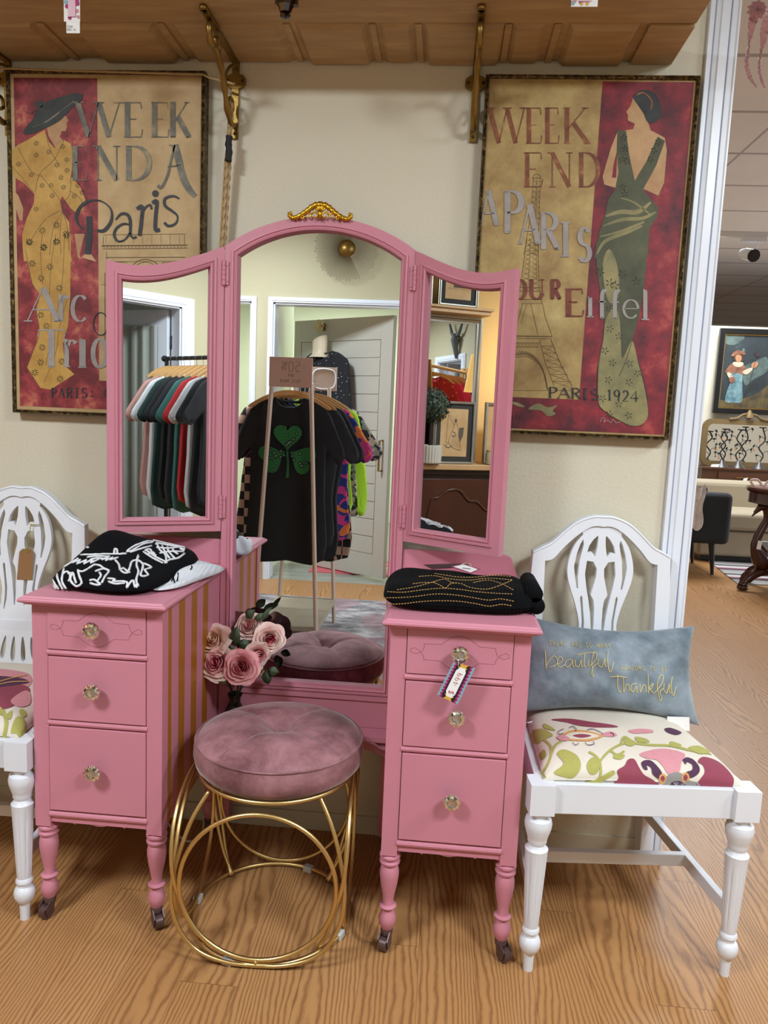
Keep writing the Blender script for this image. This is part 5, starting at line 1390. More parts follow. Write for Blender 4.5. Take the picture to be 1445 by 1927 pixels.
for pts in ([(90,370),(85,400),(92,440),(115,475)], [(100,365),(95,420),(130,478)], [(130,360),(120,400),(140,450),(155,478)], [(165,340),(155,380),(150,430),(175,475)], [(150,390),(180,370),(200,400),(190,430)],
            [(215,375),(200,420),(235,460),(268,440),(255,400),(245,360)], [(185,385),(215,380),(225,410),(235,440)], [(245,365),(275,370),(320,345),(345,330),(380,335),(400,350),(435,365)], [(350,370),(400,355),(432,370),(410,400),(390,440)], [(375,375),(385,395),(365,425)],
            [(315,425),(340,420),(360,430),(380,450),(350,450),(320,440)], [(195,300),(215,275),(260,270),(330,268),(400,265),(470,265),(540,262)], [(110,370),(160,345),(200,320),(250,290)], [(210,320),(260,300),(240,325),(300,300),(280,325),(340,295),(320,320),(380,292)], [(390,300),(430,285),(410,305),(460,285),(440,300),(490,285)],
            [(465,262),(468,235),(482,238),(488,265),(520,262)], [(470,300),(495,330),(500,360),(520,350),(548,370),(560,345),(572,310),(600,300),(612,280)], [(505,365),(530,380),(560,375)], [(610,270),(600,330),(612,370),(598,420),(612,460)], [(605,300),(640,330),(625,390),(640,400)], [(640,320),(690,345),(650,360),(670,390),(640,400)],
            [(425,412),(470,418),(455,430),(520,430),(545,440),(540,470),(560,440),(580,425),(590,465),(605,440),(600,470)], [(430,430),(470,445),(530,440)], [(540,250),(580,220),(640,195),(720,175),(690,195),(640,205),(570,245),(540,250)], [(560,255),(620,235),(690,215)], [(640,250),(700,290),(760,320)], [(655,240),(720,285),(775,310)],
            [(700,180),(760,162),(820,180),(870,195),(890,225),(880,250)], [(715,205),(770,190),(830,200),(880,235)], [(720,190),(740,240),(775,270),(780,320)], [(750,175),(760,230),(800,290)], [(790,175),(790,240),(830,290)], [(830,185),(820,240),(850,265)], [(720,225),(780,230),(850,225),(890,215)], [(740,260),(800,250),(880,250)],
            [(650,245),(680,235),(700,265),(720,275)], [(665,270),(700,255),(715,285)], [(770,320),(800,300),(850,290),(890,262)], [(290,160),(287,185),(298,222),(310,225)], [(252,232),(272,242)], [(860,200),(880,215),(865,235),(890,240)], [(900,180),(960,205),(1015,222)], [(320,300),(360,290),(420,296)], [(300,285),(350,278),(440,280)]):
    yarn(pts)
d = b.place('knitted_drawing', M_WYARN, sw1, (-.752, -.3, TT+.05), smooth='all')
# collar roll of the black sweater with its white lining
b = VB(); P = smooth_pts([lb.fn(*ZS(690,175), .002), lb.fn(*ZS(800,158), .004), Vector(lb.fn(*ZS(900,165), .006)), Vector(lb.fn(*ZS(975,185), .006)), Vector(lb.fn(*ZS(1000,235), -.006))], 5, False)
b.tube(P, [.010]*len(P), 10); b.place('collar', M_BKNIT, sw1, tuple(P[0]), smooth='all')
b = VB(); P = smooth_pts([Vector(lb.fn(*ZS(860,150), .014)), Vector(lb.fn(*ZS(890,138), .016)), Vector(lb.fn(*ZS(940,150), .015)), Vector(lb.fn(*ZS(1000,165), .012))], 5, False)
b.tube(P, .0045, 8); b.place('collar_lining', M_WKNIT, sw1, tuple(P[0]), smooth='all')
rb = Lump(.048, -.345, math.radians(2), .172, .108, TT+.001, lambda u, v: .058+.012*math.exp(-((u+.7)**2+(v-.6)**2)/.3)+.006*math.exp(-((u-.8)**2+(v-.4)**2)/.1)+.0025*math.sin(8*u+2), p=5)
b = VB(); rb.mesh(b, 54)
M_RIB = new_mat('black_rib_knit', '#07080b', .95, Specular_IOR_Level=.15); _t = NT(M_RIB); _w = _t.n('ShaderNodeTexWave', wave_type='BANDS', bands_direction='X', Scale=38.0, Distortion=.3); _t.l(_t.coord(), _w.inputs['Vector']); _t.bump(_w.outputs['Fac'], .9, .003)
sw2 = b.place('folded_sweater', M_RIB, None, (.048, -.345, TT), smooth='all')
tag(sw2, 'folded black ribbed sweater with rows of gold stitches, on the right pedestal', 'sweater')
b = VB()
for (cx, cy, cz) in ((.216,-.33,TT+.047),(.222,-.33,TT+.020)):
    b.tube([(cx,cy-.08,cz),(cx,cy+.07,cz)], .019, 14)
b.place('sleeve_roll', M_BKNIT, sw2, (.218,-.33,TT), smooth='all')
b = VB(); ZR = Zf(690, 1030, 4.379)
def dash(pts, on=.62, step=5.4, r=.0011):
    P = smooth_pts(conv(ZR, pts), 8, False); L_ = [0]
    for i in range(1, len(P)): L_.append(L_[-1]+math.hypot(P[i][0]-P[i-1][0], P[i][1]-P[i-1][1]))
    def ev(s):
        for i in range(1, len(P)):
            if L_[i] >= s:
                q = (s-L_[i-1])/max(1e-9, L_[i]-L_[i-1]); return (P[i-1][0]+(P[i][0]-P[i-1][0])*q, P[i-1][1]+(P[i][1]-P[i-1][1])*q)
        return P[-1]
    s = 0
    while s+step*on < L_[-1]:
        a, m, c = ev(s), ev(s+step*on/2), ev(s+step*on); Q_ = [front_fn(*a), front_fn(*m), front_fn(*c)]
        if all(Q_): b.tube(Q_, r, 5)
        s += step
def front_fn(x, y):
    # first hit of the ray with the stack (steep front face included)
    d = ray(x, y); k = 1.2
    while k < 2.6:
        p = CP+d*k; u, v = rb.uv(p.x, p.y); m = (abs(u)**4+abs(v)**4)**.25
        if m < 1.0 and p.z < rb.zt(p.x, p.y)+.0004: return tuple(CP+d*(k-.0008))
        k += .001
    return None
for pts in ([(115,415),(250,415),(400,405),(560,385),(700,390),(850,410),(1000,435),(1100,425),(1215,445)], [(120,470),(300,465),(420,450),(580,440),(760,445),(900,465),(1010,485),(1110,470),(1210,485)],
            [(170,365),(300,370),(450,352),(600,338),(750,345),(900,365),(1050,378),(1215,385)], [(250,350),(400,325),(530,290),(640,262),(700,290),(780,300),(850,330),(980,345),(1080,320),(1210,265)],
            [(540,285),(600,310),(650,335),(690,300),(760,292)], [(380,300),(470,290),(570,290)], [(880,290),(1000,270),(1110,300),(1215,355)], [(560,215),(640,228),(760,245),(900,245),(1040,232),(1190,240)], [(430,240),(560,235),(700,262),(850,270),(1000,255),(1200,268)]):
    dash(pts)
b.place('gold_stitching', new_mat('ochre_yarn', '#b08a4c', .8), sw2, (.048,-.345,TT+.04), smooth='all')
# swing tags lying on the sweater
zt = TT+.0665
def card(name, P, z, th, m, parent):
    b = VB(); pts = [atz(*ZR(x, y), z) for x, y in P]; b.prism([(p.x, p.y) for p in pts], lambda u,v,t: (u, v, z+t), 0, th); return b.place(name, m, parent, tuple(pts[0]))
tg = empty('price_tag', tuple(atz(*ZR(700,170), zt)), 'black and white swing tags lying on the gold-stitched sweater', 'tag')
card('card', [(468,145),(820,133),(850,140),(690,172),(540,180)], zt+.001, .001, new_mat('black_card', '#1a1618', .4), tg)
card('card', [(690,160),(795,138),(935,182),(860,218)], zt+.0025, .001, new_mat('magenta_edge_card', '#8a3a5c', .5), tg)
card('card', [(715,160),(800,143),(915,182),(855,207)], zt+.0038, .0005, M_PAPER, tg)
card('print', [(790,168),(860,178),(850,182),(785,172)], zt+.0044, .0002, M_INK, tg)
b = VB(); b.tube(smooth_pts([atz(*ZR(770,150),zt+.004), atz(*ZR(800,133),zt+.008), atz(*ZR(850,135),zt+.010), atz(*ZR(860,155),zt+.006)], 4, False), .0007, 5); b.place('string', M_STRING, tg, tuple(atz(*ZR(770,150),zt)))

# ================================================================== price tag on the top right knob
ZT_ = Zf(810, 1200, 13.14); YT = -.533
pt = empty('price_tag', tuple(at(*ZT_(660,620), YT)), 'zigzag patterned price tag reading $ 499, hanging from the top right drawer knob', 'tag')
TLc, TRc, BRc, BLc = (570,600),(1105,750),(665,1655),(165,1410)
def tuv(u, v):
    a = (TLc[0]*(1-u)+TRc[0]*u, TLc[1]*(1-u)+TRc[1]*u); c = (BLc[0]*(1-u)+BRc[0]*u, BLc[1]*(1-u)+BRc[1]*u)
    return ZT_(a[0]*(1-v)+c[0]*v, a[1]*(1-v)+c[1]*v)
def tfn(u, v, t): x, y = tuv(u, v); p = at(x, y, YT-t); return (p.x, p.y, p.z)
TM = [new_mat('tag_aqua', '#7fa8b4', .6), new_mat('tag_magenta', '#a31a6c', .6), new_mat('tag_black', '#1c0c14', .6), new_mat('tag_yellow', '#d8a83c', .6), M_PAPER, new_mat('tag_red_ink', '#b03a48', .6)]
b = VB(); b.mat(0).prism([(0,0),(1,0),(1,1),(0,1)], lambda u,v,t: tfn(u, v, t), 0, .001)
def zz(m, ins, amp, t, n=11):
    P = []
    for i in range(n*2+1): P.append((ins+amp*(i % 2), i/(n*2)))
    Q = [(1-u, v) for u, v in P[::-1]]
    b.mat(m).flat(P+Q, tfn, t)
zz(1, .06, .09, .0014); zz(2, .16, .07, .0018)
b.mat(3).flat([(.3,0),(.7,0),(.62,.06),(.72,.1),(.5,.14),(.28,.1),(.38,.06)], tfn, .0021); b.mat(3).flat([(.3,1),(.7,1),(.62,.94),(.72,.88),(.5,.84),(.28,.88),(.38,.94)], tfn, .0021)
b.mat(4).flat([(.38,.09),(.62,.09),(.72,.2),(.72,.80),(.62,.92),(.38,.92),(.27,.80),(.27,.2)], tfn, .0024)
b.mat(5)
for i, chh in enumerate('$ 499'):
    if chh == ' ': continue
    # written along the tag, bottom to top
    for pts, k in GL[chh]:
        if k == 'S': continue
        P = [(.40+(1-vv)*.22, .84-(i*.125)-uu*.105) for uu, vv in pts]
        b.ribbon(P, .016, tfn, .0028)
b.place('card', TM, pt, tuple(at(*ZT_(630,1100), YT)), recalc=False)
b = VB(); b.tube(smooth_pts([at(*ZT_(700,740), YT-.003), at(*ZT_(690,640), YT-.002), (KNOBS[3][0], KNOBS[3][1]-.012, KNOBS[3][2]-.008)], 4, False), .0007, 5); b.place('string', M_STRING, pt, tuple(at(*ZT_(700,740), YT)))
# tags hanging from the goods on top of the shelf
def hang_tag(label, X0, X1, z1, z0, y, two=True):
    e_ = empty('price_tag', ((X0+X1)/2, y, z1), label, 'tag')
    b = VB(); b.mat(0).box(X0, X1, y-.001, y, z0, z1)
    r = random.Random(int(X0*100))
    for k in range(16):
        cx = r.uniform(X0+.003, X1-.003); cz = r.uniform(z0+.004, z1-.004); rr = r.uniform(.003, .0055)
        b.mat(r.choice((1,2,3,4))).flat([(cx+rr*math.cos(a), cz+rr*math.sin(a)) for a in (0,1.1,2.3,3.3,4.4,5.4)], lambda u,v,t: (min(max(u,X0),X1), y-.001-t, min(max(v,z0),z1)), .0003+.0001*k)
    b.mat(5).box((X0*.7+X1*.3), (X0*.25+X1*.75), y-.0036, y-.0030, z0+.009, z1-.002)
    b.place('card', [M_PAPER, FAB['pink'], TM[0], TM[1], TM[3], new_mat('pale_pink_label', '#dfb6c6', .6)], e_, ((X0+X1)/2, y, z0), recalc=False)
    if two:
        b = VB(); b.box(X0+.005, X1-.001, y-.0005, y+.0005, z0-.024, z0+.004); c_ = b.place('card', M_PAPER, e_, ((X0+X1)/2, y, z0-.01), bevel=.0004)
        b = VB()
        text_line(b, 'EVA', X0+.008, -(z0-.008), -(z0-.013), .0042, lambda u,v,t: (u, y-.001-t, -v), 0, thick=.12, thin=.1)
        text_line(b, 'N00 40', X0+.007, -(z0-.015), -(z0-.019), .0034, lambda u,v,t: (u, y-.001-t, -v), 0, thick=.12, thin=.1)
        b.place('writing', M_INK, c_, ((X0+X1)/2, y, z0-.012), recalc=False)
pA = at(120,-20,-.335); pB = at(151,41,-.335)
hang_tag('patterned price tag with a white card below it, hanging over the shelf at upper left', pA.x, pB.x, pA.z, pB.z, -.335)
pA = at(1077,-30,-.335); pB = at(1124,13,-.335)
hang_tag('pink patterned price tag at the top edge above the olive gown poster', pA.x, pB.x, pA.z, pB.z, -.335, False)
# cut glass drop hanging from above in front of the shelf
b = VB(); c0 = at(537,30,-.34)
b.lathe([(.0001,-.005),(.010,-.003),(.012,.001),(.006,.004),(.012,.006),(.017,.020),(.024,.026),(.024,.045),(.020,.06)], 8, tuple(c0))
b.box(c0.x+.018, c0.x+.027, c0.y-.006, c0.y+.006, c0.z+.020, c0.z+.045)
o = b.place('crystal_drop', new_mat('dark_amber_glass', '#2c120a', .08, Transmission_Weight=.5, IOR=1.5), None, tuple(c0))
tag(o, 'dark amber cut glass drop hanging at the top edge in front of the shelf', 'ornament')
# white cord on the floor behind the left pedestal
b = VB(); P = smooth_pts([(-.80,-.015,.2),(-.775,-.02,.06),(-.765,-.03,.008),(-.74,-.06,.004),(-.705,-.10,.004),(-.665,-.125,.004),(-.640,-.110,.004),(-.640,-.07,.006),(-.648,-.035,.03),(-.652,-.025,.10),(-.652,-.022,.2)], 6, False)
b.tube(P, .0035, 8); o = b.place('power_cord', new_mat('white_cable', '#d8d6d0', .5), None, tuple(P[0]), smooth='all'); tag(o, 'white power cord looping on the floor behind the left pedestal', 'cord')

# ================================================================== roses in a dark glass vase
VXc, VYc, VZ0 = -.545, -.098, .3535
b = VB(); b.lathe([(.020,0),(.026,.004),(.029,.02),(.028,.034),(.020,.050),(.015,.062),(.0165,.074),(.021,.084),(.0195,.0845),(.0145,.074),(.013,.062),(.018,.050),(.0255,.034),(.026,.02),(.022,.006),(.0001,.005)], 28, (VXc, VYc, VZ0))
o = b.place('vase', new_mat('smoky_green_glass', '#3a3f34', .04, Transmission_Weight=.85, IOR=1.5), None, (VXc, VYc, VZ0), smooth='all'); tag(o, 'small smoky glass vase beside the left pedestal, holding pink roses', 'vase')
RM = [paint('blush_petal', '#ecc4ba', '#f4ddd6', .7, 40), paint('pink_petal', '#e08e96', '#f0b4b4', .7, 40, seed=2), paint('rose_heart', '#cc5268', '#e07c88', .7, 40, seed=4), paint('peach_petal', '#ecbb9c', '#f4d4c0', .7, 40, seed=1)]
M_LEAF = paint('rose_leaf', '#2f3f2a', '#46563a', .55, 30); M_STEM = new_mat('rose_stem', '#2b3a24', .6); M_BRIGHTLEAF = new_mat('bright_green_leaf', '#4f8a2c', .6)
def petal(mb, C, ax, up, r, h, open_, wid, a, seed):
    """cupped petal round axis ax"""
    side = ax.cross(up).normalized(); f = side.cross(ax).normalized()
    rr = random.Random(seed); ph = rr.uniform(0, 6)
    def P(s, t):
        th = a+(s-.5)*wid; d = side*math.cos(th)+f*math.sin(th)
        rad = r*(.35+.65*math.sin(min(1, t*1.05)*math.pi/2)**.8)*(1+open_*t*t)
        hh = h*(t-.25)-open_*h*.55*t**3-.10*h*abs(2*s-1)**2.5*t
        curl = .10*r*math.sin(7*s+ph)*t*t
        return C+d*(rad+curl)+ax*hh
    mb.grid(9, 7, P)
def rose(label, px, py, Y, ax, r, cols=(0,1,2)):
    C = at(px, py, Y); ax = Vector(ax).normalized(); up = Vector((.13,.2,1)) if abs(ax.z) < .9 else Vector((1,0,0))
    e_ = empty('rose', tuple(C), label, 'flower', group=None); b = VB(); sd = int(px)
    for L_, (n, rr, hh, op, wd, m) in enumerate(((3,.20,.62,0,2.6,cols[2]),(4,.36,.66,.02,2.2,cols[2]),(4,.52,.66,.08,2.0,cols[1]),(5,.68,.62,.20,1.8,cols[1]),(5,.80,.56,.38,1.7,cols[0]),(6,.90,.46,.60,1.5,cols[0]))):
        for k in range(n): b.mat(m); petal(b, C-ax*(r*.12*L_*.4), ax, up, r*rr, r*hh*1.5, op, wd, 2*math.pi*k/n+L_*.7+sd, sd+L_*10+k)
    b.place('bloom', RM, e_, tuple(C), smooth='all', recalc=False)
    b = VB(); q = C-ax*r*.55; b.tube(smooth_pts([q, q*.6+Vector((VXc,VYc,VZ0+.09))*.4-Vector((0,0,.01)), (VXc+.003*math.sin(sd), VYc+.003*math.cos(sd), VZ0+.05), (VXc+.008*math.sin(sd*3), VYc+.008*math.cos(sd*3), VZ0+.012)], 5, False), .0018, 6)
    b.place('stem', M_STEM, e_, tuple(q), smooth='all')
    return e_
R_ = []
R_.append(rose('peach-white artificial rose, upper left of the bunch', 404, 1206, -.150, (-.15,-.75,.6), .034, (0,3,3)))
R_.append(rose('blush artificial rose with a pink heart, lower left of the bunch', 409, 1247, -.175, (-.1,-.9,.35), .036, (0,1,2)))
R_.append(rose('pink artificial rose in the middle, lowest front of the bunch', 455, 1255, -.185, (.1,-.95,.25), .034, (1,1,2)))
R_.append(rose('pale pink artificial rose at the top, against the mirror', 469, 1179, -.095, (-.05,-.85,.5), .028, (0,0,1)))
R_.append(rose('blush artificial rose at the right, seen against the stool reflection', 507, 1201, -.105, (.35,-.9,.1), .031, (0,0,2)))
R_.append(rose('pink artificial rose bud behind the middle front rose', 483, 1232, -.135, (.5,-.7,-.1), .028, (0,1,1)))
def leaf(parent, C, d, n, L_, W, m=None, name='leaf'):
    b = VB(); d = Vector(d).normalized(); n = Vector(n).normalized(); s = d.cross(n).normalized(); n = s.cross(d)
    b.grid(9, 7, lambda t, u: Vector(C)+d*(L_*t)+s*((u-.5)*2*W*math.sin(math.pi*min(1,t*.97+.03))**.75*(1-.25*t))+n*(L_*.15*math.sin(math.pi*t)-W*.35*abs(2*u-1)))
    return b.place(name, m or M_LEAF, parent, tuple(C), smooth='all', recalc=False)
for par, px, py, Y, d, L_, W in ((R_[0],440,1215,-.150,(.15,-.1,1),.055,.017),(R_[0],440,1232,-.155,(-.2,-.2,.7),.03,.013),(R_[3],462,1163,-.11,(.5,-.1,.5),.035,.014),(R_[3],478,1165,-.105,(.9,-.1,.35),.045,.012),
        (R_[4],490,1168,-.11,(.6,0,.8),.05,.007),(R_[5],500,1262,-.12,(.2,-.1,-1),.04,.016),(R_[5],470,1215,-.14,(-.8,-.2,.2),.035,.016),(R_[1],382,1228,-.15,(-.6,0,.5),.03,.012),(R_[2],440,1240,-.15,(-.3,-.1,.9),.03,.014),(R_[5],505,1260,-.13,(.8,0,-.2),.03,.014)):
    leaf(par, at(px, py, Y), d, (0,-1,.2), L_, W)
for k in (-1, 0, 1): leaf(R_[2], at(416, 1281, -.19), (k*.6,-.1,.6 if k == 0 else -.1), (0,-1,.1), .013, .006, M_BRIGHTLEAF)
# ================================================================== things seen in the mirrors (they stand behind and beside the camera)
MC_ = Mir((0, -.050, 0), (0, -1, 0))
def _wm(hx, ang, sgn):
    n = Vector((-sgn*math.sin(ang), -math.cos(ang), 0)); return Mir(Vector((hx, YF-.003, 0))-n*.012, n)
ML_ = _wm(-.6015, math.radians(26), -1); MR_ = _wm(-.0995, math.radians(33), 1)
def refl(px, py, axis, val, m=MC_): return through(px, py, [m], axis, val)
# ---- sunburst wall ornament above the fitting room opening
sc_ = Vector((-.735, -3.335, 2.343))
sb = empty('wall_ornament', tuple(sc_), 'round wire sunburst with a domed brass centre, on the wall above the fitting room', 'wall ornament')
b = VB(); b.lathe([(.066,0),(.064,.014),(.055,.032),(.038,.048),(.018,.056),(.0001,.058)], 32, tuple(sc_), 'y')
b.place('dome', M_OLDBRASS, sb, tuple(sc_), smooth='all')
b = VB()
for k in range(60):
    a = 2*math.pi*k/60; a2 = a+.052; R1 = .216+.008*math.sin(k*2.1); 
    pts = [(.05, a), (R1*.95, a), (R1, a+.012), (R1, a2-.012), (R1*.95, a2), (.05, a2)]
    b.tube([(sc_.x+r*math.cos(t), sc_.y+.018+.025*(r/.2), sc_.z+r*math.sin(t)) for r, t in pts], .0013, 5)
b.place('wire_petals', new_mat('dark_bronze_wire', '#6a5c44', .4, .6), sb, tuple(sc_))
# ---- slatted door, half open into the fitting room
dA = Vector((-1.225, -4.02, 0)); dB = Vector((-.405, -3.475, 0)); dt = (dB-dA).normalized(); dn = Vector((-dt.y, dt.x, 0)); dW = (dB-dA).length
def D(u, z, t): p = dA+dt*u+dn*t; return (p.x, p.y, z)
M_DOORG = vmat('greyish_white_door', '#c3bfb6', .45, var=.02)
b = VB(); zt = 1.93
def pan(b, u0, u1, z0, z1, t0, t1): b.add([D(u0,z0,t0),D(u1,z0,t0),D(u1,z0,t1),D(u0,z0,t1),D(u0,z1,t0),D(u1,z1,t0),D(u1,z1,t1),D(u0,z1,t1)], [(0,3,2,1),(4,5,6,7),(0,1,5,4),(1,2,6,5),(2,3,7,6),(3,0,4,7)])
pan(b, 0, dW, .02, zt, -.036, -.004); pan(b, 0, .075, .02, zt, -.004, .004); pan(b, dW-.105, dW, .02, zt, -.004, .004)
pan(b, .075, dW-.105, zt-.165, zt, -.004, .004); pan(b, .075, dW-.105, .02, .19, -.004, .004)
n = 12; h = (zt-.165-.19)/n
for k in range(n): pan(b, .083, dW-.112, .19+h*k+.004, .19+h*(k+1)-.004, -.004, .002)
dr = b.place('door_1', M_DOORG, None, tuple(dA), bevel=.0015); dr['kind'] = 'structure'
b = VB(); hz_ = .93
b.tube([D(dW-.05,hz_-.11,.004), D(dW-.05,hz_-.11,.045), D(dW-.05,hz_+.11,.045), D(dW-.05,hz_+.11,.004)], .008, 8); b.place('door_handle', M_OLDBRASS, dr, D(dW-.05,hz_,0))
def on_door(px, py, t):
    """point t in front of the door leaf that shows at this pixel in the centre mirror"""
    o = CP.copy(); d = ray(px, py); m = MC_; k = (m.p-o).dot(m.n)/d.dot(m.n); o = o+d*k; d = d-2*d.dot(m.n)*m.n
    k = (dA+dn*t-o).dot(dn)/d.dot(dn); return o+d*k
hk = on_door(602, 613, .05)
ho = empty('door_hook', tuple(hk), 'openwork flower knob hook on the slatted door, above the sequinned sweater', 'hook')
b = VB(); pl = on_door(612, 616, .004); b.bar(pl-Vector((0,0,.028)), pl+Vector((0,0,.028)), .04, .006, up=tuple(dt)); b.tube([tuple(hk), tuple(pl)], .006, 8); b.place('plate', M_OLDBRASS, ho, tuple(pl))
b = VB()
for k in range(7):
    a = 2*math.pi*k/7; c = hk+dt*(.030*math.cos(a))+Vector((0,0,.030*math.sin(a)))
    b.tube([c+dt*(.015*math.cos(q))+Vector((0,0,.015*math.sin(q)))+dn*.008 for q in [2*math.pi*j/10 for j in range(10)]], .0035, 6, closed=True)
b.tube([hk+dt*(.012*math.cos(q))+Vector((0,0,.012*math.sin(q)))+dn*.014 for q in [2*math.pi*j/10 for j in range(10)]], .005, 6, closed=True)
b.place('flower', M_GOLD, ho, tuple(hk), smooth='all')
# hanging half bust form wearing a black sequinned sweater
def bust_at(px, py): return on_door(px, py, .10)
top = bust_at(602, 645); z0 = top.z
fo = empty('bust_form', tuple(top), 'cream hanging bust form with a slanted cut neck, on the slatted door', 'mannequin')
b = VB(); sl = []
for i, (r, dz) in enumerate(((.058,.030),(.060,.0),(.058,-.05),(.062,-.085),(.09,-.11))):
    for k in range(24):
        a = 2*math.pi*k/24; q = dt*(r*math.cos(a)*1.05)+dn*(r*math.sin(a)*.8); z = dz+(.024*math.cos(a) if i == 0 else 0); sl.append(tuple(top+q+Vector((0,0,z))))
b.add(sl, [(i*24+k, i*24+(k+1) % 24, (i+1)*24+(k+1) % 24, (i+1)*24+k) for i in range(4) for k in range(24)]+[tuple(range(24))[::-1]])
b.place('neck', new_mat('cream_plastic', '#c9b8a0', .5), fo, tuple(top), smooth=True)
b = VB(); b.tube([tuple(top+Vector((0,0,.02))), tuple(top+Vector((0,0,.05))), tuple(hk-Vector((0,0,.045)))], .003, 6); b.place('hook', M_GOLD, fo, tuple(top))
# ---- garments
def cloth(name, c, pat=None, c2='#ffffff', c3='#ffffff', scale=20):
    m = new_mat(name, c, .85); t = NT(m)
    if pat == 'check':
        ck = t.n('ShaderNodeTexChecker', Scale=scale); t.l(t.coord(), ck.inputs['Vector']); ck.inputs['Color1'].default_value = srgb(c); ck.inputs['Color2'].default_value = srgb(c2); t.color(ck.outputs['Color'])
    elif pat == 'blotch':
        n = t.noise(t.coord(), scale, 2, .5, .8); n2 = t.noise(t.coord(loc=(5,3,1)), scale*.8, 2, .5, .8)
        c_ = t.mix(t.math('GREATER_THAN', n, .52), c, c2); c_ = t.mix(t.math('GREATER_THAN', n2, .57), c_, c3); t.color(c_)
    elif pat == 'sequin':
        v = t.n('ShaderNodeTexVoronoi', Scale=scale); t.l(t.coord(), v.inputs['Vector'])
        t.color(t.mix(t.math('LESS_THAN', v.outputs['Distance'], .13), c, c2))
    return m
M_TB = cloth('black_jersey', '#0d0e13'); M_TB2 = cloth('washed_black_jersey', '#16181d'); M_SEQ = cloth('black_sequin_knit', '#101118', 'sequin', '#c9cdd6', scale=38)
M_HWOOD = vmat('pale_hanger_wood', '#b98d58', .5, var=.1, stretch=(1,1,8))
M_CHROME = new_mat('chrome_wire', '#c4c6ca', .2, 1.0)
def tee_outline(w, L_, sl, slw, flare=1.0, long=False):
    """right half outline, u from the centre outwards, v down from the collar"""
    if long:
        return [(.075,0),(.12,.012),(w*.5-.03,.045),(w*.5+.01,.09),(w*.5+sl*.35,.30),(w*.5+sl*.5,.50),(w*.5+sl*.42,.60),(w*.5+sl*.15,.60),(w*.5+sl*.12,.50),(w*.5-.015,.24),(w*.5*flare,.40),(w*.5*flare*1.02,L_),(0,L_+.01)]
    return [(.075,0),(.12,.012),(w*.5-.03,.042),(w*.5+.005,.075),(w*.5+sl*.55,.17),(w*.5+sl,.27),(w*.5+sl*.55,.315),(w*.5-.005,.245),(w*.5-.012,.33),(w*.5*flare,.5),(w*.5*flare*1.02,L_),(0,L_+.012)]
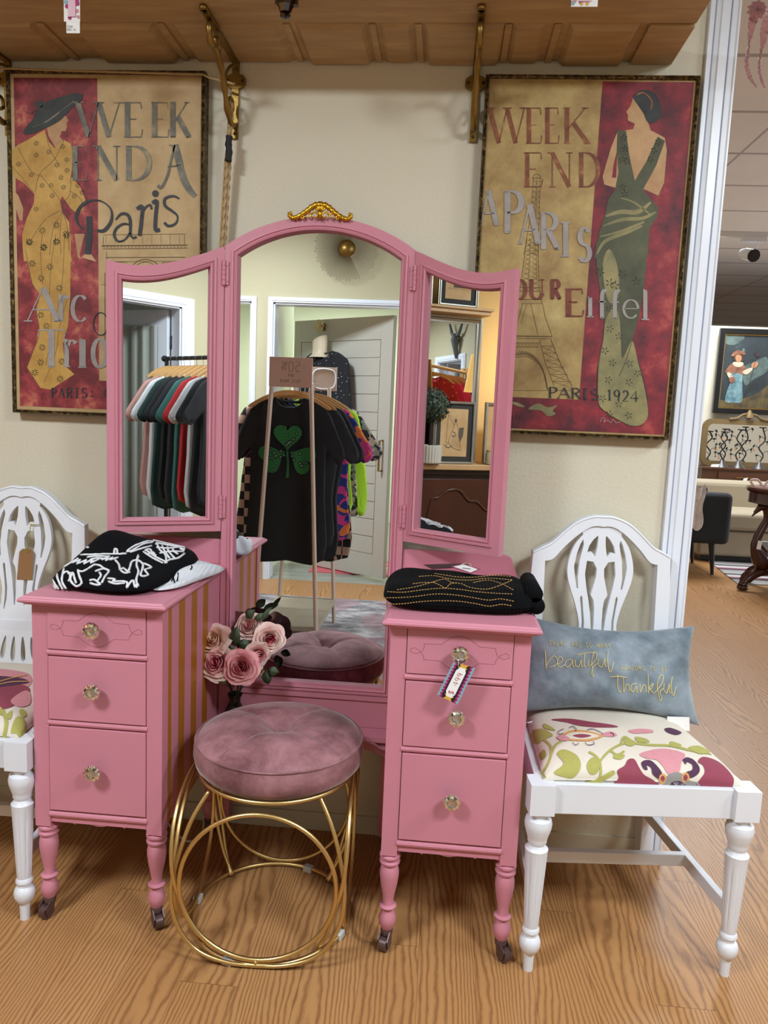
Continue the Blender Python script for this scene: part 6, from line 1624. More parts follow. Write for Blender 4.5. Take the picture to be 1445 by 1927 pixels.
def garment(label, P, yaw, mats, w=.47, L_=.70, sl=.12, thick=.028, group=None, flare=.98, seed=0, long=False, print_fn=None, lean=0, drop=.045):
    """P = point on the rail; yaw = direction across the shoulders; hangs below"""
    g = empty('shirt', (P[0], P[1], P[2]-drop-.06), label, 'shirt', rz=yaw, group=group)
    rr = random.Random(seed); half = tee_outline(w, L_, sl, 0, flare, long)
    hp = smooth_pts([(u, v, 0) for u, v in half], 3, False); right = [(u, v) for u, v, _ in hp]
    neck = [(.072*math.cos(a), .055*math.sin(a)) for a in [math.pi*k/10 for k in range(1,10)]]   # scoop collar, right to left
    loop = [(u, -v) for u, v in right]+[(-u, -v) for u, v in right[::-1][1:]]
    # collar: from left shoulder point back to the right one through the scoop
    loop += [(-.072*math.cos(a), -.052*math.sin(a)) for a in [math.pi*k/8 for k in range(1, 8)]]
    ph = rr.uniform(0, 6)
    def yv(u, v, s):
        f = .010*math.sin(16*u+ph)*min(1, max(0, -v-.1)*2.2)+.006*math.sin(31*u+2*ph)*min(1, max(0,-v-.2)*2)
        edge = thick*(.35+.65*min(1, (-v)*2.5))*max(.0, 1-(abs(u)/(w*.62))**2)**.5
        return f+s*(edge*.5+.002)
    bm_pts = loop
    b = MB()
    # triangulate, then refine so that folds show
    tris = tri_poly(loop); pts = [tuple(p) for p in loop]
    tris = [tuple(t) for t in tris]
    for _ in range(5):
        new = []; cache = {}
        def mid(i, j):
            k = (min(i, j), max(i, j))
            if k not in cache: pts.append(((pts[i][0]+pts[j][0])/2, (pts[i][1]+pts[j][1])/2)); cache[k] = len(pts)-1
            return cache[k]
        longest = 0
        marks = set()
        for t in tris:
            for i in range(3):
                a, c = t[i], t[(i+1) % 3]
                d = math.hypot(pts[a][0]-pts[c][0], pts[a][1]-pts[c][1])
                if d > .05: marks.add((min(a, c), max(a, c)))
        if not marks: break
        for t in tris:
            e = [((min(t[i], t[(i+1) % 3]), max(t[i], t[(i+1) % 3])) in marks) for i in range(3)]
            a, c, d = t; k = sum(e)
            if k == 0: new.append(t)
            elif k == 3:
                x, y, z = mid(a, c), mid(c, d), mid(d, a); new += [(a,x,z),(x,c,y),(z,y,d),(x,y,z)]
            elif k == 1:
                i = e.index(True); p, q, r_ = t[i], t[(i+1) % 3], t[(i+2) % 3]; m = mid(p, q); new += [(p,m,r_),(m,q,r_)]
            else:
                i = e.index(False); p, q, r_ = t[i], t[(i+1) % 3], t[(i+2) % 3]; m1 = mid(q, r_); m2 = mid(r_, p); new += [(m2,m1,r_),(p,q,m1),(p,m1,m2)]
        tris = new
    N = len(pts)
    b.add([(u, yv(u, v, 1), v) for u, v in pts]+[(u, yv(u, v, -1), v) for u, v in pts], tris+[tuple(i+N for i in t)[::-1] for t in tris])
    nl = len(loop)
    # side walls follow the refined boundary
    cnt = {}
    for t in tris:
        for i in range(3):
            a, c = t[i], t[(i+1) % 3]; cnt[(a, c)] = cnt.get((a, c), 0)+1
    b.f += [(a, c, c+N, a+N) for (a, c) in cnt if (c, a) not in cnt]; b.m += [0]*(len(b.f)-len(b.m))
    body = b.build('body', mats, g, smooth='all')
    c = MB(); c.tube([(.074*math.cos(a), -.006*math.cos(2*a), -.050*math.sin(a)+.002) for a in [math.pi*k/12 for k in range(13)]], .006, 6); c.tube([(.074*math.cos(a), .012*math.sin(a), -.018*math.sin(a)+.002) for a in [math.pi*k/12 for k in range(13)]], .005, 6)
    c.build('collar', mats, g, smooth='all')
    if print_fn: print_fn(g, yv)
    return g
def hanger(P, yaw, group, label, mat_=None, w=.40, drop=.045):
    h_ = empty('hanger', tuple(P), label, 'hanger', rz=yaw, group=group)
    b = MB(); b.tube(smooth_pts([(0,0,.012),(.012,0,.010),(.014,0,-.004),(.004,0,-.018),(0,0,-.035),(0,0,-.05)], 4, False), .0018, 6); b.build('hook', M_CHROME, h_, smooth='all')
    b = MB(); pts = smooth_pts([(-w/2,-.125),(-.10,-.070),(0,-.048),(.10,-.070),(w/2,-.125),(w/2-.01,-.138),(.10,-.090),(0,-.072),(-.10,-.090),(-w/2+.01,-.138)], 3)
    b.prism(pts, lambda u,v,t: (u,t,v), -.006, .006); b.build('shoulder_bar', mat_ or M_HWOOD, h_, smooth=True)
    return h_
# ---- pale pink garment rack right behind the camera
RX0, RX1, RYf, RYb = -.925, -.592, -1.665, -2.27
M_RACK = vmat('blush_powder_coat', '#c3aea0', .45, var=.02)
rk = empty('clothes_rack', ((RX0+RX1)/2, -1.97, 0), 'blush metal clothes rack with a lower shelf and a 50% sign board', 'clothes rack')
for yy, s in ((RYf, 1), (RYb, -1)):
    for xb, xt in ((RX0, -.855), (RX1, -.660)):
        b = VB(); b.tube([(xb, yy, .0105), (xb, yy, .02), (xt, yy-.02*s, 1.345), (xt, yy-.02*s, 1.36)], .011, 12); b.place('post', M_RACK, rk, (xb, yy, 0), smooth=True)
b = VB(); b.box(RX0+.005, RX1-.005, RYb+.01, RYf-.01, .138, .150); b.box(RX0, RX1, RYf-.008, RYf+.004, .128, .152); b.box(RX0, RX1, RYb-.004, RYb+.008, .128, .152)
b.box(RX0-.004, RX0+.008, RYb, RYf, .128, .152).box(RX1-.008, RX1+.004, RYb, RYf, .128, .152)
b.place('lower_shelf', vmat('taupe_shelf_board', '#9b8f7c', .4, var=.04), rk, (-.76, -1.97, .15), bevel=.001)
b = VB(); b.tube([(-.757, RYb+.02, 1.375), (-.757, RYf-.02, 1.375)], .011, 12); b.place('hanging_rail', M_RACK, rk, (-.757, -1.97, 1.375), smooth=True)
M_SIGN = vmat('blush_sign_board', '#c9a396', .5, var=.03)
for yy, z0_, z1_, xa, xb, s in ((RYf+.006, 1.338, 1.480, -.862, -.652, 1), (RYb+.01, 1.345, 1.475, -.765, -.620, -1)):
    b = VB(); b.box(xa, xb, yy-.004, yy+.004, z0_, z1_)
    sg = b.place('sign_board', M_SIGN if s == 1 else M_RACK, rk, ((xa+xb)/2, yy, z0_), bevel=.001)
    if s == 1:
        b = VB(); w = xb-xa
        # written for someone standing in front of the rack (facing +Y): text runs towards -X
        f = lambda u, v, t: (xb-u, yy+.0046+t, z1_-v)
        for pts_, k, box in [(p, k, bx) for chh, bx in (('5',(.055,.020,.085,.068)),('0',(.088,.020,.120,.068)),('%',(.124,.022,.150,.062))) for p, k in GL[chh]]:
            x0_, y0_, x1_, y1_ = box; b.ribbon([(x0_+u*(x1_-x0_), y1_-v*(y1_-y0_)) for u, v in pts_], .0016, f, 0)
        for chh, x0_ in (('O',.090),('F',.100),('F',.110)):
            for p, k in GL[chh]: b.ribbon([(x0_+u*.008, .092-v*.012) for u, v in p], .0013, f, 0)
        for i, chh in enumerate('THIS RACK'):
            for p, k in GL.get(chh, []):
                if k != 'S': b.ribbon([(.055+i*.0115+u*.008, .120-v*.014) for u, v in p], .0013, f, 0)
        b.place('handwriting', M_INK, sg, ((xa+xb)/2, yy, z0_), recalc=False)
    else:
        b = VB(); pts_ = smooth_pts([(xa+.02,z0_+.02),(xb-.02,z0_+.02),(xb-.02,z1_-.02),(xa+.02,z1_-.02)], 6)
        b.tube([(u, yy+.006, v) for u, v in pts_], .004, 6, closed=True); b.place('sign_rim', M_WHITEP, sg, ((xa+xb)/2, yy, z0_))
def shamrock(g, yv):
    b = MB(); n = 1; cz = -.26
    def heart(cx, cz_, r, rot):
        P = []
        for k in range(26):
            t = 2*math.pi*k/26; x = .062*r*(16*math.sin(t)**3); y = .062*r*(13*math.cos(t)-5*math.cos(2*t)-2*math.cos(3*t)-math.cos(4*t))+.062*r*17
            P.append((cx+x*math.cos(rot)-y*math.sin(rot), cz_+x*math.sin(rot)+y*math.cos(rot)))
        return P
    fr = lambda u, v, t: (u, yv(u, v, 1)+.003+t, v)
    fc = lambda u, v, t: (u, .0265+t, v)
    for rot in (0, 2.05, -2.05): b.mat(0).flat(heart(-.012*math.sin(rot), cz, .072, rot), fc, 0)
    b.mat(0).ribbon([(0, cz), (.006, cz-.06), (.004, cz-.13)], [.010,.008,.014], fc, .0004)
    r = random.Random(3)
    for k in range(34):
        a = r.choice((math.pi/2, math.pi/2+2.05, math.pi/2-2.05))+r.uniform(-.5,.5); d = r.uniform(.02,.125); cx, cz_ = d*math.cos(a), cz+d*math.sin(a)
        q = r.uniform(.006,.011); b.mat(1).flat([(cx+q*math.cos(t)*r.uniform(.8,1.2), cz_+q*math.sin(t)*1.2) for t in (0,.9,1.8,2.7,3.6,4.5,5.4)], fc, .0008)
        b.mat(2).flat([(cx+q*.5*math.cos(t), cz_+q*.55*math.sin(t)) for t in (0,1.2,2.5,3.7,5)], fc, .0014)
    b.build('printed_shamrock', [new_mat('leopard_green', '#17672f', .7), new_mat('leopard_black', '#08140c', .7), new_mat('leopard_pale', '#6f9f7c', .7)], g, recalc=False)
M_FLOR = cloth('bold_floral_print', '#c83a82', 'blotch', '#20307a', '#d8743a', 14); M_CHK = cloth('checkered_print', '#14141a', 'check', '#b59a86', scale=22)
M_NEON = cloth('neon_lime_satin', '#9fd52a'); M_SNAKE = cloth('grey_snake_print', '#8f8f8c', 'blotch', '#26262c', '#c9b3a8', 26); M_PINKT = cloth('hot_pink_cloth', '#d0407c'); M_GREYT = cloth('charcoal_jersey', '#24262c')
RZ = 1.375; gp = 'garments on the blush rack'
front = [
 ('black t-shirt printed with a green leopard shamrock, foremost on the blush rack', -1.735, M_TB, dict(w=.40, L_=.80, sl=.085, print_fn=shamrock, flare=.95), -.018),
 ('charcoal t-shirt directly behind the shamrock shirt', -1.80, M_GREYT, dict(w=.46, L_=.74, sl=.10, flare=.86), .0),
 ('black t-shirt behind the charcoal one on the blush rack', -1.86, M_TB2, dict(w=.48, L_=.80, sl=.10, flare=.85), .01),
 ('bold pink, blue and orange floral top on the blush rack', -1.93, M_FLOR, dict(w=.50, L_=.72, sl=.12, flare=.95), .02),
 ('black and beige checkered top on the blush rack', -2.00, M_CHK, dict(w=.58, L_=.83, sl=.11, flare=1.02), -.035),
 ('neon lime long-sleeved satin top on the blush rack', -2.07, M_NEON, dict(w=.50, L_=.60, sl=.14, flare=.9, long=True), .03),
 ('grey snake print top at the far end of the blush rack', -2.15, M_SNAKE, dict(w=.52, L_=.62, sl=.13), .03),
 ('hot pink top at the far end of the blush rack', -2.20, M_PINKT, dict(w=.48, L_=.6, sl=.1), -.01)]
for i, (lb_, yy, mm, kw, dx) in enumerate(front):
    P = Vector((-.757+dx*.5, yy, RZ))
    garment(lb_, (P.x+dx*.5, P.y, P.z+.015), math.radians(0 if i == 0 else (-1)**i*2), mm, seed=i, **kw)
    hanger((P.x+dx*.5, P.y, P.z), math.radians(0), 'hangers on the blush rack', 'wooden hanger with a chrome hook on the blush rack')
# black sweater on the bust form
garment('black sequinned sweater on the hanging bust form of the slatted door', tuple(top+Vector((0,0,.015))+dt*.06), math.atan2(dt.y, dt.x), M_SEQ, w=.42, L_=.58, sl=.10, long=True, thick=.13, seed=21, drop=.02)
# ---- black rack with t-shirts, seen in the left wing
q0 = refl(312, 675, 1, -3.02, ML_); q1 = refl(400, 672, 1, -2.50, ML_); rz_ = q0.z
q1 = Vector((q1.x, q1.y, rz_)); q0 = Vector((q0.x, q0.y, rz_)); rd = (q1-q0).normalized(); q1 = q0+rd*.80; ryaw = math.atan2(rd.y, rd.x)
rb_ = empty('clothes_rack', (q0.x, q0.y, 0), 'black pipe clothes rack with t-shirts, beside the curtained door', 'clothes rack', rz=ryaw)
b = MB(); b.tube([(0,0,rz_),(.80,0,rz_)], .014, 12); b.lathe([(.0001,-.028),(.014,-.024),(.021,-.010),(.022,0),(.019,.012),(.012,.018)], 16, (-.01,0,rz_), 'x'); b.build('rail', M_BLACK, rb_, smooth=True)
for x in (.012, .785):
    b = MB(); b.tube([(x,0,0),(x,0,rz_)], .014, 12); b.build('post', M_BLACK, rb_, smooth=True)
    b = MB(); b.tube([(x,-.2,.02),(x,.2,.02)], .013, 10); b.build('foot', M_BLACK, rb_, smooth=True)
cols = [('dusty pink','#b98c84'),('white','#cdd0d4'),('dark green','#16302c'),('black','#101217'),('faded black','#1b1d23'),('teal','#2f605c'),('red','#a81e24'),('light grey','#b9b9bb'),('black','#0c0d11'),('black','#13141a')]
where = ['leftmost on the black rack','second from the left on the black rack','next to the white one on the black rack','next to the dark green one on the black rack','left of the teal one on the black rack','left of the red one on the black rack','between the teal and light grey ones on the black rack','right of the red one on the black rack','just right of the light grey one on the black rack','hanging last, farthest right on the black rack']
for i, (nm, c) in enumerate(cols):
    s_ = .075+.070*i; P = q0+rd*s_
    yw = ryaw+math.radians(90)+math.radians(180)
    garment('%s t-shirt %s' % (nm, where[i]), (P.x, P.y, P.z-.012), ryaw+math.radians(90), cloth('tee_'+str(i), c), w=.45, L_=.80+.03*(i % 3), sl=.13, seed=40+i, thick=.035)
    hanger(P, ryaw+math.radians(90), 'wooden hangers on the black rack', 'pale wooden hanger on the black rack', w=.38)
# ---- curtained glazed door in the third opening
hA = Vector((1.315, -3.47, 0)); ang = math.radians(248); ht = Vector((math.cos(ang), math.sin(ang), 0)); hn = Vector((-ht.y, ht.x, 0)); hW = .70
def DH(u, z, t): p = hA+ht*u+hn*t; return (p.x, p.y, z)
b = VB()
def pan2(b, u0, u1, z0, z1, t0, t1): b.add([DH(u0,z0,t0),DH(u1,z0,t0),DH(u1,z0,t1),DH(u0,z0,t1),DH(u0,z1,t0),DH(u1,z1,t0),DH(u1,z1,t1),DH(u0,z1,t1)], [(0,3,2,1),(4,5,6,7),(0,1,5,4),(1,2,6,5),(2,3,7,6),(3,0,4,7)])
pan2(b,0,.10,.01,1.94,-.018,.018); pan2(b,hW-.10,hW,.01,1.94,-.018,.018); pan2(b,.10,hW-.10,1.80,1.94,-.018,.018); pan2(b,.10,hW-.10,.01,.25,-.018,.018)
d2 = b.place('door_2', M_TRIM, None, tuple(hA), bevel=.002); d2['kind'] = 'structure'
b = VB()
b.add([DH(.08+.54*i/40, z, -.035-.012*math.sin(i*.9)-.006*math.sin(i*2.3)) for z in (.22, 1.0, 1.82) for i in range(41)], [(r*41+i, r*41+i+1, (r+1)*41+i+1, (r+1)*41+i) for r in range(2) for i in range(40)])
o = b.place('curtain', vmat('sheer_grey_curtain', '#a5aaa2', .9, var=.05), None, DH(.35,1,-.03), smooth='all'); tag(o, 'pale gathered curtain hung behind the glass of the open white door', 'curtain')
for z in (1.70, .3):
    b = VB(); b.bar(DH(.0, z-.05, .02), DH(.0, z+.05, .02), .05, .012); b.place('hinge', M_BLACK, d2, DH(0,z,0), bevel=.004)
o = empty('shirt', tuple(refl(226, 900, 1, -3.0, ML_)), 'white and tan checkered shirt sleeve at the left edge of the left wing mirror', 'shirt')
pz = refl(226, 860, 1, -3.0, ML_); pz2 = refl(234, 975, 1, -3.0, ML_)
b = VB()
b.grid(8, 12, lambda u, v: (pz.x-.12+.13*u, pz.y+.03*math.sin(u*3)*1, pz.z-(pz.z-pz2.z)*v*.62+.012*math.sin(u*9+v*5)))
b.place('sleeve', cloth('tan_white_check', '#c9bcae', 'check', '#8c5f4c', scale=26), o, tuple(pz), smooth='all')
# ---- rugs
def mat_rug():
    m = new_mat('faded_grey_rose_rug', '#7f7678', .95); t = NT(m); v = t.coord((1, 2.2, 1)); n = t.noise(v, 5, 6, .7, .6); n2 = t.noise(t.coord(loc=(3,3,3)), 2.2, 3)
    c = t.ramp(n, [(.35,'#4f4d55'),(.5,'#8a8587'),(.62,'#b3abad')]); c = t.mix(t.math('MULTIPLY', t.math('GREATER_THAN', n2, .5), .45), c, '#8d5f6a'); t.color(c); t.bump(n, .4, .004); return m
o = MB().box(-1.5, .35, -2.86, -1.25, .0005, .010).build('area_rug', mat_rug(), None, bevel=.003); set_origin(o, (-.7,-2.05,0)); tag(o, 'faded grey and rose area rug under the blush clothes rack', 'rug')
def pink_rug(cx, cy, hx, hy, label):
    b = MB(); b.mat(0).box(cx-hx, cx+hx, cy-hy, cy+hy, .0002, .008)
    for k in range(4):
        P = [(cx+(hx*.75-.05*k)*math.cos(a)*(1+.2*math.sin(5*a)), cy+(hy*.7-.04*k)*math.sin(a)*(1+.2*math.sin(3*a))) for a in [2*math.pi*j/30 for j in range(31)]]
        b.mat(1).ribbon(P, .012, lambda u,v,t: (u,v,t), .0092)
    o = b.build('doormat', [new_mat('coral_pink_mat' , '#c8606a', .9) if 'coral_pink_mat' not in MATS else MATS['coral_pink_mat'], M_PAPER], None, recalc=False); set_origin(o, (cx, cy, 0)); tag(o, label, 'rug')
pink_rug(-.62, -3.95, .38, .28, 'coral pink patterned rug on the grey fitting room floor, behind the slatted door')
# ================================================================== sideboard wall (right wing mirror)
def rx(px, py, X=-3.0): return through(px, py, [MR_], 0, X)
M_WALNUT = vmat('dark_walnut', '#2a1710', .35, var=.25, vscale=3, stretch=(1,1,.2)); M_BURL = vmat('brown_mahogany', '#4a2618', .3, var=.3, vscale=4, stretch=(1,2,.3)); M_PINE = vmat('pale_pine', '#c09a6e', .5, var=.1, vscale=3, stretch=(1,1,6))
sbd = empty('sideboard', (-3.2, -1.5, 0), 'dark carved sideboard with a pale wooden top, against the lamp-lit wall', 'sideboard')
b = VB(); b.box(-3.37, -3.03, -2.45, -.55, .06, .865); b.box(-3.03, -3.01, -2.45, -.55, .83, .865); b.box(-3.37, -3.05, -2.4, -.6, 0, .06); b.place('carcase', M_WALNUT, sbd, (-3.2,-1.5,0), bevel=.004)
b = VB(); b.box(-3.375, -2.985, -2.48, -.52, .865, .905); b.place('top', M_PINE, sbd, (-3.2,-1.5,.87), bevel=.006)
for ya, yb in ((-1.95,-1.30),(-1.24,-.60)):
    b = VB(); b.box(-3.03, -3.012, ya, yb, .12, .80)
    w = yb-ya; arch_ = [(ya+.07,.20),(ya+.07,.55),(ya+.15,.58),(ya+.22,.64),(ya+.29,.65),(ya+.36,.72),(ya+.45,.72),(ya+.52,.67),(ya+w-.07,.62),(ya+w-.07,.20)]
    b.tube([(-3.010, u, v) for u, v in smooth_pts(arch_, 4)], .009, 8, closed=True)
    b.place('door', M_BURL, sbd, (-3.02, (ya+yb)/2, .12), bevel=.002)
# upper shelf
b = VB(); b.box(-3.375, -2.99, -1.745, -.55, 1.930, 1.975); b.box(-3.375, -2.97, -1.76, -.55, 1.957, 1.975)
o = b.place('wall_shelf', M_PINE, None, (-3.2,-1.2,1.9), bevel=.004); tag(o, 'pale wooden shelf above the large silver mirror', 'shelf')
def frame_yz(name, label, X, y0, y1, z0, z1, fw, mats, lean=0, draw=None, cat='picture', mat_w=.0):
    """picture or mirror facing +X"""
    e_ = empty(name, (X, (y0+y1)/2, z0), label, cat)
    b = VB(); fx = lambda u, v, t: (X+t-lean*(z1-v), u, v)
    P = [(y0,z0),(y1,z0),(y1,z1),(y0,z1)]; Q = [(y0+fw,z0+fw),(y1-fw,z0+fw),(y1-fw,z1-fw),(y0+fw,z1-fw)]
    b.prism(P, fx, -.012, .012, holes=[Q]); b.tube([fx(u, v, .012) for u, v in [(y0+fw*.5,z0+fw*.5),(y1-fw*.5,z0+fw*.5),(y1-fw*.5,z1-fw*.5),(y0+fw*.5,z1-fw*.5)]], fw*.3, 8, closed=True)
    b.place('frame', mats[0], e_, (X, (y0+y1)/2, z0))
    b = VB(); b.mat(0).prism(Q, fx, -.006, -.001)
    if mat_w:
        R = [(y0+fw+mat_w,z0+fw+mat_w),(y1-fw-mat_w,z0+fw+mat_w),(y1-fw-mat_w,z1-fw-mat_w),(y0+fw+mat_w,z1-fw-mat_w)]; b.mat(1).prism(R, fx, -.001, .0005)
    if draw: b.mat(2); draw(b, lambda u, v, t: fx(y0+fw+mat_w+(y1-y0-2*fw-2*mat_w)*(1-u), z0+fw+mat_w+(z1-z0-2*fw-2*mat_w)*v, .0012+t))
    b.place('mirror_glass' if name == 'wall_mirror' else 'print', mats[1:], e_, (X, (y0+y1)/2, z0), recalc=False)
    return e_
M_SILV = new_mat('silver_leaf_frame', '#b9b8ae', .3, .85); M_MATB = new_mat('charcoal_mat_board', '#33322f', .8); M_ANTP = paint('old_drawing_paper', '#c09a6a', '#cfae80', .7, 5); M_PENC = new_mat('pencil_grey', '#5d5348', .8)
ma, mb_ = rx(912, 590, -3.1), rx(800, 868, -3.1)
frame_yz('wall_mirror', 'large silver framed mirror standing on the sideboard', -3.12, -1.745, -.75, .907, 1.925, .042, [M_SILV, M_MIRROR], cat='mirror')
def seated(b, f):
    L = lambda pts, w=.012: b.ribbon(smooth_pts(pts, 4, False), w, f, 0)
    b.flat([(.50,.78),(.56,.80),(.60,.76),(.57,.71),(.51,.71)], f, 0)
    L([(.52,.71),(.48,.62),(.42,.52),(.36,.44),(.30,.30),(.24,.22)]); L([(.58,.70),(.64,.60),(.68,.45),(.74,.30),(.80,.16)]); L([(.30,.30),(.45,.20),(.60,.15),(.80,.14)])
    L([(.50,.66),(.38,.76),(.30,.88)], .01); L([(.27,.92),(.24,.60),(.22,.26)], .012); L([(.16,.24),(.30,.18),(.44,.22)], .02)
    for k in range(6): L([(.48+.04*k,.46),(.44+.05*k,.32),(.46+.06*k,.18)], .006)
    b.flat([(.68,.60),(.86,.62),(.84,.44),(.74,.30),(.68,.42)], f, .0002); L([(.44,.52),(.56,.48),(.52,.42),(.42,.44)], .02)
def sketch(b, f):
    for k in range(26): 
        x = .30+.02*k; b.ribbon([(x,.22),(x+.01,.22+.25*abs(math.sin(k*1.3)))], .02, f, 0)
    b.ribbon([(.1,.2),(.9,.19)], .006, f, 0)
pa, pb = rx(825, 757, -2.99), rx(888, 861, -2.99)
frame_yz('picture', 'framed pencil drawing of a seated woman with a staff, leaning on the silver mirror', -3.03, rx(889,860,-3.03).y, rx(826,860,-3.03).y-.0+.05, .907, rx(889,757,-3.03).z, .016, [M_SILV, M_MATB, M_ANTP, M_PENC], draw=seated, mat_w=.035)
frame_yz('picture', 'framed antique drawing standing on the pale shelf above the silver mirror', -3.05, rx(899,560,-3.05).y, rx(824,560,-3.05).y, 1.977, 2.43, .018, [M_SILV, M_MATB, M_ANTP, M_PENC], draw=sketch, mat_w=.035)
frame_yz('picture', 'silver framed picture at the left end of the pale shelf', -3.05, rx(812,560,-3.05).y, rx(790,560,-3.05).y+.25, 1.977, 2.43, .018, [M_SILV, M_MATB, M_ANTP, M_PENC], mat_w=.03)
ye = rx(914,860,-3.05).y
frame_yz('picture', 'small silver framed picture at the right end of the sideboard', -3.10, ye-.26, ye, .907, rx(916,757,-3.1).z, .018, [M_SILV, M_ANTP], cat='picture')
# candle jar, topiary
jc = rx(923, 850, -3.02); b = VB(); b.lathe([(.030,.907),(.034,.912),(.034,.985),(.029,.995),(.031,1.002),(.031,1.010),(.0001,1.012)], 20, (-3.02, jc.y, 0)); o = b.place('candle_jar', vmat('cream_ceramic', '#b9a98a', .4), None, (-3.02,jc.y,.907), smooth=True); tag(o, 'cream lidded candle jar at the right end of the sideboard', 'jar')
tcn = rx(814, 762, -2.99); TY = tcn.y
tp = empty('topiary', (-2.995, TY, .907), 'small round green topiary in a ribbed white pot on the sideboard', 'plant')
b = VB(); vs = []; fs = []; seg = 96
for r, z in ((.066,.908),(.078,.915),(.082,1.03),(.078,1.035),(.072,1.03),(.070,.99)):
    for k in range(seg): a = 2*math.pi*k/seg; q = r*(1-.035*(k % 4 < 2)); vs.append((-2.995+q*math.cos(a), TY+q*math.sin(a), z))
b.add(vs, [(i*seg+k, i*seg+(k+1) % seg, (i+1)*seg+(k+1) % seg, (i+1)*seg+k) for i in range(5) for k in range(seg)]); b.place('pot', vmat('ribbed_white_ceramic', '#c3bdb4', .5), tp, (-2.995,TY,.907))
b = VB(); b.tube([(-2.995,TY,.98),(-2.997,TY+.003,1.10),(-2.995,TY,1.22)], .011, 8); b.place('trunk', M_WALNUT, tp, (-2.995,TY,.98))
b = VB(); r = random.Random(5); zc = tcn.z; RB = .125
b.lathe([(.0001,zc-RB*.8)]+[(RB*.82*math.cos(t), zc+RB*.82*math.sin(t)) for t in [(-.45+.1*k)*math.pi for k in range(1,9)]]+[(.0001,zc+RB*.8)], 20, (-2.995, TY, 0))
for k in range(520):
    t = r.uniform(0, 2*math.pi); z = r.uniform(-1, 1); s = math.sqrt(1-z*z); n_ = Vector((s*math.cos(t), s*math.sin(t), z)); c = Vector((-2.995,TY,zc))+n_*RB*r.uniform(.78,.98)
    q = n_.orthogonal().normalized(); q = (Matrix.Rotation(r.uniform(0,6.28), 3, n_) @ q); w_ = n_.cross(q); L_ = .023
    b.add([c, c+q*L_*.5+w_*.009+n_*.004, c+q*L_+n_*.010, c+q*L_*.5-w_*.009+n_*.004], [(0,1,2,3)])
b.place('leaf_ball', paint('topiary_leaf', '#1f2e22', '#3d4f3e', .6, 30), tp, (-2.995,TY,zc), recalc=False)
# floor lamp whose shade shows in the silver mirror
MM_ = Mir((-3.121, 0, 0), (1, 0, 0))
def rr2(px, py, axis, val): return through(px, py, [MR_, MM_], axis, val)
lp = rr2(899, 700, 0, -2.35)
fl = empty('floor_lamp', (lp.x, lp.y, 0), 'lit floor lamp with a cream shade on a black pole, seen in the silver mirror', 'lamp')
b = VB(); b.lathe([(.13,0),(.13,.018),(.03,.03),(.012,.04),(.011,lp.z-.16)], 24, (lp.x, lp.y, 0)); b.place('pole', M_BLACK, fl, (lp.x,lp.y,0), smooth=True)
m = new_mat('lit_cream_shade', '#e6c890', .8); m.node_tree.nodes['Principled BSDF'].inputs['Emission Color'].default_value = srgb('#ffcb74'); m.node_tree.nodes['Principled BSDF'].inputs['Emission Strength'].default_value = .9
b = VB(); zl = lp.z; b.lathe([(.105,zl-.16),(.060,zl+.14)], 28, (lp.x, lp.y, 0), cap=False); b.lathe([(.107,zl-.165),(.107,zl-.155)], 28, (lp.x,lp.y,0), cap=False); b.place('lamp_shade', m, fl, (lp.x,lp.y,zl), smooth=True)
# horned skull above the doors
sk = rr2(862, 642, 1, -3.33)
so = empty('wall_ornament', (sk.x, -3.345, sk.z), 'grey carved longhorn skull hung high on the wall over the doors', 'wall ornament')
M_BONE = vmat('grey_carved_bone', '#5e6062', .7, var=.3, vscale=25, bump=.6, bscale=70)
b = VB(); b.tube([(sk.x,-3.30,sk.z+.07),(sk.x,-3.285,sk.z+.01),(sk.x+.004,-3.295,sk.z-.07),(sk.x+.006,-3.315,sk.z-.16),(sk.x+.006,-3.325,sk.z-.215)], [.045,.056,.036,.029,.018], 14); b.tube([(sk.x-.075,-3.31,sk.z+.02),(sk.x,-3.30,sk.z+.042),(sk.x+.075,-3.31,sk.z+.02)], [.016,.032,.016], 10); b.place('skull', M_BONE, so, (sk.x,-3.3,sk.z), smooth='all')
for s in (-1, 1):
    b = VB(); P = smooth_pts([(sk.x+s*.04,-3.30,sk.z+.07),(sk.x+s*.10,-3.29,sk.z+.09),(sk.x+s*.145,-3.29,sk.z+.15),(sk.x+s*.19,-3.29,sk.z+.22)], 5, False); b.tube(P, [.026-.0009*k for k in range(len(P))], 12); b.place('horn', M_BONE, so, P[0], smooth='all')
# rose-red and black tops on a wooden stand, which the silver mirror shows
gx = -1.95; gA, gB = rr2(800, 690, 0, gx), rr2(895, 700, 0, gx); gzr = rr2(850, 700, 0, gx).z+.03
ws = empty('clothes_rack', (gx, (gA.y+gB.y)/2, 0), 'wooden clothes stand with hot pink and black tops, near the sideboard', 'clothes rack')
wA, wB = Vector((gx-.16, gA.y-.02*0, gzr)), Vector((gx+.30, gB.y+.04, gzr)); wm = (wB-wA).normalized()
b = VB(); b.tube([wA-wm*.15, wB+wm*.24], .014, 10); b.place('rail', M_HWOOD, ws, tuple(wA), smooth=True)
for q_ in (wA-wm*.13, wB+wm*.22):
    for sx_ in (-1, 1):
        pr_ = Vector((-wm.y, wm.x, 0))*sx_; b = VB(); b.bar(Vector((q_.x,q_.y,0))+pr_*.2, q_+Vector((0,0,.04))+pr_*.018, .028, .028); b.place('post', M_HWOOD, ws, (q_.x,q_.y,0))
M_SPARK = cloth('red_sequin_cloth', '#a01628', 'sequin', '#ffd9b0', scale=30)
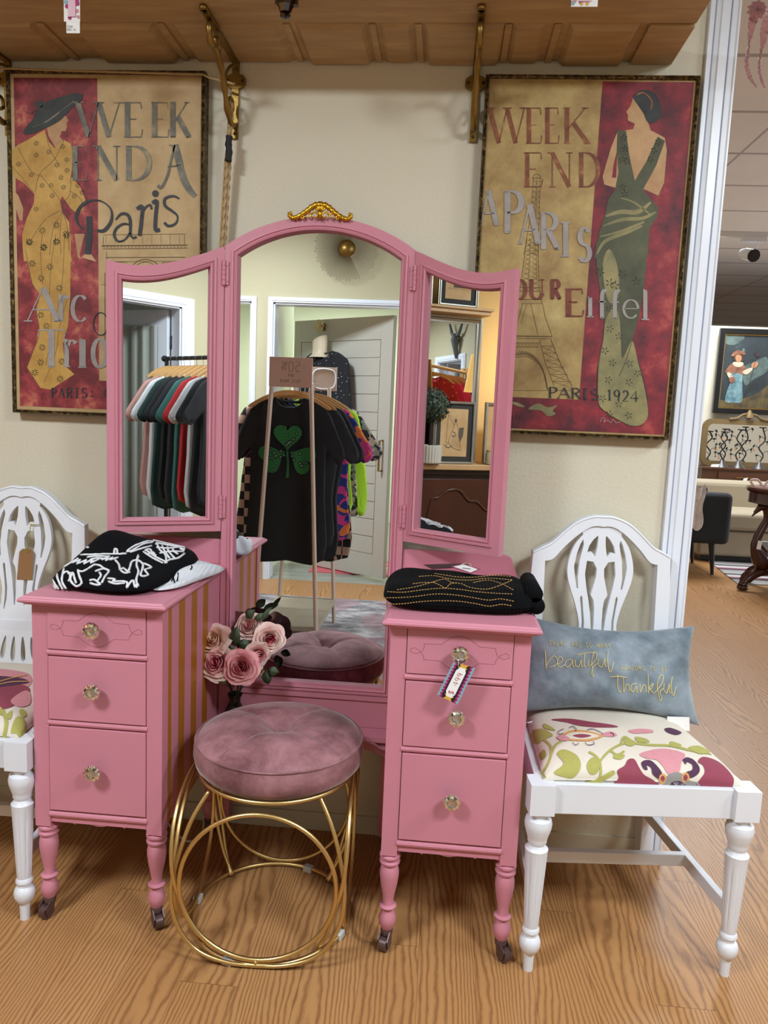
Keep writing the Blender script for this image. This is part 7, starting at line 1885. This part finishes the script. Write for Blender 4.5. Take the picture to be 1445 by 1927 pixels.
for i, (lb_, mm, yaw_) in enumerate((('hot pink top on the wooden stand, seen in the silver mirror', cloth('raspberry_knit', '#c01c50'), 90), ('red sequinned top on the wooden stand beside the sideboard', M_SPARK, 90), ('black top at the far end of the wooden stand', cloth('plain_black_top', '#0e0e12'), 90), ('bright rose top between the red and the black ones on the wooden stand', cloth('rose_satin', '#d23a68'), 90))):
    q_ = wA.lerp(wB, (.30, .02, .98, .64)[i])
    garment(lb_, (q_.x, q_.y, gzr+.015), math.radians(yaw_), mm, w=.40, L_=.60, sl=.10, seed=70+i, thick=.03)
    hanger((q_.x, q_.y, gzr), math.radians(yaw_), 'hangers on the wooden stand', 'wooden hanger on the stand by the sideboard')
# rear-room shelf lights
for x, y in ((-1.45,-2.15),(1.30,-2.10),(2.2,-1.2)):
    s = .27 if x < 2 else .32
    t = empty('ceiling_light', (x, y, CEIL-.02), 'square ceiling light panel over the shop floor', 'ceiling light', group='ceiling light panels')
    b = VB(); b.prism([(x-s,y-s),(x+s,y-s),(x+s,y+s),(x-s,y+s)], lambda u,v,t_: (u,v,t_), CEIL-.035, CEIL-.0005, holes=[[(x-s+.02,y-s+.02),(x+s-.02,y-s+.02),(x+s-.02,y+s-.02),(x-s+.02,y+s-.02)]]); b.place('light_frame', M_TRIM, t, (x,y,CEIL))
    m = MATS.get('lit_diffuser') or new_mat('lit_diffuser', '#ffffff', .8); m.node_tree.nodes['Principled BSDF'].inputs['Emission Color'].default_value = (1,1,1,1); m.node_tree.nodes['Principled BSDF'].inputs['Emission Strength'].default_value = 1.5
    b = VB(); b.box(x-s+.02, x+s-.02, y-s+.02, y+s-.02, CEIL-.030, CEIL-.024); b.place('diffuser', m, t, (x,y,CEIL-.03))
# ================================================================== showroom beyond the casing
def vy(px, py, Y): p = at(px, py, Y); return (p.x, p.y, p.z)
# low partition wall carrying the painting
pw_ = at(1345, 600, 6.45)
struct('wall_partition', MB().box(2.2, 6.5, 6.40, 6.50, 0, 2.32), M_WALL)
# framed oil painting
PX0, PX1 = at(1348, 700, 6.3).x, at(1348, 700, 6.3).x+.86; PZ0, PZ1 = at(1340, 777, 6.3).z, at(1352, 617, 6.3).z
op = empty('painting', ((PX0+PX1)/2, 6.35, PZ0), 'black framed oil painting of a small figure in pale blue with a staff', 'painting')
b = VB(); f_ = lambda u,v,t: (u, 6.34-t, v); P = [(PX0,PZ0),(PX1,PZ0),(PX1,PZ1),(PX0,PZ1)]; w = .055
Q = [(PX0+w,PZ0+w),(PX1-w,PZ0+w),(PX1-w,PZ1-w),(PX0+w,PZ1-w)]
b.prism(P, f_, 0, .05, holes=[Q]); b.place('frame', new_mat('black_lacquer_frame', '#0d0e10', .3), op, ((PX0+PX1)/2, 6.33, PZ0), bevel=.004)
b = VB(); w2 = w+.012; b.prism(Q, f_, .03, .036, holes=[[(PX0+w2,PZ0+w2),(PX1-w2,PZ0+w2),(PX1-w2,PZ1-w2),(PX0+w2,PZ1-w2)]]); b.place('gold_slip', M_OLDBRASS, op, ((PX0+PX1)/2, 6.31, PZ0))
Zp = Zf(1270, 560, 3.381); oy = 6.34-.02
def pf(x, y, t): p = at(x, y, oy-t); return (p.x, p.y, p.z)
OPM = [paint('stormy_sky', '#10171c', '#1e282c', .6, 3, .35, .6, '#3c4846'), paint('cloud_light', '#2f3c3c', '#4f5e58', .6, 5), paint('dark_hill', '#0e1418', '#1e2a2c', .6, 5), paint('golden_ground', '#2f2612', '#55451f', .6, 8), new_mat('figure_skin', '#9a6c4c', .6), paint('figure_cape', '#5c3424', '#85583e', .6, 12), paint('pale_blue_robe', '#3c5c64', '#688488', .6, 10), new_mat('figure_dark', '#2a1a14', .6), new_mat('cream_collar', '#a89c88', .6)]
b = VB(); b.mat(0).prism(Q, f_, .010, .020)
C = lambda pts: conv(Zp, pts); e = .0012
b.mat(1); b.flat(smooth_pts(C([(310,235),(420,225),(440,260),(380,300),(320,290)]), 3), pf, e); b.flat(smooth_pts(C([(440,440),(520,400),(585,380),(585,470),(500,520),(450,560),(430,500)]), 3), pf, e)
b.mat(2); b.flat(smooth_pts(C([(440,640),(480,560),(585,500),(600,640),(590,690),(440,700)]), 3), pf, 2*e)
b.mat(3); b.flat(smooth_pts(C([(250,700),(262,650),(330,655),(440,640),(540,600),(598,560),(598,700),(420,712),(300,712)]), 3), pf, 3*e)
b.mat(6); b.flat(smooth_pts(C([(345,480),(375,470),(425,475),(428,560),(425,660),(370,668),(318,660),(332,590),(350,540)]), 3), pf, 4*e)
b.mat(5); b.flat(smooth_pts(C([(370,415),(430,420),(462,480),(430,490),(400,480),(350,480),(318,475),(340,440)]), 3), pf, 5*e)
b.mat(8); b.flat(smooth_pts(C([(372,410),(432,412),(428,435),(400,442),(372,430)]), 3), pf, 6*e); b.flat(smooth_pts(C([(330,480),(350,478),(375,505),(345,512)]), 3), pf, 6*e); b.flat(smooth_pts(C([(430,470),(485,445),(492,460),(455,490)]), 3), pf, 6*e)
b.mat(7); b.flat(smooth_pts(C([(372,365),(385,345),(425,345),(440,370),(438,405),(375,405)]), 3), pf, 6*e)
b.mat(4); b.flat(smooth_pts(C([(385,372),(402,362),(422,372),(422,398),(403,412),(387,398)]), 3), pf, 7*e); b.flat(smooth_pts(C([(485,430),(505,408),(530,415),(520,440),(495,450)]), 3), pf, 7*e)
b.mat(5); b.flat(smooth_pts(C([(358,372),(375,345),(410,335),(445,350),(442,365),(400,358),(375,372)]), 3), pf, 8*e); b.mat(1).flat(smooth_pts(C([(425,345),(432,322),(445,330),(440,352)]), 3), pf, 8*e)
b.mat(7); b.ribbon(C([(532,312),(500,450),(450,635)]), .9, pf, 8*e); b.flat(arc_pts(*Zp(526,362), 4, 5, 0, 330, 9), pf, 9*e); b.mat(5).flat(smooth_pts(C([(345,515),(375,505),(382,535),(350,540)]), 3), pf, 8*e); b.ribbon(smooth_pts(C([(350,515),(362,490),(376,510)]), 3, False), .7, pf, 8*e)
b.place('canvas', OPM, op, ((PX0+PX1)/2, 6.32, PZ0), recalc=False)
# console dresser
cz = .835; cx0 = 2.66
cs = empty('dresser', (cx0+.8, 6.15, 0), 'low walnut dresser with slim handles, under the dark painting', 'dresser')
M_TEAK = vmat('mid_century_walnut', '#4a2a18', .35, var=.25, vscale=2, stretch=(.4,2,3))
b = VB(); b.box(cx0, cx0+1.7, 5.93, 6.36, .12, cz-.02); b.box(cx0-.01, cx0+1.71, 5.915, 6.37, cz-.02, cz); b.place('carcase', M_TEAK, cs, (cx0+.8,6.15,.12), bevel=.003)
for i in range(2):
    for k in range(2):
        xa = cx0+.16+.78*i; b = VB(); b.box(xa, xa+.74, 5.915, 5.93, .16+.34*k, .47+.32*k); d_ = b.place('drawer', M_TEAK, cs, (xa+.37,5.92,.16), bevel=.002)
        b = VB(); b.tube([(xa+.17,5.90,.42+.32*k),(xa+.38,5.90,.42+.32*k)], .006, 8); b.place('handle', M_OLDBRASS, d_, (xa+.3,5.9,.42))
# gilt mirror on the dresser
gx0, gx1 = at(1322, 830, 6.2).x, at(1322, 830, 6.2).x+.92; gz0, gz1 = cz+.002, at(1330, 787, 6.2).z
gm = empty('wall_mirror', ((gx0+gx1)/2, 6.25, cz), 'gilt framed mirror with carved crest standing on the walnut dresser', 'mirror')
def rr_loop(x0, x1, z0, z1, r, n=6):
    P = []
    for cx, cz_, a0 in ((x1-r,z0+r,-90),(x1-r,z1-r,0),(x0+r,z1-r,90),(x0+r,z0+r,180)):
        for k in range(n+1): a = math.radians(a0+90*k/n); P.append((cx+r*math.cos(a), cz_+r*math.sin(a)))
    return P
M_OLDGILT = vmat('dull_gilt_wood', '#6f5a38', .55, .3, var=.2, vscale=20)
b = VB(); f2 = lambda u,v,t: (u, 6.26-t, v); b.prism(rr_loop(gx0,gx1,gz0,gz1,.09), f2, 0, .035, holes=[rr_loop(gx0+.055,gx1-.055,gz0+.055,gz1-.055,.05)])
for s in (-1, 1): b.tube(smooth_pts([((gx0+gx1)/2-.02+s*.0,6.22,gz1+.06),((gx0+gx1)/2+s*.07,6.22,gz1+.05),((gx0+gx1)/2+s*.12,6.22,gz1+.015),((gx0+gx1)/2+s*.2,6.22,gz1+.0)], 4, False), .014, 8)
b.lathe([(.0001,gz1),(.045,gz1+.02),(.035,gz1+.06),(.012,gz1+.10),(.0001,gz1+.11)], 12, ((gx0+gx1)/2, 6.22, 0)); b.place('frame', M_OLDGILT, gm, ((gx0+gx1)/2,6.25,gz0), smooth=True)
b = VB(); b.prism(rr_loop(gx0+.05,gx1-.05,gz0+.05,gz1-.05,.05), f2, .01, .015); b.place('mirror_glass', M_MIRROR, gm, ((gx0+gx1)/2,6.25,gz0))
# three vine candle stands on cone feet
M_IRON = new_mat('dark_wrought_iron', '#1f1c1b', .5, .5); M_PEWT = new_mat('pewter_cone', '#4c4846', .4, .6); M_AMB = new_mat('amber_bead', '#a8641c', .2)
for i, px in enumerate((1357, 1388, 1428)):
    c = at(px, 878, 6.02); nm = ('leftmost', 'middle', 'rightmost')[i]
    e_ = empty('candle_holder', (c.x, 6.02, cz+.001), '%s of the three vine candle holders on the walnut dresser' % nm, 'candle holder')
    b = VB(); b.lathe([(.070,cz+.001),(.066,cz+.008),(.035,cz+.04),(.012,cz+.075),(.008,cz+.08)], 20, (c.x,6.02,0)); b.place('cone_foot', M_PEWT, e_, (c.x,6.02,cz), smooth=True)
    b = VB(); H_ = .30+.03*i; s = 1 if i != 1 else -1
    P = smooth_pts([(c.x,6.02,cz+.07),(c.x+s*.03,6.02,cz+.14),(c.x-s*.02,6.02,cz+.22),(c.x+s*.035,6.02,cz+.30),(c.x+s*.0,6.02,cz+.36+.03*i)], 5, False); b.tube(P, .007, 8); b.lathe([(.032,P[-1][2]),(.036,P[-1][2]+.012),(.0001,P[-1][2]+.004)], 14, (P[-1][0],6.02,0))
    for k in range(6):
        q = Vector(P[3+3*k]); sd = 1 if k % 2 else -1; b.tube(smooth_pts([q, q+Vector((sd*.03,0,.03)), q+Vector((sd*.06,0,.02)), q+Vector((sd*.055,0,-.005))], 4, False), .0028, 6)
    b.place('vine_stem', M_IRON, e_, P[0], smooth='all')
    for k in range(6):
        q = Vector(P[3+3*k]); sd = 1 if k % 2 else -1; c_ = q+Vector((sd*.058,0,.032)); a = k*1.1
        b = VB(); d = Vector((math.cos(a)*sd, 0, math.sin(a))); w_ = Vector((-d.z, 0, d.x)); b.add([c_-d*.022, c_+w_*.011+Vector((0,-.004,0)), c_+d*.022, c_-w_*.011+Vector((0,-.004,0))], [(0,1,2,3)]); b.place('leaf', M_IRON, e_, tuple(c_))
        if k % 2 == 0:
            b = VB(); b.lathe([(.0001,-.010),(.008,-.005),(.009,.002),(.0001,.010)], 8, tuple(q+Vector((sd*.055,-.004,-.012)))); b.place('bead', M_AMB, e_, tuple(q))
# cream sofa
so_ = at(1358, 1000, 5.05); sx0 = at(1345, 1040, 5.0).x-.15
sf = empty('sofa', (sx0+1.1, 5.45, 0), 'cream upholstered sofa behind the swan table', 'sofa')
M_CRM = vmat('cream_upholstery', '#9c8f78', .85, var=.04, bump=.15, bscale=200)
b = VB(); b.box(sx0, sx0+2.2, 5.03, 5.86, .06, .30); b.place('base', M_CRM, sf, (sx0+1.1,5.45,.06), bevel=.03, seg=3)
for k in range(2): b = VB(); b.box(sx0+.02+1.09*k, sx0+1.09+1.09*k, 5.0, 5.65, .305, .47); b.place('seat_cushion', M_CRM, sf, (sx0+.5+k,5.3,.3), bevel=.035, seg=3)
b = VB(); b.box(sx0, sx0+2.2, 5.62, 5.88, .30, .72); b.place('backrest', M_CRM, sf, (sx0+1.1,5.7,.3), bevel=.05, seg=3)
b = VB(); b.box(sx0+.05, sx0+2.15, 5.08, 5.8, .009, .058); b.place('plinth', M_BLACK, sf, (sx0+1.1,5.4,0))
# charcoal armchair, seen from the side
ax1 = at(1375, 980, 4.35).x; az1 = at(1340, 927, 4.35).z
ac = empty('armchair', (ax1-.35, 4.6, 0), 'charcoal fabric armchair on tapered black legs beside the white casing', 'armchair')
M_CHAR = vmat('charcoal_fabric', '#24262b', .9, var=.06, bump=.2, bscale=250)
b = VB(); b.box(ax1-.75, ax1, 4.32, 4.45, .27, az1); b.place('armrest', M_CHAR, ac, (ax1-.35,4.38,.27), bevel=.045, seg=4)
b = VB(); b.box(ax1-.75, ax1, 4.95, 5.0-.01, .27, az1); b.place('armrest', M_CHAR, ac, (ax1-.35,4.95,.27), bevel=.02, seg=3)
b = VB(); b.box(ax1-.72, ax1-.02, 4.46, 4.94, .27, .46); b.place('seat', M_CHAR, ac, (ax1-.35,4.7,.27), bevel=.03, seg=3)
b = VB(); b.box(ax1-.80, ax1-.62, 4.40, 4.96, .30, az1+.12); b.place('backrest', M_CHAR, ac, (ax1-.7,4.7,.3), bevel=.04, seg=3)
for x in (ax1-.12, ax1-.65):
    for y in (4.40, 4.92): b = VB(); b.tube([(x,y,.28),(x+(.03 if x > ax1-.3 else -.03),y,.0)], [.028,.013], 12); b.place('leg', M_BLACK, ac, (x,y,0), smooth=True)
q = at(1318, 930, 4.30)
b = VB(); b.grid(10, 12, lambda u, v: (q.x-.10+.13*u+.01*math.sin(v*9), 4.29-.01*math.sin(u*12+v*4), az1+.06+.02*math.sin(u*7)-(.36)*v))
o = b.place('throw', paint('white_red_stripe_cloth', '#c9c2c4', '#e0dcdc', .9, 6, c3='#8a4a54'), None, (q.x,4.29,az1), smooth='all'); tag(o, 'white and red cloth hung over the left of the charcoal armchair', 'throw blanket')
# striped rug
def mat_stripe_rug():
    m = new_mat('striped_rug', '#888888', .95); t = NT(m); tc = t.n('ShaderNodeTexCoord'); s = t.sep(tc.outputs['Object'])
    f = t.math('FRACT', t.math('DIVIDE', s[1], .42)); t.color(t.ramp(f, [(0,'#8e8a88'),(.22,'#3a3238'),(.34,'#7a3a50'),(.46,'#b0a8a6'),(.7,'#24222a'),(.82,'#9a9694')], 'CONSTANT')); return m
rA = atz(1306, 1036, 0); rB = atz(1388, 1100, 0)
dx = (rB-rA).normalized(); 
o = MB().add([(rA.x, rA.y, .001),(rB.x, rB.y, .001),(rB.x+2.2, rB.y+.25, .001),(rA.x+2.4, rA.y+.5, .001),(rA.x, rA.y, .008),(rB.x, rB.y, .008),(rB.x+2.2, rB.y+.25, .008),(rA.x+2.4, rA.y+.5, .008)], [(0,3,2,1),(4,5,6,7),(0,1,5,4),(1,2,6,5),(2,3,7,6),(3,0,4,7)]).build('area_rug', mat_stripe_rug(), None)
set_origin(o, (rB.x+.5, rB.y+.5, 0)); tag(o, 'grey, black and plum striped rug under the sofa and swan table', 'rug')
# swan pedestal table
M_MAHO = vmat('red_mahogany', '#3a1610', .22, var=.25, vscale=8)
tcx, tcy = at(1452, 920, 3.85).x+.18, 3.85; tz = at(1400, 918, 3.75).z
sw = empty('swan_table', (tcx, tcy, 0), 'round mahogany pedestal table on carved swan supports, at the right edge', 'table')
TR = .335; b = VB(); b.lathe([(TR-.05,tz-.125),(TR-.01,tz-.115),(TR-.015,tz-.10),(TR-.015,tz-.04),(TR+.005,tz-.03),(TR+.015,tz-.015),(TR+.005,tz),(.0001,tz)], 56, (tcx,tcy,0)); b.place('tabletop', M_MAHO, sw, (tcx,tcy,tz), smooth=True)
for j, a in enumerate((math.radians(188), math.radians(262), math.radians(335), math.radians(60), math.radians(125))):
    d = Vector((math.cos(a), math.sin(a), 0)); O = Vector((tcx, tcy, 0))
    b = VB()
    P = smooth_pts([O+d*.18+Vector((0,0,.20)), O+d*.235+Vector((0,0,.27)), O+d*.275+Vector((0,0,.36)), O+d*.245+Vector((0,0,.46)), O+d*.205+Vector((0,0,.55)), O+d*.215+Vector((0,0,.63)), O+d*.255+Vector((0,0,.655)), O+d*.29+Vector((0,0,.62)), O+d*.325+Vector((0,0,.58))], 4, False)
    rad = [.055,.062,.066,.066,.060,.052,.044,.038,.034,.031,.029,.028,.027,.026,.026,.026,.026,.027,.027,.027,.027,.027,.028,.03,.03,.027,.022,.018,.014,.011,.008,.006,.004]
    b.tube(P, rad[:len(P)], 12)
    for k in range(4):
        Wp = smooth_pts([O+d*(.10-.02*k)+Vector((0,0,.24+.01*k)), O+d*(.02-.02*k)+Vector((0,0,.32+.02*k)), O+d*(.05-.03*k)+Vector((0,0,.40+.015*k))], 4, False); b.tube(Wp, [.03,.034,.036,.034,.03,.024,.018,.012,.006], 8)
    b.place('swan_support', M_MAHO, sw, tuple(O+d*.18+Vector((0,0,.2))), smooth='all')
    b = VB(); b.tube(smooth_pts([O+d*.05+Vector((0,0,.17)), O+d*.22+Vector((0,0,.15)), O+d*.31+Vector((0,0,.09)), O+d*.34+Vector((0,0,.04))], 4, False), [.035]*9+[.03,.034,.038,.038], 10); b.lathe([(.03,.009),(.042,.016),(.042,.035),(.03,.05)], 14, tuple(O+d*.34)); b.place('scroll_foot', M_MAHO, sw, tuple(O+d*.2), smooth='all')
b = VB(); b.lathe([(.17,.155),(.20,.165),(.20,.195),(.17,.205),(.0001,.205)], 32, (tcx,tcy,0)); b.place('base_block', M_MAHO, sw, (tcx,tcy,.16), smooth=True)
tgc = Vector((tcx-.272, tcy-.105, .37))
b = VB(); b.prism([(tgc.x-.018,tgc.z-.03),(tgc.x+.014,tgc.z-.035),(tgc.x+.020,tgc.z+.03),(tgc.x-.010,tgc.z+.036)], lambda u,v,t: (u,tgc.y-t,v), 0, .002)
o = b.place('price_tag', M_PAPER, None, tuple(tgc)); tag(o, 'white price tag on the neck of the front swan', 'tag')
tg2 = at(1400, 906, 5.88); b = VB(); b.prism([(tg2.x-.03,tg2.z-.05),(tg2.x+.02,tg2.z-.02),(tg2.x+.035,tg2.z+.04),(tg2.x-.005,tg2.z+.03)], lambda u,v,t: (u,5.885-t,v), 0, .002); o = b.place('price_tag', M_PAPER, None, tuple(tg2)); tag(o, 'white price tag hanging on the front of the walnut dresser', 'tag')
tg3 = at(1346, 866, 5.93); b = VB(); b.prism([(tg3.x-.04,cz+.004),(tg3.x+.04,cz+.004),(tg3.x+.05,cz+.035),(tg3.x-.03,cz+.03)], lambda u,v,t: (u,5.94-t,v), 0, .002); o = b.place('price_tag', M_PAPER, None, (tg3.x,5.94,cz)); tag(o, 'white price tag on the dresser top before the leftmost candle holder', 'tag')
# dried ribbon bow on the table
b = VB(); bc = Vector((at(1438, 893, 3.62).x, 3.62, tz+.02))
for s in (-1, 1): b.tube(smooth_pts([bc, bc+Vector((s*.04,0,.05)), bc+Vector((s*.09,0,.045)), bc+Vector((s*.06,0,.005)), bc], 4, False), .009, 8)
o = b.place('ribbon_bow', new_mat('pale_pink_ribbon', '#d9c4c8', .7), None, tuple(bc), smooth='all'); tag(o, 'pale pink ribbon bow lying on the swan table', 'ribbon')
b = VB(); bk = at(1436, 1050, 4.35); b.box(bk.x-.05, bk.x+.12, 4.33, 4.36, .12, bk.z+.14); o = b.place('picture', paint('blue_yellow_print', '#6f93b0', '#b8b48a', .5, 6), None, (bk.x,4.35,.12)); o.location.z = .12; tag(o, 'small blue and yellow picture card standing low behind the swan table', 'picture')
# track spotlight
tk = at(1418, 447, 3.35); 
t_ = empty('track_light', (tk.x, 3.35, tk.z), 'white track spotlight under the showroom ceiling', 'spotlight')
tzc = tk.z; b = VB(); b.box(tk.x-.9, tk.x+1.2, 3.33, 3.37, tzc, tzc+.03); b.tube([(tk.x-.85,3.35,tzc+.03),(tk.x-.85,3.35,3.1)], .008, 8); b.tube([(tk.x+1.1,3.35,tzc+.03),(tk.x+1.1,3.35,3.1)], .008, 8); b.place('track', M_TRIM, t_, (tk.x,3.35,tzc))
b = VB(); b.box(tk.x-.075, tk.x+.075, 3.32, 3.38, tzc-.03, tzc); b.tube([(tk.x+.03,3.35,tzc-.03),(tk.x+.025,3.34,tzc-.085),(tk.x+.01,3.33,tzc-.11)], .006, 8); b.place('adapter', M_TRIM, t_, (tk.x,3.35,tzc-.03))
hd = at(1418, 481, 3.25); dv = Vector((.15,-.9,-.55)).normalized(); A_ = Vector((hd.x-.01, 3.42, hd.z+.05)); B_ = Vector(tuple(hd))
b = VB(); b.tube([A_, A_.lerp(B_, .3), B_], [.030,.038,.040], 20); b.place('lamp_head', M_TRIM, t_, tuple(B_), smooth=True)
b = VB(); dd = (B_-A_).normalized(); b.tube([B_+dd*.0005, B_+dd*.004], [.041,.041], 20); b.tube([B_+dd*.004, B_+dd*.006], [.028,.028], 16); b.place('black_rim', M_BLACK, t_, tuple(B_))
# pink paper streamers near the opening
M_STRM = new_mat('translucent_pink_paper', '#ffc2d2', .5, Transmission_Weight=.45); gy = .95
gb = empty('paper_garland', vy(1423, 20, gy), 'pink paper garland with two ruffled streamers, at the top right', 'garland')
b = VB(); Zg = Zf(1300, 0, 7.71)
def stre(pts, ws):
    P = smooth_pts(conv(Zg, pts), 5, False); n = len(P); W = [ws[min(int(i/(n-1)*(len(ws)-1)), len(ws)-2)]*(1-((i/(n-1)*(len(ws)-1)) % 1))+ws[min(int(i/(n-1)*(len(ws)-1))+1, len(ws)-1)]*((i/(n-1)*(len(ws)-1)) % 1) for i in range(n)]
    for i, (x, y) in enumerate(P): pass
    vs = []; fs = []
    for i, (x, y) in enumerate(P):
        j = 2.2*math.sin(i*2.3)*.4
        for q in (-1, 0, 1): p = at(x+q*W[i]/2+j, y, gy+.012*math.sin(i*1.7)*q-.01*abs(q)); vs.append(tuple(p))
    for i in range(n-1):
        for q in range(2): fs.append((i*3+q, i*3+q+1, (i+1)*3+q+1, (i+1)*3+q))
    b.add(vs, fs)
stre([(940,60),(930,200),(890,350),(850,560),(845,600),(830,750),(805,900),(840,1080),(890,1180),(960,1275)], [14,20,17,10,3,4,6,8,9,7,3])
b2 = b; b.place('streamer', M_STRM, gb, vy(1423,60,gy), smooth='all', recalc=False); b = VB()
stre([(1120,230),(1090,350),(1060,500),(1040,640),(1010,760),(990,900),(990,1000),(1010,1120),(1065,1280)], [14,18,16,12,6,4,4,5,6,3])
b.place('streamer', M_STRM, gb, vy(1440,60,gy), smooth='all', recalc=False)
b = VB(); c_ = at(*Zg(960,150), gy-.02)
for k in range(10):
    a = k*.63; b.tube([c_, c_+Vector((.02*math.cos(a),-.008,.018*math.sin(a))), c_+Vector((.036*math.cos(a+.3),0,.032*math.sin(a+.3)))], [.004,.011,.003], 8)
b.place('rosette', M_STRM, gb, tuple(c_), smooth='all')
b = VB(); b.tube([at(*Zg(820,-10), gy), at(*Zg(960,90), gy), at(*Zg(1200,220), gy)], .0012, 6); b.place('wire', M_CHROME, gb, tuple(c_))
# ================================================================== repeats share a group phrase
def set_group(names, phrase, test=lambda o: True):
    for o in COL.objects:
        if o.parent is None and o.name.split('.')[0] in names and 'label' in o and 'group' not in o and test(o): o['group'] = phrase
set_group(('rose',), 'artificial roses in the glass vase')
set_group(('chair',), 'white carved side chairs beside the vanity')
set_group(('poster',), 'framed vintage posters on the wall')
set_group(('shelf_bracket',), 'old brass brackets under the wall shelf')
set_group(('candle_holder',), 'vine candle holders on the walnut dresser')
set_group(('shirt',), 'tops on the wooden stand', lambda o: 'wooden stand' in o['label'])
set_group(('shirt',), 't-shirts on the black rack', lambda o: 'black rack' in o['label'])
set_group(('shirt',), 'tops on the blush rack', lambda o: 'blush rack' in o['label'] or 'shamrock shirt' in o['label'])
set_group(('folded_sweater',), 'folded sweaters on the vanity tops')
